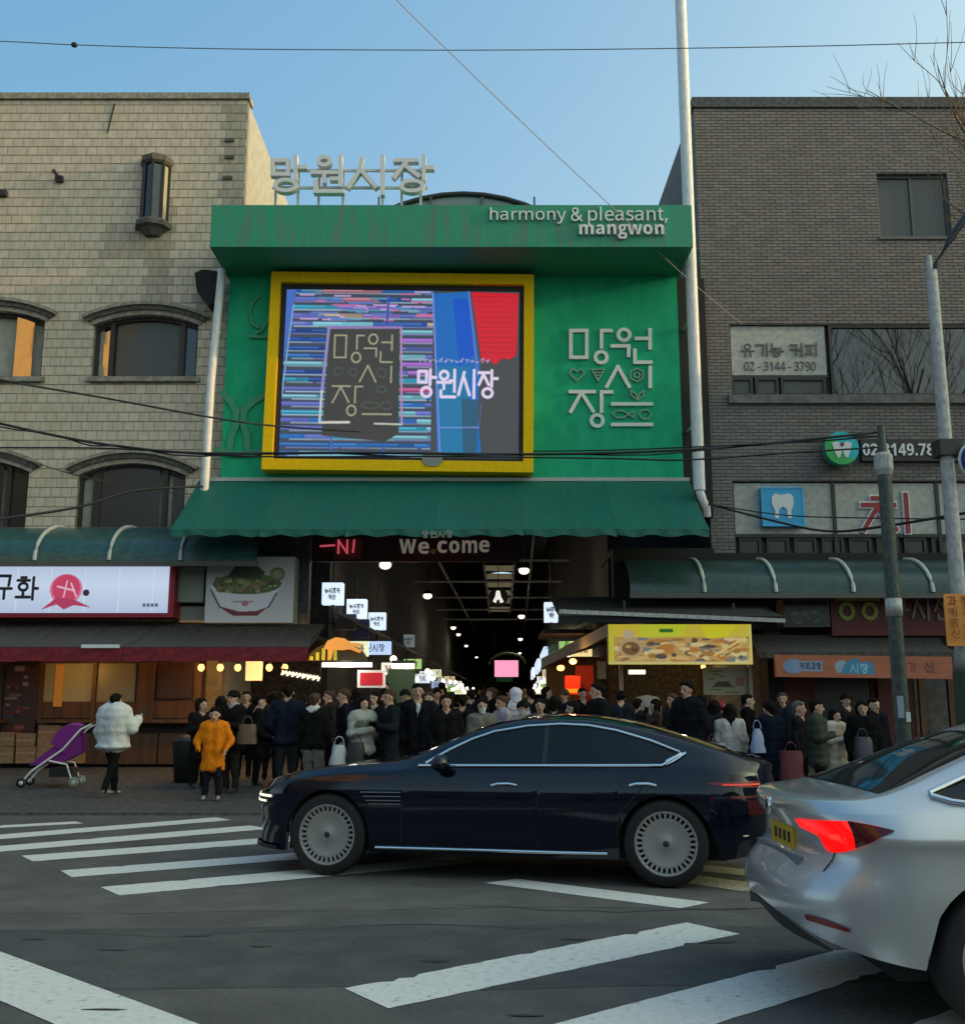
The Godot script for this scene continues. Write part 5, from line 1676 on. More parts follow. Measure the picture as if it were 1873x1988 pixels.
	for q in [[1044, 1266, 1066, 1288, 34.0], [1034, 1286, 1052, 1304, 41.0], [1024, 1300, 1044, 1316, 50.0]]:
		r = px_box(q[0], q[1], q[2], q[3], q[4])
		one("white_side_sign", "white lit sign on the alley's right side, %s" % ["nearest of three in a falling row" if q[4] < 40 else "middle of three in a falling row" if q[4] < 50 else "farthest of three in a falling row"], "sign", Shape.new().box((r[0] + r[1]) * .5, Vector3(.12, .42, 5.5), Basis(Vector3.UP, -.0315)), glow(Color(.8, .87, .95), .75), Vector3.ZERO, "falling row of white signs")
	# sign panels under the dark canopy
	r = px_box(1520, 1163, 1610, 1217, 20.2)
	p = Print.new(110, 70, Color8(22, 28, 28))
	for k in 24:
		p.dot(rng.randf_range(20, 90), rng.randf_range(26, 66), rng.randf_range(3, 12), rng.randf_range(2, 7), [Color8(40, 70, 58), Color8(62, 92, 84), Color8(24, 40, 44), Color8(80, 96, 90)][k % 4])
	s = thing("dark_picture_panel", "dark teal picture panel left of the red sign under the canopy", "sign", Vector3.ZERO)
	part("board", Shape.new().span(r[0], r[1] + Vector3(0, 0, -.48)), M.frame_grey, s)
	part("print", Shape.new().face(r[0] + Vector3(.03, .03, 0), Vector3(r[1].x - .03, r[0].y + .03, r[0].z), r[1] - Vector3(.03, .03, 0), Vector3(r[0].x + .03, r[1].y - .03, r[0].z)), printed(p.tex(), .3), s, Vector3(0, 0, .005))
	r = px_box(1613, 1158, 1990, 1234, 20.2)
	s = thing("dark_red_sign", "dark red shop sign with yellow green ring letters under the canopy", "sign", Vector3.ZERO)
	part("board", Shape.new().span(r[0], r[1] + Vector3(0, 0, -.48)), M.red_sign, s)
	var q1 := P(1626, 1200, 20.2)
	part("ring_lettering", Shape.new().strokes(move_strokes(jamo("h", 0, 0, 1, 1), q1.x, q1.y - .02, .34, .5) + move_strokes(jamo("h", 0, 0, 1, 1), q1.x + .44, q1.y - .02, .34, .5), .075, .03, -20.2), mat(rgb(.30, .34, .05), .5), s)
	part("grey_lettering", Shape.new().strokes(word(["gu", "si", "sin", "gi"], q1.x + .98, q1.y - .03, .38, .44, .14), .05, .03, -20.2), mat(rgb(.24, .21, .2), .5), s)
	sloped_awning("grey_awning", "grey brown awning behind the orange sign on the right", P(1472, 1250, 19.3).x, P(1870, 1250, 19.3).x, P(1600, 1232, 20.3).y, -20.4, P(1600, 1266, 19.3).y, -19.3, .1, M.grey_cloth, M.grey_cloth, [])
	r = px_box(1503, 1275, 1845, 1318, 19.0)
	s = thing("orange_sign", "faded orange sign with blue patches and lettering over the right shop", "sign", Vector3.ZERO)
	p = Print.new(440, 60, Color8(176, 102, 72))
	for k in 40:
		p.dot(rng.randf_range(0, 440), rng.randf_range(0, 60), rng.randf_range(10, 40), rng.randf_range(3, 9), Color8(184, 110, 80).lerp(Color8(160, 92, 66), rng.randf()))
	p.dot(44, 30, 26, 20, Color8(122, 150, 188)); p.rect(40, 16, 76, 28, Color8(132, 156, 190)); p.dot(165, 30, 18, 18, Color8(150, 168, 190))
	p.poly([Vector2(160, 48), Vector2(176, 16), Vector2(200, 6), Vector2(214, 18), Vector2(240, 14), Vector2(246, 50)], Color8(70, 134, 178))
	for k in 4:
		p.strokes(move_strokes(syllable(["keo", "pi", "gwa", "jang"][k]), 60 + k * 14, 22, 11, 18), 2.5, Color8(60, 54, 70))
	p.strokes(word(["si", "jang"], 186, 14, 22, 24, .1), 4, Color8(140, 196, 214))
	p.strokes(word(["i", "gi", "sin"], 280, 18, 24, 26, .9), 4, Color8(110, 60, 50))
	p.soften(2)
	part("board", Shape.new().span(r[0], r[1] + Vector3(0, 0, -.12)), M.orange_sign, s)
	part("print", Shape.new().face(r[0], Vector3(r[1].x, r[0].y, r[0].z), r[1], Vector3(r[0].x, r[1].y, r[0].z)), printed(p.tex(), .6), s, Vector3(0, 0, .005))
	s.rotation.z = -.012
	s.position.y = .10


# ---------------------------------------------------------------- poles and wires
func street_things() -> void:
	var top := P(1712, 826, 13.4)
	var x := top.x - .02
	var c0 := P(1716, 920, 13.4).y
	var g := thing("green_post", "grey green steel post with a pale box near its top, in front of the clinic", "pole", Vector3(x, 0, -13.4))
	part("shaft", Shape.new().tube([Vector3(0, 0, 0), Vector3(0, c0, 0)], .10, .085, 14), M.pole_green, g)
	part("upper_shaft", Shape.new().tube([Vector3(0, c0, 0), Vector3(0, top.y, 0)], .05, -1, 10), M.pole_green, g)
	part("cap_box", Shape.new().lathe([Vector2(0, c0 - .02), Vector2(.09, c0 - .02), Vector2(.118, c0 + .06), Vector2(.118, c0 + .24), Vector2(.09, c0 + .28), Vector2(0, c0 + .28)], Vector3.ZERO, Basis.IDENTITY, 14, false), M.steel, g)
	part("strap", Shape.new().lathe([Vector2(.092, 2.62), Vector2(.104, 2.62), Vector2(.104, 2.85), Vector2(.092, 2.85)], Vector3.ZERO, Basis.IDENTITY, 14), M.steel, g)
	part("sticker", Shape.new().span(Vector3(-.075, 1.35, .07), Vector3(.0, 1.62, .095)), mat(rgb(.3, .36, .44), .6), g)
	part("sticker", Shape.new().span(Vector3(.02, 1.3, .07), Vector3(.075, 1.42, .094)), M.white_paint, g)
	var t2 := P(1803, 512, 12.6)
	var s := thing("street_lamp_pole", "pale streaked steel pole with a dark slanting arm at the right edge", "pole", Vector3(t2.x + .02, 0, -12.6))
	part("shaft", Shape.new().tube([Vector3(0, 1.9, 0), Vector3(0, t2.y - .1, 0)], .095, .07, 14), M.steel, s)
	part("green_base", Shape.new().tube([Vector3(0, 0, 0), Vector3(0, 1.9, 0)], .14, -1, 14), M.pole_base, s)
	part("tip", Shape.new().tube([Vector3(-.02, t2.y - .1, 0), Vector3(-.02, t2.y + .1, 0)], .04, -1, 8), M.steel, s)
	part("arm", Shape.new().tube([Vector3(.02, t2.y - .25, 0), Vector3(.08, t2.y, 0), Vector3(.26, t2.y + .32, 0), Vector3(.75, t2.y + 1.0, .1), Vector3(1.6, t2.y + 1.6, .2)], .045, -1, 8), M.dark_metal, s)
	var cl := P(1835, 868, 12.5)
	part("clamp", Shape.new().box(Vector3(0, cl.y, 0), Vector3(.26, .2, .26)), M.dark_metal, s)
	part("clamp_arm", Shape.new().bar(Vector3(.1, cl.y, 0), Vector3(.5, cl.y + .05, 0), .06, .08), M.dark_metal, s)
	part("wrapping", Shape.new().lathe([Vector2(.085, 1.9), Vector2(.115, 1.9), Vector2(.11, 2.12), Vector2(.08, 2.12)], Vector3.ZERO, Basis.IDENTITY, 10), M.panel_pale, s)
	var bs := P(1900, 893, 12.4)
	var b := thing("blue_round_sign", "round blue traffic sign with white rim cut by the right edge", "sign", bs)
	part("disc", Shape.new().lathe([Vector2(0, -.02), Vector2(.25, -.02), Vector2(.25, .0), Vector2(0, .0)], Vector3.ZERO, Basis(Vector3.RIGHT, PI / 2), 28), M.white_paint, b)
	part("blue_face", Shape.new().lathe([Vector2(0, .006), Vector2(.225, .006), Vector2(.225, -.004)], Vector3.ZERO, Basis(Vector3.RIGHT, PI / 2), 28), mat(rgb(.012, .03, .22), .4), b)
	part("white_arrow", Shape.new().prism([Vector2(-.16, -.03), Vector2(.0, -.03), Vector2(.0, -.09), Vector2(.14, .0), Vector2(.0, .09), Vector2(.0, .03), Vector2(-.16, .03)], .004, Transform3D(Basis.IDENTITY, Vector3(0, 0, .013))), M.white_paint, b)
	var r := px_box(1835, 1153, 1905, 1254, 12.3)
	var o := thing("orange_banner", "small orange upright banner tied to the street lamp pole", "banner", Vector3.ZERO)
	part("board", Shape.new().span(r[0], r[1] + Vector3(0, 0, -.03)), mat(rgb(.72, .27, .05), .6), o)
	var w := []
	for k in 4:
		w.append_array(move_strokes(syllable(["gwa", "keo", "hong", "sin"][k]), r[0].x + .04, r[1].y - .13 - .13 * k, .1, .1))
		w.append_array(move_strokes(syllable(["jang", "gu", "si", "mang"][k]), r[0].x + .2, r[1].y - .13 - .13 * k, .1, .1))
	part("lettering", Shape.new().strokes(w, .014, .004, r[0].z), mat(rgb(.28, .1, .02), .6), o)
	# wires
	var W := [
		["thin high wire crossing the sky with a small knot", [[-200, 76], [0, 80], [145, 87], [350, 93], [560, 96], [1000, 97], [1500, 91], [1873, 82], [2050, 78]], 12., 12., .0065, 2],
		["pale wire falling diagonally across the sky to the gate's right corner", [[700, -75], [770, 0], [900, 128], [1060, 282], [1175, 390], [1320, 528], [1440, 630]], 15., 20.6, .008, 1],
		["uppermost black wire sagging past the left building", [[-200, 690], [0, 737], [200, 772], [420, 812], [545, 828], [700, 838]], 16., 19.4, .018, 0],
		["thick black cable bundle drooping in front of the screen's lower edge", [[-200, 775], [0, 822], [130, 850], [230, 866], [390, 880], [700, 879], [1030, 882], [1340, 873], [1600, 850], [1710, 838]], 15., 15., .021, 0],
		["level black cable just under the thick bundle", [[-200, 866], [0, 869], [230, 871], [480, 886], [830, 886], [1180, 890], [1330, 893], [1520, 880], [1712, 868]], 15.5, 15.2, .014, 0],
		["black cable rising from the left edge toward the awning corner", [[-200, 1040], [0, 1008], [150, 985], [250, 955], [330, 947], [400, 944]], 16., 20.3, .026, 0],
		["black cable swagged across the clinic signs on the right", [[1352, 972], [1480, 1006], [1600, 1031], [1700, 1024], [1873, 996], [2000, 975]], 20.2, 13., .022, 0],
		["thin cable crossing from the awning to the clinic letters", [[1352, 975], [1520, 1000], [1700, 1006], [1873, 1008]], 20.3, 14., .012, 0],
		["faint lower wire across the left lower windows", [[-200, 850], [0, 880], [140, 920], [280, 950], [380, 960]], 17., 20.3, .01, 0],
		["wire running from the screen to the right pipe", [[1035, 876], [1180, 874], [1340, 868], [1560, 858], [1712, 846]], 17., 13.6, .012, 0]]
	for q in W:
		var pts := []
		var n: int = q[1].size()
		for k in n - 1:
			for j in 4:
				var t := j / 4.0
				var a: Array = q[1][maxi(k - 1, 0)]
				var b1: Array = q[1][k]
				var c: Array = q[1][k + 1]
				var d: Array = q[1][mini(k + 2, n - 1)]
				pts.append(P(cubic_interpolate(b1[0], c[0], a[0], d[0], t), cubic_interpolate(b1[1], c[1], a[1], d[1], t), lerpf(q[2], q[3], (k + t) / (n - 1.0))))
		pts.append(P(q[1][n - 1][0], q[1][n - 1][1], q[3]))
		var wire := thing("overhead_wire", q[0], "wire", Vector3.ZERO)
		part("cable", Shape.new().tube(pts, q[4], -1, 6), [M.wire, M.wire_pale, M.wire_grey][q[5]], wire)
		if q[2] == 12.:
			part("knot", Shape.new().ball(P(145, 87, 12), Vector3(.045, .035, .035), 8), M.wire, wire)
		if q[4] == .021:
			var tw := []
			for k in pts.size():
				tw.append(pts[k] + Vector3(0, .03 * sin(k * 1.1) - .02, .03 * cos(k * 1.1)))
			part("twist", Shape.new().tube(tw, .012, -1, 5), M.wire, wire)


# ---------------------------------------------------------------- trees and far side of the street
func limb(s: Shape, a: Vector3, dir: Vector3, long: float, r: float, level: int, rr: RandomNumberGenerator) -> void:
	var pts := [a]
	var d := dir.normalized()
	var n := 5
	for k in n:
		d = (d + Vector3(rr.randf_range(-.16, .16), rr.randf_range(-.04, .13), rr.randf_range(-.16, .16))).normalized()
		pts.append(pts[-1] + d * long / n)
	s.tube(pts, r, r * .45, 5 if level < 2 else 4, false)
	if level >= 4:
		return
	var kids := 4 if level < 2 else 3
	for k in kids:
		var t := rr.randf_range(.35, 1.0)
		var q: Vector3 = pts[clampi(int(t * n), 1, n)]
		var side := Vector3(rr.randf_range(-1, 1), rr.randf_range(.1, .9), rr.randf_range(-1, 1)).normalized()
		limb(s, q, d * .75 + side * .75, long * rr.randf_range(.5, .72), maxf(.0055, r * .5), level + 1, rr)


func bare_tree(label: String, where: Vector3, high: float, seed_: int, lean := Vector3.ZERO) -> void:
	var rr := RandomNumberGenerator.new()
	rr.seed = seed_
	var t := thing("bare_tree", label, "tree", where)
	part("trunk", Shape.new().tube([Vector3.ZERO, Vector3(.05, high * .2, 0), Vector3(-.04, high * .42, .05), Vector3(0, high * .55, 0)], .2, .11, 9), M.bark, t)
	for k in 7:
		var s := Shape.new()
		var a := TAU * k / 7 + rr.randf() * .6
		limb(s, Vector3(0, high * (.33 + .032 * k), 0), Vector3(cos(a), 1.1, sin(a)) + lean, high * .34, .055, 0, rr)
		part("branch", s, M.bark, t)


func far_side() -> void:                                    # what the windows and the car paint reflect, and an added block against the sun
	var spec := [[-33., -14., 30., 7., "low grey shop house across the street behind the viewer", rgb(.33, .3, .27)], [-13., 6., 31., 8., "brown brick house across the street behind the viewer", rgb(.30, .2, .14)], [7., 30., 30., 7., "low beige shop house across the street behind the viewer", rgb(.42, .36, .28)]]
	for q in spec:
		var b := thing("facing_building", q[4], "building", Vector3.ZERO)
		part("wall", Shape.new().span(Vector3(q[0], 0, q[2]), Vector3(q[1], q[3], q[2] + 10)), worn(q[5], q[5].darkened(.12), Vector3(4, 4, 4), .85, int(q[2] + q[1] + 200)), b)
		part("roof", Shape.new().span(Vector3(q[0] - .2, q[3], q[2] - .2), Vector3(q[1] + .2, q[3] + .4, q[2] + 10.2)), M.coping, b)
		var n := int((q[1] - q[0]) / 3.6)
		for f in int(q[3] / 3.3):
			for k in n:
				var x: float = q[0] + 1.8 + k * 3.6
				part("window", Shape.new().span(Vector3(x - .8, 1.1 + f * 3.3, q[2] - .03), Vector3(x + .8, 2.6 + f * 3.3, q[2] + .05)), M.glass, b)
	var och := worn(rgb(.66, .36, .11), rgb(.58, .30, .09), Vector3(4, 4, 4), .85, 71)
	var tower := thing("facing_building", "tall ochre apartment block behind the viewer on the left", "building", Vector3.ZERO)
	part("wall", Shape.new().span(Vector3(-45, 15, 3), Vector3(-24, 30, 25.5)), och, tower)
	part("added_dark_base", Shape.new().span(Vector3(-45, 0, 3.1), Vector3(-24.1, 15, 25.4)), M.coping, tower)  # unseen dark storeys added to keep ochre out of the car reflections
	part("roof", Shape.new().span(Vector3(-45.2, 30, 2.8), Vector3(-23.8, 30.4, 25.7)), M.coping, tower)
	for f in 9:
		for k in 5:
			part("window", Shape.new().span(Vector3(-24.05, 1.2 + f * 3.2, 4.6 + k * 4.3), Vector3(-23.96, 2.9 + f * 3.2, 6.6 + k * 4.3)), M.glass, tower)
	var e := thing("facing_building", "unseen pale block added far to the right to keep direct sun off the street", "building", Vector3.ZERO)  # added out of view to block the low sun along the street
	part("wall", Shape.new().span(Vector3(58, 0, -20), Vector3(70, 20, 40)), M.stucco, e)
	part("roof", Shape.new().span(Vector3(57.8, 20, -20.2), Vector3(70.2, 20.4, 40.2)), M.coping, e)
	for f in 5:
		for k in 14:
			part("window", Shape.new().span(Vector3(57.97, 1.2 + f * 3.2, -17 + k * 4.0), Vector3(58.05, 2.8 + f * 3.2, -14.6 + k * 4.0)), M.glass, e)
	bare_tree("bare tree with yellow brown twigs reaching in at the right edge", Vector3(10.7, .1, -14.8), 12.5, 5, Vector3(-.1, 0, -.1))
	bare_tree("bare street tree behind the viewer, mirrored in the right windows", Vector3(12.5, 0, 8.0), 17.0, 9)
	bare_tree("bare street tree farther right behind the viewer", Vector3(19, 0, 8.5), 16.0, 12)


# ---------------------------------------------------------------- cars
class CarBody:
	var L: float
	var W: float
	var top: Array
	var belt: Array
	var roof: Array
	var low: Array
	var bulge: Array
	var nose: Array            # how far the front face sits back at each height
	var tail: Array
	var rf := 0.8
	var rr := 0.6
	var n := 2.6
	var wheels := [0.87, 3.88]
	var ra := 0.395
	var wy := 0.35
	var cache := {}
	static func c(a: Array, x: float) -> float:
		if x <= a[0][0]: return a[0][1]
		for k in a.size() - 1:
			if x <= a[k + 1][0]:
				var p: Array = a[maxi(k - 1, 0)]
				var q: Array = a[k]
				var r: Array = a[k + 1]
				var s: Array = a[mini(k + 2, a.size() - 1)]
				var h: float = r[0] - q[0]
				var t: float = (x - q[0]) / h
				var m0: float = (r[1] - p[1]) / maxf(.001, r[0] - p[0]) * h
				var m1: float = (s[1] - q[1]) / maxf(.001, s[0] - q[0]) * h
				return (2 * t ** 3 - 3 * t * t + 1) * q[1] + (t ** 3 - 2 * t * t + t) * m0 + (3 * t * t - 2 * t ** 3) * r[1] + (t ** 3 - t * t) * m1
		return a[-1][1]
	func plan(u: float) -> Vector2:                           # along the outline of the car seen from above: (x, share of the half width)
		if u < rf:
			var a := clampf((rf - u) / rf, 0, 1) * PI * .5
			return Vector2(rf - rf * sin(a) ** (2.0 / n), maxf(cos(a), 0.0) ** (2.0 / n))
		if u > L - rr:
			var a := clampf((u - L + rr) / rr, 0, 1) * PI * .5
			return Vector2(L - rr + rr * sin(a) ** (2.0 / n), maxf(cos(a), 0.0) ** (2.0 / n))
		return Vector2(u, 1)
	func bottom(x: float) -> float:
		var y := c(low, x)
		for w in wheels:
			if absf(x - w) < ra - .0005:
				y = maxf(y, wy + sqrt(ra * ra - (x - w) ** 2))
		return y
	func section(u: float) -> Array:
		var key := snappedf(u, .0001)
		if cache.has(key):
			return cache[key]
		var p := plan(u)
		var x := p.x
		var zf := p.y
		var ys := c(belt, x)
		var yt := maxf(c(top, x), ys + .01)
		var yb := minf(bottom(x), ys - .03)
		var out := []
		for k in 13:
			var y := lerpf(yb, ys, k / 12.0)
			if ys > .935:                                    # rows that follow the shoulder crease
				y = lerpf(yb, .80, k / 8.0) if k < 9 else [.845, .875, .905, ys][k - 9]
			out.append(Vector3(x, y, W * zf * c(bulge, y)))
		var zs: float = out[-1].z
		var h := yt - ys
		var zr := minf(c(roof, x) * zf, zs)
		var A := Vector2(zs, ys)
		var B := Vector2(lerpf(zr, zs, .12), ys + .84 * h)
		var C1 := Vector2(lerpf(zr, zs, -.04), ys + .985 * h)
		var C2 := Vector2(zr * .5, yt)
		for k in range(1, 7):
			var q := A.lerp(B, k / 6.0)
			out.append(Vector3(x, q.y, q.x))
		for k in range(1, 11):
			var q := B.bezier_interpolate(C1, C2, Vector2(0, yt), k / 10.0)
			out.append(Vector3(x, q.y, q.x))
		for k in out.size():
			var y: float = out[k].y
			if nose.size():
				out[k].x += c(nose, y) * clampf(1.0 - x / .55, 0, 1) ** 1.5
			if tail.size():
				out[k].x -= c(tail, y) * clampf(1.0 - (L - x) / .55, 0, 1) ** 1.5
		cache[key] = out
		return out
	func surf(u: float, y: float) -> Vector3:
		var s := section(u)
		if y <= s[0].y:
			return Vector3(s[0].x, y, s[0].z)
		for k in s.size() - 1:
			if y <= s[k + 1].y:
				return s[k].lerp(s[k + 1], (y - s[k].y) / maxf(.00001, s[k + 1].y - s[k].y))
		return s[-1]
	func out_from(u: float, y: float, off: float, side: int) -> Vector3:
		var p := surf(u, y)
		var a := surf(u + .012, y) - surf(u - .012, y)
		var b := surf(u, y + .012) - surf(u, y - .012)
		var nn := a.cross(b).normalized()
		if nn.dot(p - Vector3(L * .5, .6, 0)) < 0:
			nn = -nn
		p += nn * off
		return Vector3(p.x, p.y, p.z * side)
	func shell() -> Shape:
		var us := []
		for k in 15: us.append(rf * k / 15.0)
		var x := rf
		while x < L - rr:
			us.append(x); x += .055
		for k in 17: us.append(L - rr + rr * k / 16.0)
		for w in wheels:
			for k in 17:
				us.append(w + ra * cos(PI * k / 16.0))
			us.append(w - ra - .0006); us.append(w + ra + .0006)
		us.sort()
		var s := Shape.new()
		for side in [-1, 1]:
			var rows := []
			for u in us:
				var r := []
				for q in section(u):
					r.append(Vector3(q.x, q.y, q.z * side))
				rows.append(r)
			s.grid(rows, 1 if side > 0 else 2)
		return s
	func patch(u0: float, u1: float, lo, hi, off: float, nu := 16, nv := 6, sides := [1, -1]) -> Array:   # lo and hi: a height, or heights along u
		var out := []
		for side in sides:
			var s := Shape.new()
			var rows := []
			for i in nu + 1:
				var u := lerpf(u0, u1, float(i) / nu)
				var a: float = c(lo, u) if lo is Array else lo
				var b: float = c(hi, u) if hi is Array else hi
				var r := []
				for k in nv + 1:
					r.append(out_from(u, lerpf(a, b, float(k) / nv), off, side))
				rows.append(r)
			out.append(s.grid(rows))
		return out
	func over(x0: float, x1: float, from: int, off: float, trim: Array) -> Shape:   # glass over the top: whole width from section point `from`
		var s := Shape.new()
		var rows := []
		for i in 17:
			var x := lerpf(x0, x1, i / 16.0)
			var f: float = c(trim, x)
			var sec := section(x)
			var sl := (c(top, x + .03) - c(top, x - .03)) / .06
			var nn := Vector3(-sl, 1, 0).normalized() * off
			var half := []
			for k in range(from, sec.size()):
				half.append(sec[k])
			var r := []
			for q in half:
				r.append(Vector3(q.x, q.y, -q.z * f) + nn)
			half.reverse()
			for k in range(1, half.size()):
				r.append(Vector3(half[k].x, half[k].y, half[k].z * f) + nn)
			rows.append(r)
		return s.grid(rows)
	func line(pts: Array, off: float, r: float, sides := [1, -1]) -> Array:
		var out := []
		for side in sides:
			var o := []
			for q in pts:
				o.append(out_from(q[0], q[1], off, side))
			out.append(Shape.new().tube(o, r, -1, 6))
		return out


func wheel(parent: Node, where: Vector3, side: int, r: float, rim: float, spokes: int, rim_mat: Material) -> void:
	var ax := Basis(Vector3.RIGHT, PI / 2)
	var w := part("wheel", Shape.new().lathe([Vector2(rim + .008, .104), Vector2(rim - .004, .112), Vector2(rim - .02, .098), Vector2(rim - .024, -.05)], Vector3.ZERO, ax, 40), rim_mat, parent, where)
	if side < 0:
		w.rotation.y = PI
	part("tyre", Shape.new().lathe([Vector2(rim, -.11), Vector2(r * .93, -.116), Vector2(r - .006, -.09), Vector2(r, -.04), Vector2(r, .04), Vector2(r - .006, .09), Vector2(r * .93, .116), Vector2(rim, .108)], Vector3.ZERO, ax, 40), M.tyre, w)
	part("brake_disc", Shape.new().lathe([Vector2(0, .015), Vector2(rim - .022, .015)], Vector3.ZERO, ax, 32), M.black, w)
	var s := Shape.new()
	if spokes > 12:
		part("dish", Shape.new().lathe([Vector2(0, .098), Vector2(.035, .1), Vector2(.05, .09), Vector2(.10, .083), Vector2(.18, .088), Vector2(.197, .096), Vector2(.205, .088), Vector2(.205, .02)], Vector3.ZERO, ax, 40), rim_mat, w)
		part("hub_cap", Shape.new().lathe([Vector2(0, .106), Vector2(.026, .105), Vector2(.03, .09)], Vector3.ZERO, ax, 16), M.dark_metal, w)
		for k in spokes:
			var a := TAU * k / spokes
			s.bar(Vector3(cos(a) * .197, sin(a) * .197, .082), Vector3(cos(a) * (rim - .012), sin(a) * (rim - .012), .09), .02, .03, Vector3.BACK)
	else:
		for k in spokes:
			var a := TAU * k / spokes
			for e in [-.1, .1]:
				s.bar(Vector3(cos(a + e * 1.8) * .05, sin(a + e * 1.8) * .05, .085), Vector3(cos(a + e) * (rim - .012), sin(a + e) * (rim - .012), .095), .026, .04, Vector3.BACK)
		part("hub_cap", Shape.new().lathe([Vector2(0, .11), Vector2(.05, .108), Vector2(.055, .06)], Vector3.ZERO, ax, 16), rim_mat, w)
	part("spokes", s, rim_mat, w)


func under(b: CarBody, parent: Node) -> void:
	var s := Shape.new()
	s.span(Vector3(.45, .2, -b.W + .27), Vector3(b.L - .5, .72, b.W - .27))
	s.span(Vector3(b.wheels[0] + .42, .24, -b.W + .06), Vector3(b.wheels[1] - .42, .5, b.W - .06))
	part("underbody", s, M.soot, parent)
	for w in b.wheels:
		for side in [-1, 1]:
			var rows := [[], []]
			for k in 13:
				var a := PI * k / 12.0
				rows[0].append(Vector3(w + cos(a) * (b.ra + .005), b.wy + sin(a) * (b.ra + .005), side * (b.W - .02)))
				rows[1].append(Vector3(w + cos(a) * (b.ra + .005), b.wy + sin(a) * (b.ra + .005), side * (b.W - .3)))
			part("wheel_housing", Shape.new().grid(rows), M.soot, parent)


func dark_sedan() -> void:
	var b := CarBody.new()
	b.L = 4.91; b.W = .955
	b.rf = .85; b.rr = .75; b.n = 2.7
	b.wheels = [.905, 3.915]; b.ra = .395; b.wy = .358
	b.top = [[0, .72], [.05, .765], [.25, .84], [.6, .915], [1.0, .965], [1.4, .995], [1.62, 1.035], [1.9, 1.165], [2.2, 1.295], [2.5, 1.375], [2.8, 1.415], [3.05, 1.42], [3.35, 1.40], [3.7, 1.335], [4.05, 1.24], [4.4, 1.13], [4.62, 1.06], [4.78, 1.03], [4.87, 1.0], [4.91, .96]]
	b.belt = [[0, .62], [.25, .745], [.6, .835], [1.0, .885], [1.6, .925], [2.6, .95], [3.6, .962], [4.3, .96], [4.65, .935], [4.91, .87]]
	b.roof = [[0, .8], [1.2, .82], [1.6, .76], [2.2, .64], [2.8, .60], [3.4, .60], [4.0, .64], [4.5, .72], [4.995, .74]]
	b.low = [[0, .3], [.12, .23], [.5, .2], [1.3, .215], [3.4, .215], [4.3, .23], [4.65, .27], [4.91, .36]]
	b.bulge = [[.15, .93], [.24, .955], [.4, .985], [.55, .995], [.7, 1.0], [.82, .985], [.92, .955], [1.0, .935]]
	b.nose = [[.2, .0], [.3, .03], [.5, .03], [.62, .0], [.72, .02], [.85, .1]]
	b.tail = [[.25, .12], [.42, .02], [.6, .0], [.75, .03], [.9, .07], [1.0, .05]]
	var front := Vector3(-1.38, 0, -9.88)
	var rear := Vector3(1.57, 0, -9.23)
	var ax := (rear - front).normalized()
	var zz := ax.cross(Vector3.UP)
	var mid := front - zz * (b.W - .115) * 1.0
	var o := thing("dark_sedan", "dark navy sedan with multi-slot silver wheels crossing in front of the market crowd", "car")
	o.basis = Basis(ax, Vector3.UP, zz)
	o.position = mid - ax * b.wheels[0]
	var paint := mat(rgb(.003, .005, .014), .07)
	paint.metallic_specular = .5
	part("body", b.shell(), paint, o)
	under(b, o)
	var belt := [[1.78, .968], [2.6, .978], [3.4, .986], [4.2, .99]]
	var up := [[1.80, .985], [2.0, 1.10], [2.2, 1.195], [2.4, 1.262], [2.7, 1.312], [3.0, 1.33], [3.25, 1.318], [3.5, 1.275], [3.8, 1.19], [4.05, 1.095]]
	var lowl := [[1.80, .972], [2.6, .982], [3.4, .99], [3.9, .995], [3.95, 1.02], [4.06, 1.085]]
	for k in 2:
		var d := part("front_door" if k == 0 else "rear_door", b.patch([1.62, 2.83][k], [2.825, 3.52][k], .31, [[1.6, .90], [2.6, .93], [3.6, .944]], .004), paint, o)
		var hx: float = [2.42, 3.62][k]
		var hy: float = [.81, .828][k]
		part("handle", b.line([[hx, hy], [hx + .06, hy + .012], [hx + .16, hy + .014], [hx + .23, hy]], .02, .014), M.chrome, d)
	var win := part("side_window", b.patch(1.80, 2.86, lowl, up, .006, 18), M.car_glass, o)
	part("side_window", b.patch(2.9, 4.055, lowl, up, .006, 22), M.car_glass, o)
	part("window_pillar", b.patch(2.86, 2.9, lowl, up, .008, 2), M.black, o)
	var trim := up.duplicate()
	part("chrome_trim", b.line(trim, .012, .014), M.chrome, o)
	part("chrome_trim", b.line([[1.74, .962], [2.2, .968], [2.8, .975], [3.4, .982], [3.9, .988], [4.06, 1.085]], .012, .015), M.chrome, o)
	part("chrome_corner", b.patch(3.93, 4.1, [[3.93, .99], [4.0, 1.02], [4.1, 1.085]], [[3.93, 1.03], [4.0, 1.065], [4.1, 1.1]], .014, 5, 2), M.chrome, o)
	part("windshield", b.over(1.68, 2.36, 19, .006, [[1.6, .97], [2.5, .93]]), M.car_glass, o)
	part("rear_glass", b.over(3.62, 4.52, 19, .006, [[3.6, .9], [4.6, .86]]), M.car_glass, o)
	part("sill_trim", b.line([[1.36, .262], [2.2, .262], [3.0, .262], [3.42, .262]], .006, .016), M.chrome, o)
	part("bumper_trim", b.line([[4.36, .43], [4.6, .435], [4.72, .437]], .006, .012), M.dark_chrome, o)
	for y in [.735, .70, .665, .635]:
		part("fender_vent", b.line([[1.22 + (.735 - y) * .8, y], [1.6, y]], .004, .009), M.dark_chrome, o)
	# lamps: two stacked bars of light at each front corner
	var hl := part("headlight", b.patch(.12, .52, .60, [[.1, .70], [.5, .715]], .004, 12, 4), M.black, o)
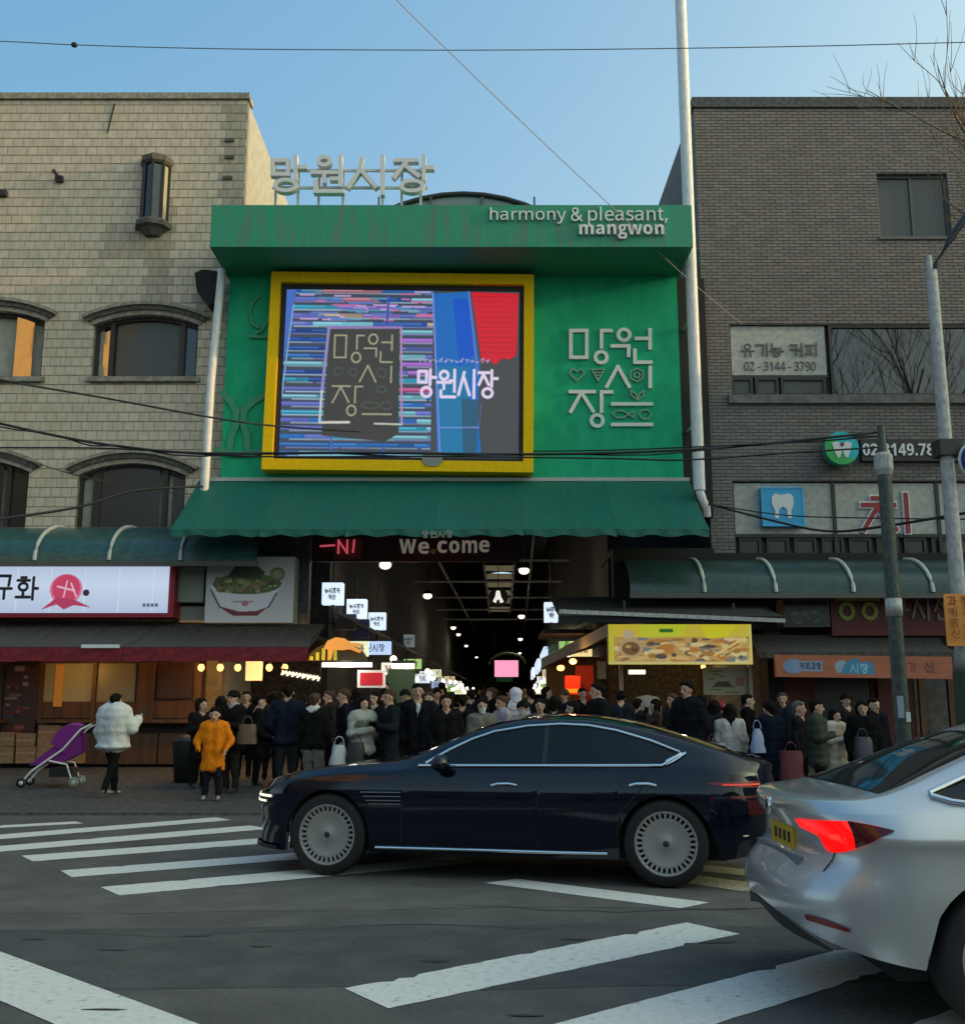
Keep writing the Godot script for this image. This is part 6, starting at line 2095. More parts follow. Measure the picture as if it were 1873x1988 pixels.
	part("light_bar", b.patch(.14, .56, .668, .69, .012, 12, 1), glow(Color(1, .97, .85), .8), hl)
	part("light_bar", b.patch(.12, .5, .622, .642, .012, 12, 1), glow(Color(1, .97, .85), .7), hl)
	part("bumper_blade", b.patch(.2, .32, [[.18, .42], [.34, .6]], [[.18, .455], [.34, .61]], .006, 6, 1), M.dark_chrome, o)
	part("grille", b.patch(.0, .12, .30, .62, .006, 6, 5), M.dark_chrome, o)
	part("chin", b.patch(.0, .62, .215, .25, .03, 14, 2), M.black, o)
	var tl := part("tail_light", b.patch(4.2, 4.52, [[4.2, .845], [4.36, .825], [4.6, .815]], [[4.2, .86], [4.34, .868], [4.52, .87]], .006, 10, 2), mat(rgb(.18, .012, .014), .2), o)
	part("light_bar", b.patch(4.26, 4.52, .836, .85, .012, 10, 1), glow(Color(.9, .3, .24), .22), tl)
	part("tail_light", b.patch(4.3, 4.52, .735, .755, .006, 10, 1), mat(rgb(.14, .014, .016), .25), o)
	part("rear_reflector", b.patch(4.4, 4.54, .6, .72, .005, 8, 2), mat(rgb(.05, .003, .005), .25), o)
	for side in [-1, 1]:
		var m := Shape.new()
		m.ball(Vector3(1.98, 1.0, side * (b.W + .07)), Vector3(.085, .075, .12), 14).bar(Vector3(1.98, .965, side * (b.W - .12)), Vector3(1.98, .965, side * (b.W + .02)), .06, .04)
		part("wing_mirror", m, paint, o)
	part("door_seam", b.line([[2.828, .3], [2.83, .7], [2.86, .95]], .004, .004), M.soot, o)
	part("door_seam", b.line([[1.6, .3], [1.6, .6], [1.66, .9]], .004, .004), M.soot, o)
	part("door_seam", b.line([[3.5, .42], [3.55, .62], [3.72, .8], [3.74, .94]], .004, .004), M.soot, o)
	part("wiper", Shape.new().tube([Vector3(1.62, 1.055, .45), Vector3(1.75, 1.11, .1), Vector3(1.8, 1.13, -.2)], .008, -1, 5), M.soot, o)
	for w in b.wheels:
		for side in [-1, 1]:
			wheel(o, Vector3(w, .358, side * (b.W - .125)), side, .358, .262, 32, M.rim)


func silver_sedan() -> void:
	var b := CarBody.new()
	b.L = 4.715; b.W = .93
	b.rf = .8; b.rr = .62; b.n = 2.5
	b.wheels = [.96, 3.765]; b.ra = .385; b.wy = .335
	b.top = [[0, .68], [.1, .78], [.5, .9], [1.1, .99], [1.5, 1.04], [1.8, 1.18], [2.2, 1.36], [2.6, 1.45], [3.0, 1.455], [3.35, 1.40], [3.7, 1.285], [4.0, 1.16], [4.2, 1.085], [4.35, 1.055], [4.55, 1.04], [4.66, 1.025], [4.715, .98]]
	b.belt = [[0, .6], [.3, .76], [.8, .88], [1.6, .94], [2.6, .965], [3.4, .985], [4.0, .995], [4.3, .985], [4.55, .97], [4.715, .94]]
	b.roof = [[0, .78], [1.4, .78], [2.2, .64], [2.8, .59], [3.4, .59], [3.9, .62], [4.2, .68], [4.5, .74], [4.715, .76]]
	b.low = [[0, .26], [.5, .2], [1.4, .2], [3.3, .2], [4.1, .295], [4.4, .34], [4.6, .39], [4.715, .44]]
	b.bulge = [[.15, .94], [.3, .97], [.44, .985], [.6, .992], [.74, .985], [.84, .985], [.875, .998], [.90, .985], [.95, .955], [1.02, .92]]
	b.tail = [[.28, .16], [.38, .06], [.5, .0], [.60, .0], [.67, .05], [.74, .14], [.86, .15], [.96, .09], [1.05, .08]]
	var o := thing("silver_sedan", "silver sedan with a lit red tail light cut off by the right edge", "car")
	o.rotation.y = PI + deg_to_rad(-1.0)
	# the rear bumper faces left, the left side of the local frame faces the viewer
	var rear_x := 1.50
	o.position = Vector3(rear_x + b.L, 0, -5.93)
	var paint := mat(rgb(.52, .54, .56), .34, .6)
	paint.clearcoat_enabled = true
	paint.clearcoat = 1.0
	paint.clearcoat_roughness = .05
	part("body", b.shell(), paint, o)
	under(b, o)
	var lowl := [[1.75, .985], [2.6, 1.0], [3.4, 1.015], [3.78, 1.02], [3.95, 1.04], [4.03, 1.065]]
	var up := [[1.75, 1.0], [2.0, 1.15], [2.3, 1.29], [2.7, 1.365], [3.1, 1.36], [3.4, 1.30], [3.7, 1.20], [4.03, 1.075]]
	part("side_window", b.patch(1.75, 2.78, lowl, up, .006, 16), M.car_glass, o)
	part("side_window", b.patch(2.82, 4.03, lowl, up, .006, 20), M.car_glass, o)
	part("chrome_trim", b.line(up, .012, .013), M.chrome, o)
	part("chrome_trim", b.line(lowl, .012, .013), M.chrome, o)
	part("rear_glass", b.over(3.5, 4.16, 18, .006, [[3.5, .93], [4.2, .9]]), M.car_glass, o)
	part("windshield", b.over(1.62, 2.3, 19, .006, [[1.6, .96], [2.4, .93]]), M.car_glass, o)
	var d := part("rear_door", b.patch(2.8, 3.42, .3, [[2.7, .94], [3.5, .96]], .004), paint, o)
	part("handle", b.line([[3.2, .86], [3.3, .875], [3.42, .87]], .02, .014), M.chrome, d)
	part("front_door", b.patch(1.65, 2.79, .3, [[1.6, .91], [2.8, .94]], .004), paint, o)
	# tail lights wrap from the flank on to the boot
	var tl := part("tail_light", b.patch(4.22, 4.49, [[4.22, .90], [4.27, .865], [4.33, .825], [4.41, .795], [4.46, .80], [4.49, .86]], [[4.22, .935], [4.33, .95], [4.49, .935]], .008, 26, 6, [-1]), M.tail_lit, o)
	part("tail_light", b.patch(4.22, 4.4, [[4.22, .90], [4.27, .865], [4.33, .825], [4.4, .80]], [[4.22, .935], [4.33, .95], [4.4, .945]], .008, 20, 6, [1]), M.tail_lit, o)
	part("outer_lens", b.patch(4.18, 4.325, [[4.18, .914], [4.25, .874], [4.325, .828]], [[4.18, .92], [4.25, .94], [4.325, .952]], .011, 10, 4, [-1]), mat(rgb(.10, .004, .01), .12), tl)
	part("inner_lens", b.patch(4.49, 4.58, [[4.49, .86], [4.58, .885]], [[4.49, .935], [4.58, .925]], .008, 6, 3, [-1]), M.tail_lit, tl)
	part("mirrored_patch", b.patch(4.38, 4.43, .86, .885, .014, 6, 2, [-1]), glow(Color(1, .2, .17), .8), tl)  # glowing patch put in for a pinkish reflection on the lens
	part("reflector", b.patch(4.32, 4.47, [[4.32, .45], [4.47, .47]], [[4.32, .465], [4.4, .49], [4.47, .495]], .008, 10, 2), mat(rgb(.2, .008, .014), .2), o)
	part("number_plate", Shape.new().span(Vector3(4.51, .75, -.26), Vector3(4.57, .865, .2)), mat(rgb(.55, .38, .02), .5), o)
	for k in 4:
		part("plate_numeral", Shape.new().span(Vector3(4.571, .78, -.2 + k * .09), Vector3(4.573, .835, -.155 + k * .09)), M.black, o)
	part("plate_recess", Shape.new().span(Vector3(4.55, .675, -.42), Vector3(4.60, .735, .42)), mat(rgb(.16, .2, .22), .4), o)
	part("boot_badge", Shape.new().lathe([Vector2(0, .0), Vector2(.05, 0), Vector2(.045, .014), Vector2(0, .016)], Vector3(4.62, .955, 0), Basis(Vector3.BACK, -PI / 2), 16), M.chrome, o)
	part("boot_seam", b.line([[4.42, .80], [4.43, .76], [4.44, .70]], .001, .003), M.soot, o)
	part("lower_valance", b.patch(4.4, 4.715, [[4.4, .34], [4.6, .39], [4.715, .44]], [[4.4, .35], [4.55, .43], [4.715, .48]], .006, 14, 3), M.black, o)
	for w in b.wheels:
		for side in [-1, 1]:
			wheel(o, Vector3(w, .335, side * (b.W - .125)), side, .335, .235, 10, M.rim_pale)


func car_materials() -> void:
	M.tyre = mat(rgb(.014, .014, .015), .85)
	M.rim = mat(rgb(.33, .325, .315), .5, .4)
	M.rim_pale = mat(rgb(.5, .46, .4), .35, .5)
	M.chrome = mat(rgb(.75, .77, .78), .12, 1.0)
	M.dark_chrome = mat(rgb(.2, .2, .2), .2, 1.0)
	var g := mat(rgb(.006, .008, .011), .04)
	g.metallic_specular = .4
	M.car_glass = g
	var t := glow(Color(1, .02, .02), .75)
	t.roughness = .15
	M.tail_lit = t


# ---------------------------------------------------------------- people
class Field:                                                # smooth union of tapered limbs, meshed with surface nets
	var bones := []
	var folds := 0.0
	var quilt := 0.0
	var seed_ := 1
	func limb(a: Vector3, b: Vector3, ra: float, rb: float, hue: int, squash := Vector3.ONE):
		bones.append([a, b, ra, rb, hue, squash])
	func mesh(cell: float, k: float, hues: Array, paint = null) -> ArrayMesh:
		var lo := Vector3(1e9, 1e9, 1e9)
		var hi := -lo
		for q in bones:
			for e in 2:
				var r: Vector3 = Vector3.ONE * (q[2 + e] + k + cell * 2.0) * q[5]
				lo = lo.min(q[e] - r); hi = hi.max(q[e] + r)
		var nx := int((hi.x - lo.x) / cell) + 2
		var ny := int((hi.y - lo.y) / cell) + 2
		var nz := int((hi.z - lo.z) / cell) + 2
		var d := PackedFloat32Array()
		d.resize(nx * ny * nz)
		d.fill(9.0)
		var best := d.duplicate()
		var hue := PackedByteArray()
		hue.resize(nx * ny * nz)
		for q in bones:
			var a: Vector3 = q[0]
			var b: Vector3 = q[1]
			var sq: Vector3 = q[5]
			var inv := Vector3.ONE / sq
			var rm: float = maxf(q[2], q[3]) + k + cell * 1.9
			var l0 := ((a.min(b) - Vector3.ONE * rm * sq - lo) / cell).floor().max(Vector3.ZERO)
			var h0 := ((a.max(b) + Vector3.ONE * rm * sq - lo) / cell).ceil()
			var ai := a * inv
			var ab := (b - a) * inv
			var len2 := maxf(ab.length_squared(), 1e-8)
			var sm := minf(sq.x, minf(sq.y, sq.z))
			var ra: float = q[2]
			var dr: float = q[3] - q[2]
			for z in range(int(l0.z), mini(nz, int(h0.z) + 1)):
				for y in range(int(l0.y), mini(ny, int(h0.y) + 1)):
					var at_ := (z * ny + y) * nx
					for x in range(int(l0.x), mini(nx, int(h0.x) + 1)):
						var p := (lo + Vector3(x, y, z) * cell) * inv - ai
						var t := clampf(p.dot(ab) / len2, 0.0, 1.0)
						var v := ((p - ab * t).length() - ra - dr * t) * sm
						var i := at_ + x
						if v < best[i]:
							best[i] = v
							hue[i] = q[4]
						var o := d[i]
						var h := k - absf(o - v)
						d[i] = minf(o, v) - (h * h / (4.0 * k) if h > 0.0 else 0.0)
		if folds > 0.0:
			var fn := FastNoiseLite.new()
			fn.seed = seed_
			fn.frequency = 5.5
			fn.fractal_octaves = 2
			for i in d.size():
				if absf(d[i]) < cell * 3.0 and (hue[i] == 0 or hue[i] == 1):
					var y := i / nx % ny * cell
					d[i] += folds * (fn.get_noise_3d((i % nx) * cell * 1.3, y * 1.0, i / (nx * ny) * cell * 1.3) * 1.4 + (quilt * sin(y * 54.0) if hue[i] == 0 else 0.0))
		var vi := PackedInt32Array()
		vi.resize(nx * ny * nz)
		vi.fill(-1)
		var verts := PackedVector3Array()
		var cols := PackedColorArray()
		var near := PackedInt32Array()
		var step := [1, nx, nx * ny]
		var lim := cell * 2.2
		for z in nz - 1:
			for y in ny - 1:
				var row := (z * ny + y) * nx
				for x in nx - 1:
					var i := row + x
					if absf(d[i]) > lim:
						continue
					near.append(i)
					var m := 0
					var dd := []
					for c in 8:
						var j: int = i + (c & 1) + (nx if c & 2 else 0) + (step[2] if c & 4 else 0)
						dd.append(d[j])
						if dd[c] < 0.0: m |= 1 << c
					if m == 0 or m == 255:
						continue
					var s := Vector3.ZERO
					var n := 0
					for e in [[0, 1], [2, 3], [4, 5], [6, 7], [0, 2], [1, 3], [4, 6], [5, 7], [0, 4], [1, 5], [2, 6], [3, 7]]:
						var u: float = dd[e[0]]
						var w: float = dd[e[1]]
						if (u < 0.0) != (w < 0.0):
							var t := u / (u - w)
							var p0 := Vector3(e[0] & 1, (e[0] >> 1) & 1, (e[0] >> 2) & 1)
							var p1 := Vector3(e[1] & 1, (e[1] >> 1) & 1, (e[1] >> 2) & 1)
							s += p0.lerp(p1, t)
							n += 1
					vi[i] = verts.size()
					var at3 := lo + (Vector3(x, y, z) + s / n) * cell
					verts.append(at3)
					var col: Color = hues[hue[i]]
					if paint != null:
						col = paint.call(at3, hue[i], col)
					cols.append(col)
		var ix := PackedInt32Array()
		var nrm := PackedVector3Array()
		nrm.resize(verts.size())
		for i in near:
			for ax in 3:
				var j: int = i + step[ax]
				if (d[i] < 0.0) == (d[j] < 0.0):
					continue
				var s1: int = step[(ax + 1) % 3]
				var s2: int = step[(ax + 2) % 3]
				var q := [vi[i], vi[i - s1], vi[i - s1 - s2], vi[i - s2]]
				if q.min() < 0:
					continue
				if d[i] < 0.0:
					q.reverse()
				for tr in [[0, 1, 2], [0, 2, 3]]:
					var A: int = q[tr[0]]
					var B: int = q[tr[1]]
					var C: int = q[tr[2]]
					ix.append(A); ix.append(B); ix.append(C)
					var fn := (verts[C] - verts[A]).cross(verts[B] - verts[A])
					nrm[A] += fn; nrm[B] += fn; nrm[C] += fn
		for i in nrm.size():
			nrm[i] = nrm[i].normalized()
		var arr := []
		arr.resize(Mesh.ARRAY_MAX)
		arr[Mesh.ARRAY_VERTEX] = verts
		arr[Mesh.ARRAY_NORMAL] = nrm
		arr[Mesh.ARRAY_COLOR] = cols
		arr[Mesh.ARRAY_INDEX] = ix
		var am := ArrayMesh.new()
		am.add_surface_from_arrays(Mesh.PRIMITIVE_TRIANGLES, arr)
		return am


var heads := {}
var hands := {}
var hairs := {}


func skin(tone: float) -> Color:
	return Color(.46, .275, .195).lerp(Color(.60, .40, .30), tone)


func head_mesh(tone: float, mask: bool) -> ArrayMesh:       # 0.24 m tall, chin at y = 0, facing +z
	var key := "%.1f%s" % [tone, mask]
	if heads.has(key):
		return heads[key]
	var f := Field.new()
	f.limb(Vector3(0, .155, -.012), Vector3(0, .15, -.01), .092, .092, 0, Vector3(.86, 1.0, 1.05))
	f.limb(Vector3(0, .1, .02), Vector3(0, .045, .03), .065, .045, 0, Vector3(.95, 1, 1))
	f.limb(Vector3(0, .028, .048), Vector3(0, .022, .045), .024, .022, 0)
	f.limb(Vector3(0, .125, .088), Vector3(0, .092, .104), .009, .014, 0)
	f.limb(Vector3(-.012, .09, .094), Vector3(.012, .09, .094), .01, .01, 0)
	f.limb(Vector3(-.018, .06, .078), Vector3(.018, .06, .078), .012, .012, 0)
	for s in [-1, 1]:
		f.limb(Vector3(s * .082, .12, -.005), Vector3(s * .086, .09, -.002), .014, .01, 0, Vector3(.6, 1.1, 1))
	f.limb(Vector3(0, .04, -.02), Vector3(0, -.07, -.03), .05, .056, 0)
	var c := skin(tone)
	var paint := func(p: Vector3, _h: int, col: Color) -> Color:
		if mask and p.z > .025 and p.y > .005 and p.y < .10 and absf(p.x) < .075:
			return Color(.66, .67, .68)
		if p.z > .05:
			for s in [-1, 1]:
				var q := Vector2(p.x - s * .032, p.y - .122)
				if absf(q.x) < .011 and absf(q.y) < .006: return Color(.02, .016, .014)
				if absf(q.x) < .018 and absf(q.y - .021) < .005: return Color(.10, .06, .045)
			if absf(p.x) < .024 and absf(p.y - .06) < .007: return Color(.36, .13, .11)
		return col
	heads[key] = f.mesh(.0088, .016, [c], paint)
	return heads[key]


func hand_mesh(tone: float) -> ArrayMesh:                   # right hand hanging down from the wrist at the origin, palm towards -x, thumb forward
	var key := "%.1f" % tone
	if hands.has(key):
		return hands[key]
	var f := Field.new()
	f.limb(Vector3(0, .01, 0), Vector3(0, -.03, 0), .026, .03, 0, Vector3(.7, 1, 1))
	f.limb(Vector3(0, -.04, .018), Vector3(0, -.085, .026), .024, .017, 0, Vector3(.6, 1, 1))
	f.limb(Vector3(0, -.04, -.014), Vector3(0, -.082, -.026), .024, .016, 0, Vector3(.6, 1, 1))
	for k in 4:
		var z := .032 - k * .021
		var l: float = [.068, .078, .072, .056][k]
		var a := Vector3(0, -.088 + absf(k - 1.2) * .004, z)
		var b := a + Vector3(-.01, -l * .55, 0)
		var c := b + Vector3(-.024, -l * .4, 0)
		f.limb(a, b, .0095, .0085, 0)
		f.limb(b, c, .0085, .007, 0)
	f.limb(Vector3(-.004, -.03, .026), Vector3(-.014, -.062, .05), .013, .011, 0)
	f.limb(Vector3(-.014, -.062, .05), Vector3(-.024, -.092, .056), .0105, .008, 0)
	hands[key] = f.mesh(.0068, .006, [skin(tone)])
	return hands[key]


func hair_mesh(kind: String) -> ArrayMesh:
	if hairs.has(kind):
		return hairs[kind]
	var f := Field.new()
	f.limb(Vector3(0, .175, -.022), Vector3(0, .165, -.03), .096, .096, 0, Vector3(.9, .95, 1.04))
	match kind:
		"long":
			for s in [-1, 1]:
				f.limb(Vector3(s * .07, .16, -.02), Vector3(s * .082, -.02, -.02), .034, .03, 0)
			f.limb(Vector3(0, .14, -.075), Vector3(0, -.12, -.085), .07, .06, 0, Vector3(1.1, 1, .6))
		"bob":
			for s in [-1, 1]:
				f.limb(Vector3(s * .07, .16, -.02), Vector3(s * .078, .045, -.012), .034, .028, 0)
			f.limb(Vector3(0, .14, -.07), Vector3(0, .02, -.07), .066, .05, 0, Vector3(1.1, 1, .7))
		"short":
			f.limb(Vector3(0, .15, -.06), Vector3(0, .085, -.075), .068, .045, 0, Vector3(1.1, 1, .7))
			f.limb(Vector3(-.04, .215, .04), Vector3(.045, .212, .04), .03, .03, 0)
		"beanie":
			f.limb(Vector3(0, .2, -.015), Vector3(0, .165, -.015), .082, .1, 0, Vector3(.92, 1, 1.02))
		"cap":
			f.limb(Vector3(0, .185, -.015), Vector3(0, .17, -.015), .09, .098, 0, Vector3(.92, .95, 1.02))
			f.limb(Vector3(0, .175, .08), Vector3(0, .168, .14), .05, .035, 0, Vector3(1.2, .25, 1))
		"hood":
			f.limb(Vector3(0, .14, -.045), Vector3(0, .02, -.05), .108, .10, 0, Vector3(1.02, 1, .9))
		"bald":
			f.limb(Vector3(0, .12, -.07), Vector3(0, .09, -.075), .05, .04, 0, Vector3(1.2, 1, .6))
	# open the face: what lies in front of the hairline is cut by keeping the cap behind it
	f.folds = .008
	f.seed_ = kind.hash() % 99
	var m := f.mesh(.0105, .02, [Color.WHITE])
	if kind in ["beanie", "cap"]:
		hairs[kind] = m
		return m
	var arr := m.surface_get_arrays(0)
	var v: PackedVector3Array = arr[Mesh.ARRAY_VERTEX]
	for i in v.size():
		var edge := .082 if v[i].y > .172 else lerpf(.028, .06, clampf((v[i].y - .11) / .062, 0, 1))
		if kind == "hood": edge = .05
		if v[i].z > edge:
			v[i].z = edge + (v[i].z - edge) * .12
	arr[Mesh.ARRAY_VERTEX] = v
	var am := ArrayMesh.new()
	am.add_surface_from_arrays(Mesh.PRIMITIVE_TRIANGLES, arr)
	hairs[kind] = am
	return am


# pose: how the arms and legs go; dress: colours as [coat, trousers, accent, shoes]; build: extra girth of the coat, hem height as a share of stature
func person(label: String, where: Vector3, tall: float, turn: float, dress: Array, o: Dictionary = {}) -> Node3D:
	var H := tall
	var f := Field.new()
	f.folds = .010 if o.get("puff", 0.0) > .04 else .015
	f.quilt = .45 if o.get("puff", 0.0) > .04 else 0.0
	f.seed_ = label.hash() % 1000
	var puff: float = o.get("puff", 0.0)
	var hem: float = o.get("hem", .46)
	var tone: float = o.get("tone", .5)
	var legs: String = o.get("legs", "stand")
	var arms: String = o.get("arms", "down")
	var child := 1.12 if tall < 1.5 else 1.0
	var lean: float = o.get("lean", 0.0)
	var up := func(y: float): return Vector3(0, y * H, lean * H * maxf(0.0, y - .5))
	# legs
	for s in [-1, 1]:
		var hip := Vector3(s * .052 * H, .5 * H, 0)
		var knee := Vector3(s * .056 * H, .275 * H, .012 * H)
		var ank := Vector3(s * .06 * H, .045 * H, -.012 * H)
		if legs == "walk":
			knee.z += s * .06 * H + .01 * H
			ank.z += s * .12 * H
			if s < 0: ank.y += .02 * H
		elif legs == "shift":
			knee += Vector3(s * .01 * H, 0, (.03 if s > 0 else 0.0) * H)
			ank += Vector3(s * .018 * H, 0, (.03 if s > 0 else 0.0) * H)
		var wide: float = o.get("wide", 1.0)
		f.limb(hip, knee, .058 * H * wide, .043 * H * wide, 1)
		f.limb(knee, ank, .042 * H * wide, .031 * H * wide, 1)
		f.limb(ank + Vector3(0, -.012 * H, -.008 * H), ank + Vector3(s * .008 * H, -.024 * H, .075 * H), .03, .026, 3, Vector3(1, .8, 1))
	# trunk
	for s in [-1, 1]:
		f.limb(up.call(.775) + Vector3(s * .05 * H, 0, 0), up.call(.66) + Vector3(s * .045 * H, 0, 0), .066 * H + puff, .062 * H + puff, 0)
		f.limb(up.call(.66) + Vector3(s * .045 * H, 0, 0), up.call(.56) + Vector3(s * .04 * H, 0, 0), .062 * H + puff, .06 * H + puff * .8, 0)
		f.limb(up.call(.81) + Vector3(s * .055 * H, 0, 0), up.call(.795) + Vector3(s * .1 * H, 0, 0), .044 * H + puff * .5, .046 * H + puff * .6, 0)
		if hem < .43:
			f.limb(Vector3(s * .04 * H, .56 * H, 0), Vector3(s * .044 * H, (hem + .065) * H + puff * .6, 0), .06 * H + puff * .8, .064 * H + puff * .7, 0)
	f.limb(Vector3(-.048 * H, hem * H + .03, 0), Vector3(.048 * H, hem * H + .03, 0), .074 * H + puff * .72, .074 * H + puff * .72, 0, Vector3(1, .34, 1))
	f.limb(Vector3(-.048 * H, hem * H + .085, 0), Vector3(.048 * H, hem * H + .085, 0), .07 * H + puff * .75, .07 * H + puff * .75, 0, Vector3(1, .6, 1))
	f.limb(up.call(.82), up.call(.86), .05 * H, .036 * H, 4 if o.has("scarf") or o.has("collar") else 2)
	if o.has("collar"):
		f.limb(up.call(.825) + Vector3(-.035, 0, -.02), up.call(.825) + Vector3(.035, 0, -.02), .055 * H, .055 * H, 4)
	if o.has("shirt"):
		f.limb(up.call(.80) + Vector3(0, 0, .052 * H + puff), up.call(.70) + Vector3(0, 0, .066 * H + puff), .02 * H, .006 * H, 4)
	if o.has("band"):                                        # a darker or lighter yoke
		f.limb(up.call(.70) + Vector3(-.06 * H, 0, .025 * H), up.call(.70) + Vector3(.06 * H, 0, .025 * H), .06 * H + puff, .06 * H + puff, 4)
	# arms
	var wrists := []
	for s in [-1, 1]:
		var sh := up.call(.80) + Vector3(s * .108 * H, 0, 0) as Vector3
		var el := up.call(.63) + Vector3(s * (.135 * H + puff * .6), 0, -.01 * H) as Vector3
		var wr := up.call(.48) + Vector3(s * (.135 * H + puff * .5), 0, .03 * H) as Vector3
		var mode := arms
		if arms == "phone": mode = "fore"
		if arms == "phone_right": mode = "high" if s < 0 else "down"
		if arms == "phone_left": mode = "high" if s > 0 else "down"
		if arms == "bag": mode = "down" if s > 0 else "fore"
		match mode:
			"fore":
				el = up.call(.635) + Vector3(s * (.13 * H + puff * .4), 0, .02 * H)
				wr = up.call(.67) + Vector3(s * .05 * H, 0, .15 * H)
			"high":
				el = up.call(.66) + Vector3(s * (.15 * H + puff * .4), 0, .06 * H)
				wr = up.call(.745) + Vector3(s * .12 * H, 0, .2 * H)
			"pocket":
				el = up.call(.63) + Vector3(s * (.155 * H + puff * .6), 0, -.03 * H)
				wr = up.call(.535) + Vector3(s * (.115 * H + puff * .5), 0, .05 * H)
			"akimbo":
				el = up.call(.64) + Vector3(s * (.175 * H + puff * .4), 0, .0)
				wr = up.call(.55) + Vector3(s * (.13 * H + puff), 0, .085 * H)
			"face":
				el = up.call(.68) + Vector3(s * .13 * H, 0, .1 * H)
				wr = up.call(.82) + Vector3(s * .05 * H, 0, .11 * H)
		f.limb(sh, el, .039 * H + puff * .45, .034 * H + puff * .4, 0)
		f.limb(el, wr, .034 * H + puff * .4, .025 * H + puff * .25, 0)
		wrists.append([el, wr, s])
	var cols := []
	for k in 4:
		cols.append(dress[k] if k < dress.size() else Color(.03, .03, .03))
	var hues := [cols[0], cols[1], skin(tone), cols[3], cols[2]]
	var body := f.mesh(.0235, .022, hues)
	var st := SurfaceTool.new()
	st.begin(Mesh.PRIMITIVE_TRIANGLES)
	st.append_from(body, 0, Transform3D.IDENTITY)
	var hs := H * .134 / .24 * child
	var look: float = o.get("look", 0.0)
	var nod: float = o.get("nod", 0.0)
	var hb := Basis.from_euler(Vector3(nod, look, 0)) * Basis.from_scale(Vector3(1.12, 1.0, 1.1) * hs)
	var ho: Vector3 = up.call(.853 if child == 1.0 else .845) + Vector3(0, 0, .016)
	st.append_from(head_mesh(tone, o.get("mask", false)), 0, Transform3D(hb, ho))
	for w in wrists:
		var along: Vector3 = -(w[1] - w[0]).normalized()
		var side := Vector3(w[2], 0, 0)
		var zz := side.cross(along).normalized()
		if w[2] < 0: zz = -zz
		var bb := Basis(Vector3(w[2], 0, 0), along, Vector3(0, 0, 1)).orthonormalized()
		if w[2] < 0:
			bb = Basis(-bb.x, bb.y, bb.z) * Basis.from_scale(Vector3(-1, 1, 1)) if false else bb
		st.append_from(hand_mesh(tone), 0, Transform3D(bb * Basis.from_scale(Vector3.ONE * H / 1.72), w[1]))
	var t := thing("person", label, "person", where, turn, o.get("group", ""))
	part("body", st.commit(), M.body, t)
	var hk: String = o.get("hair", "short")
	if hk != "none":
		var h := part("hair" if not hk in ["beanie", "cap", "hood"] else hk, hair_mesh(hk), o.get("hair_mat", M.hair), t, ho)
		h.basis = hb
	if o.has("phone"):
		var w: Vector3 = wrists[0][1] if arms != "phone_left" else wrists[1][1]
		var ph := thing("mobile_phone", o.phone, "phone", where + Basis(Vector3.UP, turn) * (w + Vector3(0, .07, .1)), turn)
		part("case", Shape.new().box(Vector3.ZERO, Vector3(.075, .15, .01), Basis(Vector3.RIGHT, .5)), M.black, ph)
	return t


func bag(label: String, where: Vector3, size: Vector3, c: Color, turn := 0.0, soft := 0.15) -> void:
	var t := thing("carrier_bag", label, "bag", where, turn)
	var rows := []
	for k in 8:
		var y := k / 7.0
		var w := 1.0 - soft * y * y - .25 * soft * (1.0 - y)
		var r := []
		for j in 17:
			var a := TAU * j / 16.0
			var q := Vector2(cos(a), sin(a))
			var sq := pow(pow(absf(q.x), 4.0) + pow(absf(q.y), 4.0), -.25)
			r.append(Vector3(q.x * sq * size.x * .5 * w + .012 * sin(y * 9 + j), (y - .5) * size.y, q.y * sq * size.z * .5 * w))
		rows.append(r)
	part("sack", Shape.new().grid(rows), mat(c, .55), t)
	var h := []
	for j in 9:
		var a := PI * j / 8.0
		h.append(Vector3(cos(a) * size.x * .25, size.y * .5 + sin(a) * .12, 0))
	part("handle", Shape.new().tube(h, .008, -1, 5), mat(c, .6), t)


func spot(px: float, py: float, depth: float) -> Vector3:   # where somebody stands whose head tops out there; y is the stature
	var p := P(px, py, depth)
	return Vector3(p.x, p.y - floor_y(p.z), p.z)


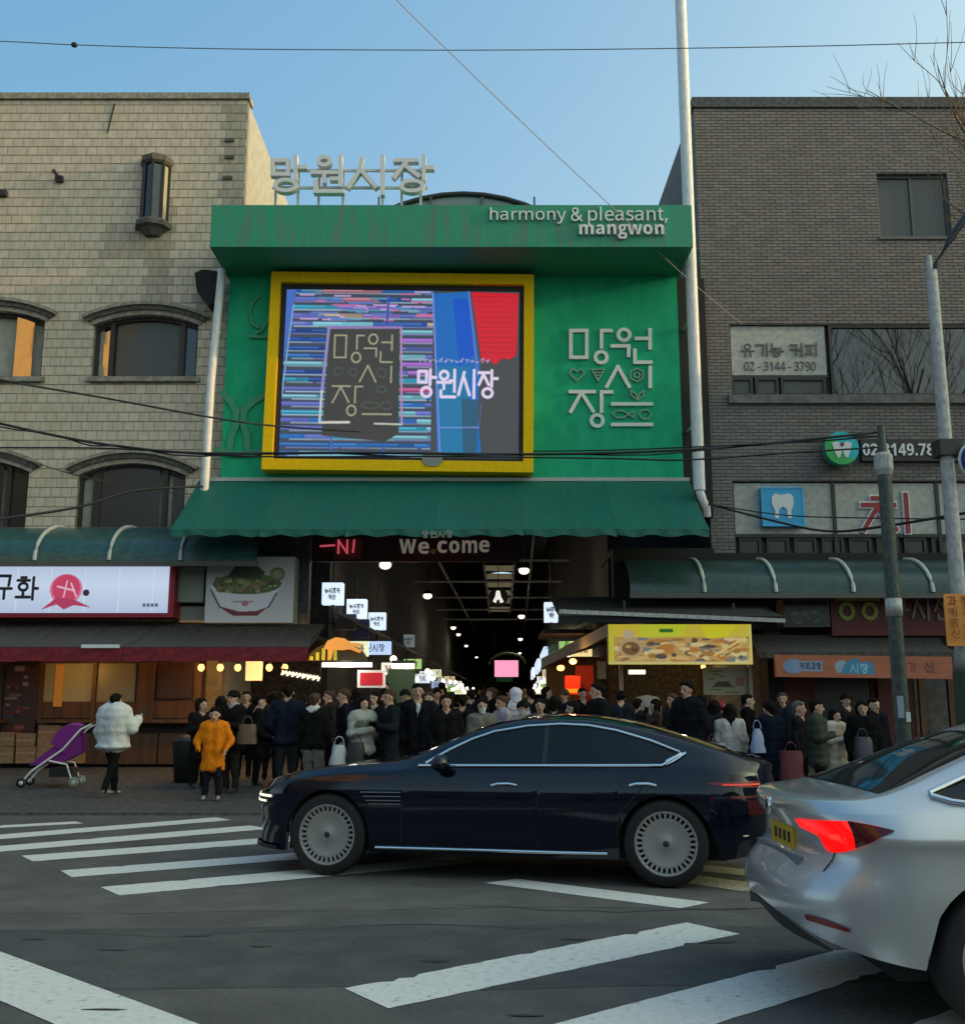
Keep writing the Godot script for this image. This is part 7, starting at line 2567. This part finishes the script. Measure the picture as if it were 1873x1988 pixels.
func crowd() -> void:
	var black := Color(.012, .012, .013)
	var navy := Color(.012, .016, .03)
	var grey := Color(.06, .06, .06)
	var F := 0.0
	var B := PI
	var list := [
		# label, px, py, depth, turn, [coat, trousers, accent, shoes], options
		["person in big puffy white jacket, back turned, holding a phone out to the right", 226, 1346, 16.6, PI * .84, [Color(.62, .62, .61), black, Color(.55, .53, .48), Color(.42, .42, .42)], {"puff": .115, "hem": .45, "collar": 1, "arms": "phone_right", "hair": "short", "tone": .7, "phone": "dark phone held out by the person in the white jacket", "look": .3, "legs": "walk"}],
		["small person in an orange hooded coat facing the road", 419, 1374, 16.15, 0.05, [Color(.74, .21, .012), Color(.016, .018, .026), Color(.22, .055, .008), Color(.36, .36, .36)], {"puff": .03, "hem": .31, "collar": 1,  "arms": "akimbo", "hair": "short", "tone": .5, "legs": "shift", "nod": .1}],
		["dark coated person behind the orange coat's left shoulder", 392, 1356, 17.4, 0.7, [black, black, grey, grey], {"arms": "fore", "hair": "bob", "hem": .3, "look": .4}],
		["person in black jacket with pale collar just right of the orange coat", 455, 1340, 16.9, -.5, [black, Color(.03, .028, .026), Color(.42, .38, .36), grey], {"collar": 1, "arms": "fore", "tone": .7, "hem": .4, "hair": "cap", "puff": .02}],
		["person in black with head bent, left of the navy jacket", 503, 1350, 17.6, PI * .6, [black, black, black, grey], {"hem": .3, "arms": "pocket", "hair": "short"}],
		["tall person in navy jacket seen from behind among the bulbs", 560, 1328, 16.9, PI + .15, [navy, Color(.022, .024, .028), navy, grey], {"puff": .03, "arms": "pocket", "hem": .44}],
		["person in black with white hood and grey trousers, back turned", 612, 1345, 16.6, PI - .25, [Color(.014, .014, .014), Color(.15, .16, .14), Color(.62, .6, .56), grey], {"collar": 1, "puff": .02, "hair": "short", "hair_mat": M.hair_brown, "wide": 1.15, "hem": .45}],
		["person in black top in profile with curly brown hair", 669, 1337, 17.2, -1.2, [Color(.014, .015, .02), black, black, grey], {"tone": .5, "hair_mat": M.hair_brown, "arms": "down", "hem": .45}],
		["person in grey and white camouflage jacket with a bag", 705, 1352, 16.2, .7, [Color(.33, .35, .33), black, Color(.09, .1, .085), grey], {"band": 1, "puff": .045, "arms": "fore", "hair": "bob", "hem": .44, "tone": .6}],
		["person in long charcoal coat with bright brown short hair", 757, 1338, 16.2, -1.0, [Color(.018, .02, .026), black, black, grey], {"hem": .26, "puff": .02, "arms": "fore", "hair": "bald", "hair_mat": M.hair_brown, "tone": .2}],
		["person in black suit with a white open shirt", 811, 1326, 16.5, .1, [Color(.012, .014, .018), black, Color(.55, .56, .62), grey], {"shirt": 1, "arms": "down", "hem": .3, "hair": "short", "tone": .4}],
		["long haired person in black duffle coat beside the white shirt", 866, 1348, 15.9, .05, [black, black, black, grey], {"hair": "long", "arms": "pocket", "hem": .3, "tone": .2, "puff": .015}],
		["person with face mask and grey coat above the windscreen", 935, 1357, 16.4, .2, [Color(.17, .155, .13), black, Color(.2, .19, .17), grey], {"mask": true, "hair": "bob", "scarf": 1, "puff": .02, "arms": "fore"}],
		["person with brown hair and pale mauve coat looking left above the car roof", 975, 1352, 17.2, -1.1, [Color(.36, .33, .38), black, Color(.4, .36, .42), grey], {"hair_mat": M.hair_brown, "collar": 1, "puff": .03}],
		["person in a lilac hood behind the masked face", 1000, 1334, 17.8, PI + .5, [Color(.42, .4, .48), black, Color(.42, .4, .48), grey], {"hair": "hood", "hair_mat": M.lilac, "puff": .03}],
		["person wearing a white mask and dark cap above the car roof", 1014, 1362, 16.6, .1, [Color(.3, .26, .28), black, grey, grey], {"mask": true, "hair": "cap", "tone": .8}],
		["bare faced person with a fringe right of the masked one", 1047, 1357, 16.5, .1, [Color(.12, .1, .09), black, grey, grey], {"hair": "bob", "tone": .4}],
		["dark haired person turned away above the roof's middle", 1075, 1352, 17.4, PI, [black, black, black, grey], {"hair": "bob"}],
		["person with lime green hood leaning above the car roof", 1112, 1362, 16.3, -1.2, [Color(.02, .02, .02), black, Color(.38, .5, .02), grey], {"hair": "bob", "tone": .6}],
		["broad person in black with pale collar facing left by the glowing stall", 1160, 1325, 15.9, -1.4, [black, black, Color(.36, .33, .3), grey], {"collar": 1, "puff": .05, "hair": "short", "tone": .5}],
		["person in dark clothes bending over the noodle stall", 1234, 1357, 18.6, PI * .8, [Color(.03, .028, .026), black, grey, grey], {"lean": .12, "arms": "fore"}],
		["person with a warmly lit face at the noodle stall", 1272, 1358, 18.2, -1.7, [Color(.05, .035, .028), black, grey, grey], {"tone": .8, "hair": "bob", "arms": "face"}],
		["tall person in black puffer looking left over the car's boot", 1333, 1322, 15.9, -.9, [Color(.012, .014, .016), Color(.1, .1, .1), black, grey], {"puff": .05, "tone": .3, "arms": "pocket", "hair": "short"}],
		["long haired person in an off white coat, back turned", 1415, 1368, 16.0, PI - .1, [Color(.52, .49, .46), black, Color(.5, .47, .44), grey], {"hair": "long", "hem": .28, "puff": .03, "arms": "down"}],
		["person in navy long padded coat carrying a pale blue bag", 1492, 1362, 15.7, PI + .4, [Color(.01, .013, .026), black, navy, grey], {"puff": .05, "hem": .22, "hair": "short"}],
		["person in dark jacket with grey hair beside the olive coat", 1548, 1362, 16.4, .9, [Color(.016, .018, .022), black, black, grey], {"hair": "short", "hair_mat": M.frame_grey, "tone": .6, "hem": .4}],
		["person in an olive green coat facing right", 1582, 1358, 15.6, 1.2, [Color(.052, .06, .048), black, Color(.05, .056, .046), grey], {"puff": .045, "hem": .36, "tone": .45, "arms": "fore"}],
		["person in cream padded coat behind the olive coat", 1618, 1378, 16.5, .6, [Color(.56, .5, .4), black, Color(.5, .44, .36), grey], {"puff": .05, "hem": .3, "hair": "bob", "tone": .7, "arms": "fore", "phone": "dark phone in the hands of the person in the cream coat"}],
		["person in black holding bags, nearest the green post", 1672, 1362, 16.2, -.2, [black, black, Color(.06, .06, .07), grey], {"puff": .05, "tone": .5, "hair": "bob", "hem": .3}],
		["pale faced person in a black coat directly left of the green post", 1694, 1356, 17.0, .3, [Color(.014, .014, .016), black, black, grey], {"tone": .9, "hair": "short", "puff": .03}],
		["person in brown at the wooden counter, right of the green jacket row", 430, 1352, 18.4, PI, [Color(.05, .035, .025), black, black, grey], {"hair": "long"}],
		["person in dark grey half hidden between the navy jacket and the white hood", 585, 1350, 18.0, PI, [Color(.02, .02, .022), black, black, grey], {"hair": "cap"}],
		["person with raised bright face behind the camouflage jacket", 728, 1342, 17.6, -.4, [black, black, black, grey], {"tone": .9, "hair": "bob"}],
		["person in a dark hat between the suit and the brown haired coat", 786, 1338, 17.8, .4, [black, black, black, grey], {"hair": "cap", "tone": .4}],
		["person in dark clothes directly behind the duffle coat", 898, 1350, 18.2, PI, [black, black, black, grey], {"hair": "short"}],
		["person in dark coat left of the long haired off white coat", 1385, 1360, 17.2, PI * .9, [Color(.02, .02, .024), Color(.03, .03, .03), black, grey], {"hair": "bob", "puff": .03}],
		["person in dark red hat at the menu board", 1399, 1366, 18.3, PI, [Color(.03, .012, .012), black, black, grey], {"hair": "beanie", "hair_mat": M.red_paint}],
	]
	var extra := [[478, 1352, 18.4], [530, 1345, 18.2], [640, 1348, 18.6], [690, 1336, 18.9], [745, 1342, 19.2], [833, 1344, 18.0], [848, 1336, 19.4], [915, 1346, 19.0], [955, 1344, 19.6], [1030, 1346, 19.2], [1060, 1342, 19.8], [1095, 1346, 18.9], [1130, 1348, 19.4], [1205, 1350, 18.2], [1305, 1352, 17.6], [1360, 1354, 17.2], [1450, 1360, 17.4], [1518, 1358, 17.8], [1640, 1360, 17.6]]
	var k2 := 0
	for q in extra:
		var s := spot(q[0], q[1], q[2])
		var c := [Color(.01, .01, .011), Color(.018, .02, .028), Color(.03, .027, .024), Color(.012, .014, .02)][k2 % 4] as Color
		person("half hidden onlooker in dark clothes in the back rows of the crowd", Vector3(s.x, floor_y(s.z), s.z), clampf(s.y, 1.5, 1.86), [0.2, PI, -1.1, PI + .4, 1.2, -.3][k2 % 6], [c, black, c, grey], {"hair": ["short", "bob", "short", "long", "cap", "short", "beanie"][k2 % 7], "hair_mat": [M.hair, M.hair, M.hair_brown][k2 % 3], "tone": fposmod(k2 * .37, 1.0), "puff": .03 * (k2 % 3) * .5, "hem": [.3, .45, .38][k2 % 3], "group": "half hidden onlookers in the back rows of the crowd"})
		k2 += 1
	for q in list:
		var s := spot(q[1], q[2], q[3])
		person(q[0], Vector3(s.x, floor_y(s.z), s.z), clampf(s.y, 1.3, 1.86), q[4], q[5], q[6])
	# shoppers deep in the alley
	var shade := [Color(.012, .012, .014), Color(.05, .045, .04), Color(.02, .024, .036), Color(.09, .08, .075)]
	for k in 12:
		var d := 21.5 + k * 2.6
		var x := -2.0 + fposmod(k * 1.618, 1.0) * 3.4
		var p := alley(x, .4, d)
		person("shopper among the dim crowd inside the alley", p, 1.58 + .2 * fposmod(k * .731, 1.0), (B if k % 3 else F) + .3 * sin(k), [shade[k % 4], black, grey, grey], {"hair": ["short", "bob", "cap", "long"][k % 4], "group": "shoppers deep in the market alley", "legs": "walk"})
	# bags and pushchair
	bag("white plastic bag by the camouflage jacket, above the bonnet", P(658, 1470, 15.9), Vector3(.3, .36, .2), rgb(.42, .44, .48), .3, .5)
	bag("pale blue bag in the hand of the navy padded coat", P(1470, 1438, 15.4), Vector3(.24, .34, .14), rgb(.26, .33, .5), .2, .7)
	bag("dark red paper bag held low beside the olive coat", P(1536, 1488, 15.3), Vector3(.34, .44, .16), rgb(.11, .015, .025), .1, .1)
	bag("grey blue bag hugged by the person in black near the green post", P(1675, 1455, 15.7), Vector3(.3, .36, .2), rgb(.06, .065, .09), .0, .3)
	bag("brown shoulder bag of the person with the pale collar", P(480, 1425, 16.5), Vector3(.3, .3, .16), rgb(.11, .07, .04), .2, .2)
	bag("dark bag hanging by the camouflage jacket", P(690, 1468, 15.9), Vector3(.3, .4, .2), rgb(.01, .01, .012), .2, .3)
	bag("red bag carried by the tall person in the black puffer", P(1382, 1462, 15.6), Vector3(.2, .3, .14), rgb(.14, .02, .025), .1, .2)
	bag("small cream bag beside the red one behind the boot", P(1398, 1458, 15.7), Vector3(.14, .24, .12), rgb(.4, .36, .3), .1, .2)
	stroller()
	var bin := P(362, 1500, 18.2)
	var w := thing("black_bin", "black lidded bin standing left of the crowd by the counter", "bin", Vector3(bin.x, floor_y(-18.2), -18.2))
	part("tub", Shape.new().lathe([Vector2(0, 0), Vector2(.2, 0), Vector2(.25, .6), Vector2(.25, .66)], Vector3.ZERO, Basis.IDENTITY, 14), M.black, w)
	part("lid", Shape.new().lathe([Vector2(.26, .66), Vector2(.26, .7), Vector2(.1, .76), Vector2(0, .77)], Vector3.ZERO, Basis.IDENTITY, 14), M.dark_metal, w)


func stroller() -> void:
	var p := P(112, 1530, 17.6)
	var t := thing("purple_stroller", "purple folding stroller with white frame standing left of the white jacket", "stroller", Vector3(p.x, floor_y(-17.6), -17.6), .15)
	var purple := mat(rgb(.17, .012, .20), .8)
	var hood := []
	for k in 9:
		var a := lerpf(.15, 2.0, k / 8.0)
		var r := []
		for j in 7:
			var z := lerpf(-.25, .25, j / 6.0)
			r.append(Vector3(.22 - cos(a) * .34 * (1.0 - .25 * z * z * 16 * .3), .66 + sin(a) * .36 - .1 * absf(z), z))
		hood.append(r)
	part("hood", Shape.new().grid(hood), purple, t)
	for s in [-1, 1]:
		var fan := [Vector2(.16, .52)]
		for k in 9:
			fan.append(Vector2(hood[k][0].x, hood[k][0].y))
		part("hood_side", Shape.new().prism(fan, .012, Transform3D(Basis.IDENTITY, Vector3(0, 0, .252 * s))), purple, t)
	var seat := []
	for k in 8:
		var u := k / 7.0
		var r := []
		for j in 7:
			var z := lerpf(-.22, .22, j / 6.0)
			r.append(Vector3(lerpf(-.42, .30, u), lerpf(.34, .84, u) - .10 * sin(PI * u) * (1.0 - absf(z) * 3.0), z))
		seat.append(r)
	part("seat", Shape.new().grid(seat), purple, t)
	part("side_panel", Shape.new().prism([Vector2(-.42, .34), Vector2(.1, .40), Vector2(.38, .55), Vector2(.34, .86), Vector2(.1, .78)], .02, Transform3D(Basis.IDENTITY, Vector3(0, 0, .23))), purple, t)
	part("side_panel", Shape.new().prism([Vector2(-.42, .34), Vector2(.1, .40), Vector2(.38, .55), Vector2(.34, .86), Vector2(.1, .78)], .02, Transform3D(Basis.IDENTITY, Vector3(0, 0, -.22))), purple, t)
	for s in [-1, 1]:
		part("frame_tube", Shape.new().tube([Vector3(-.52, .06, s * .24), Vector3(-.36, .26, s * .25), Vector3(.1, .60, s * .26), Vector3(.36, .92, s * .25), Vector3(.52, 1.0, s * .24)], .018, -1, 7), M.white_metal, t)
		part("rear_leg", Shape.new().tube([Vector3(-.1, .42, s * .26), Vector3(.18, .36, s * .27), Vector3(.28, .08, s * .27)], .016, -1, 7), M.white_metal, t)
		for x in [-.5, .3]:
			var w := part("wheel", Shape.new().lathe([Vector2(.035, -.02), Vector2(.075, -.02), Vector2(.08, 0), Vector2(.075, .02), Vector2(.035, .02)], Vector3.ZERO, Basis(Vector3.RIGHT, PI / 2), 18), M.black if x < 0 else M.panel_pale, t, Vector3(x, .08, s * .27))
			part("hub", Shape.new().lathe([Vector2(0, -.018), Vector2(.04, -.018), Vector2(.04, .018), Vector2(0, .018)], Vector3.ZERO, Basis(Vector3.RIGHT, PI / 2), 12), M.white_metal, w)
	part("handle", Shape.new().tube([Vector3(.52, 1.0, -.24), Vector3(.55, 1.01, 0), Vector3(.52, 1.0, .24)], .018, -1, 7), M.black, t)
	part("basket", Shape.new().span(Vector3(-.1, .16, -.2), Vector3(.26, .3, .2)), M.soot, t)
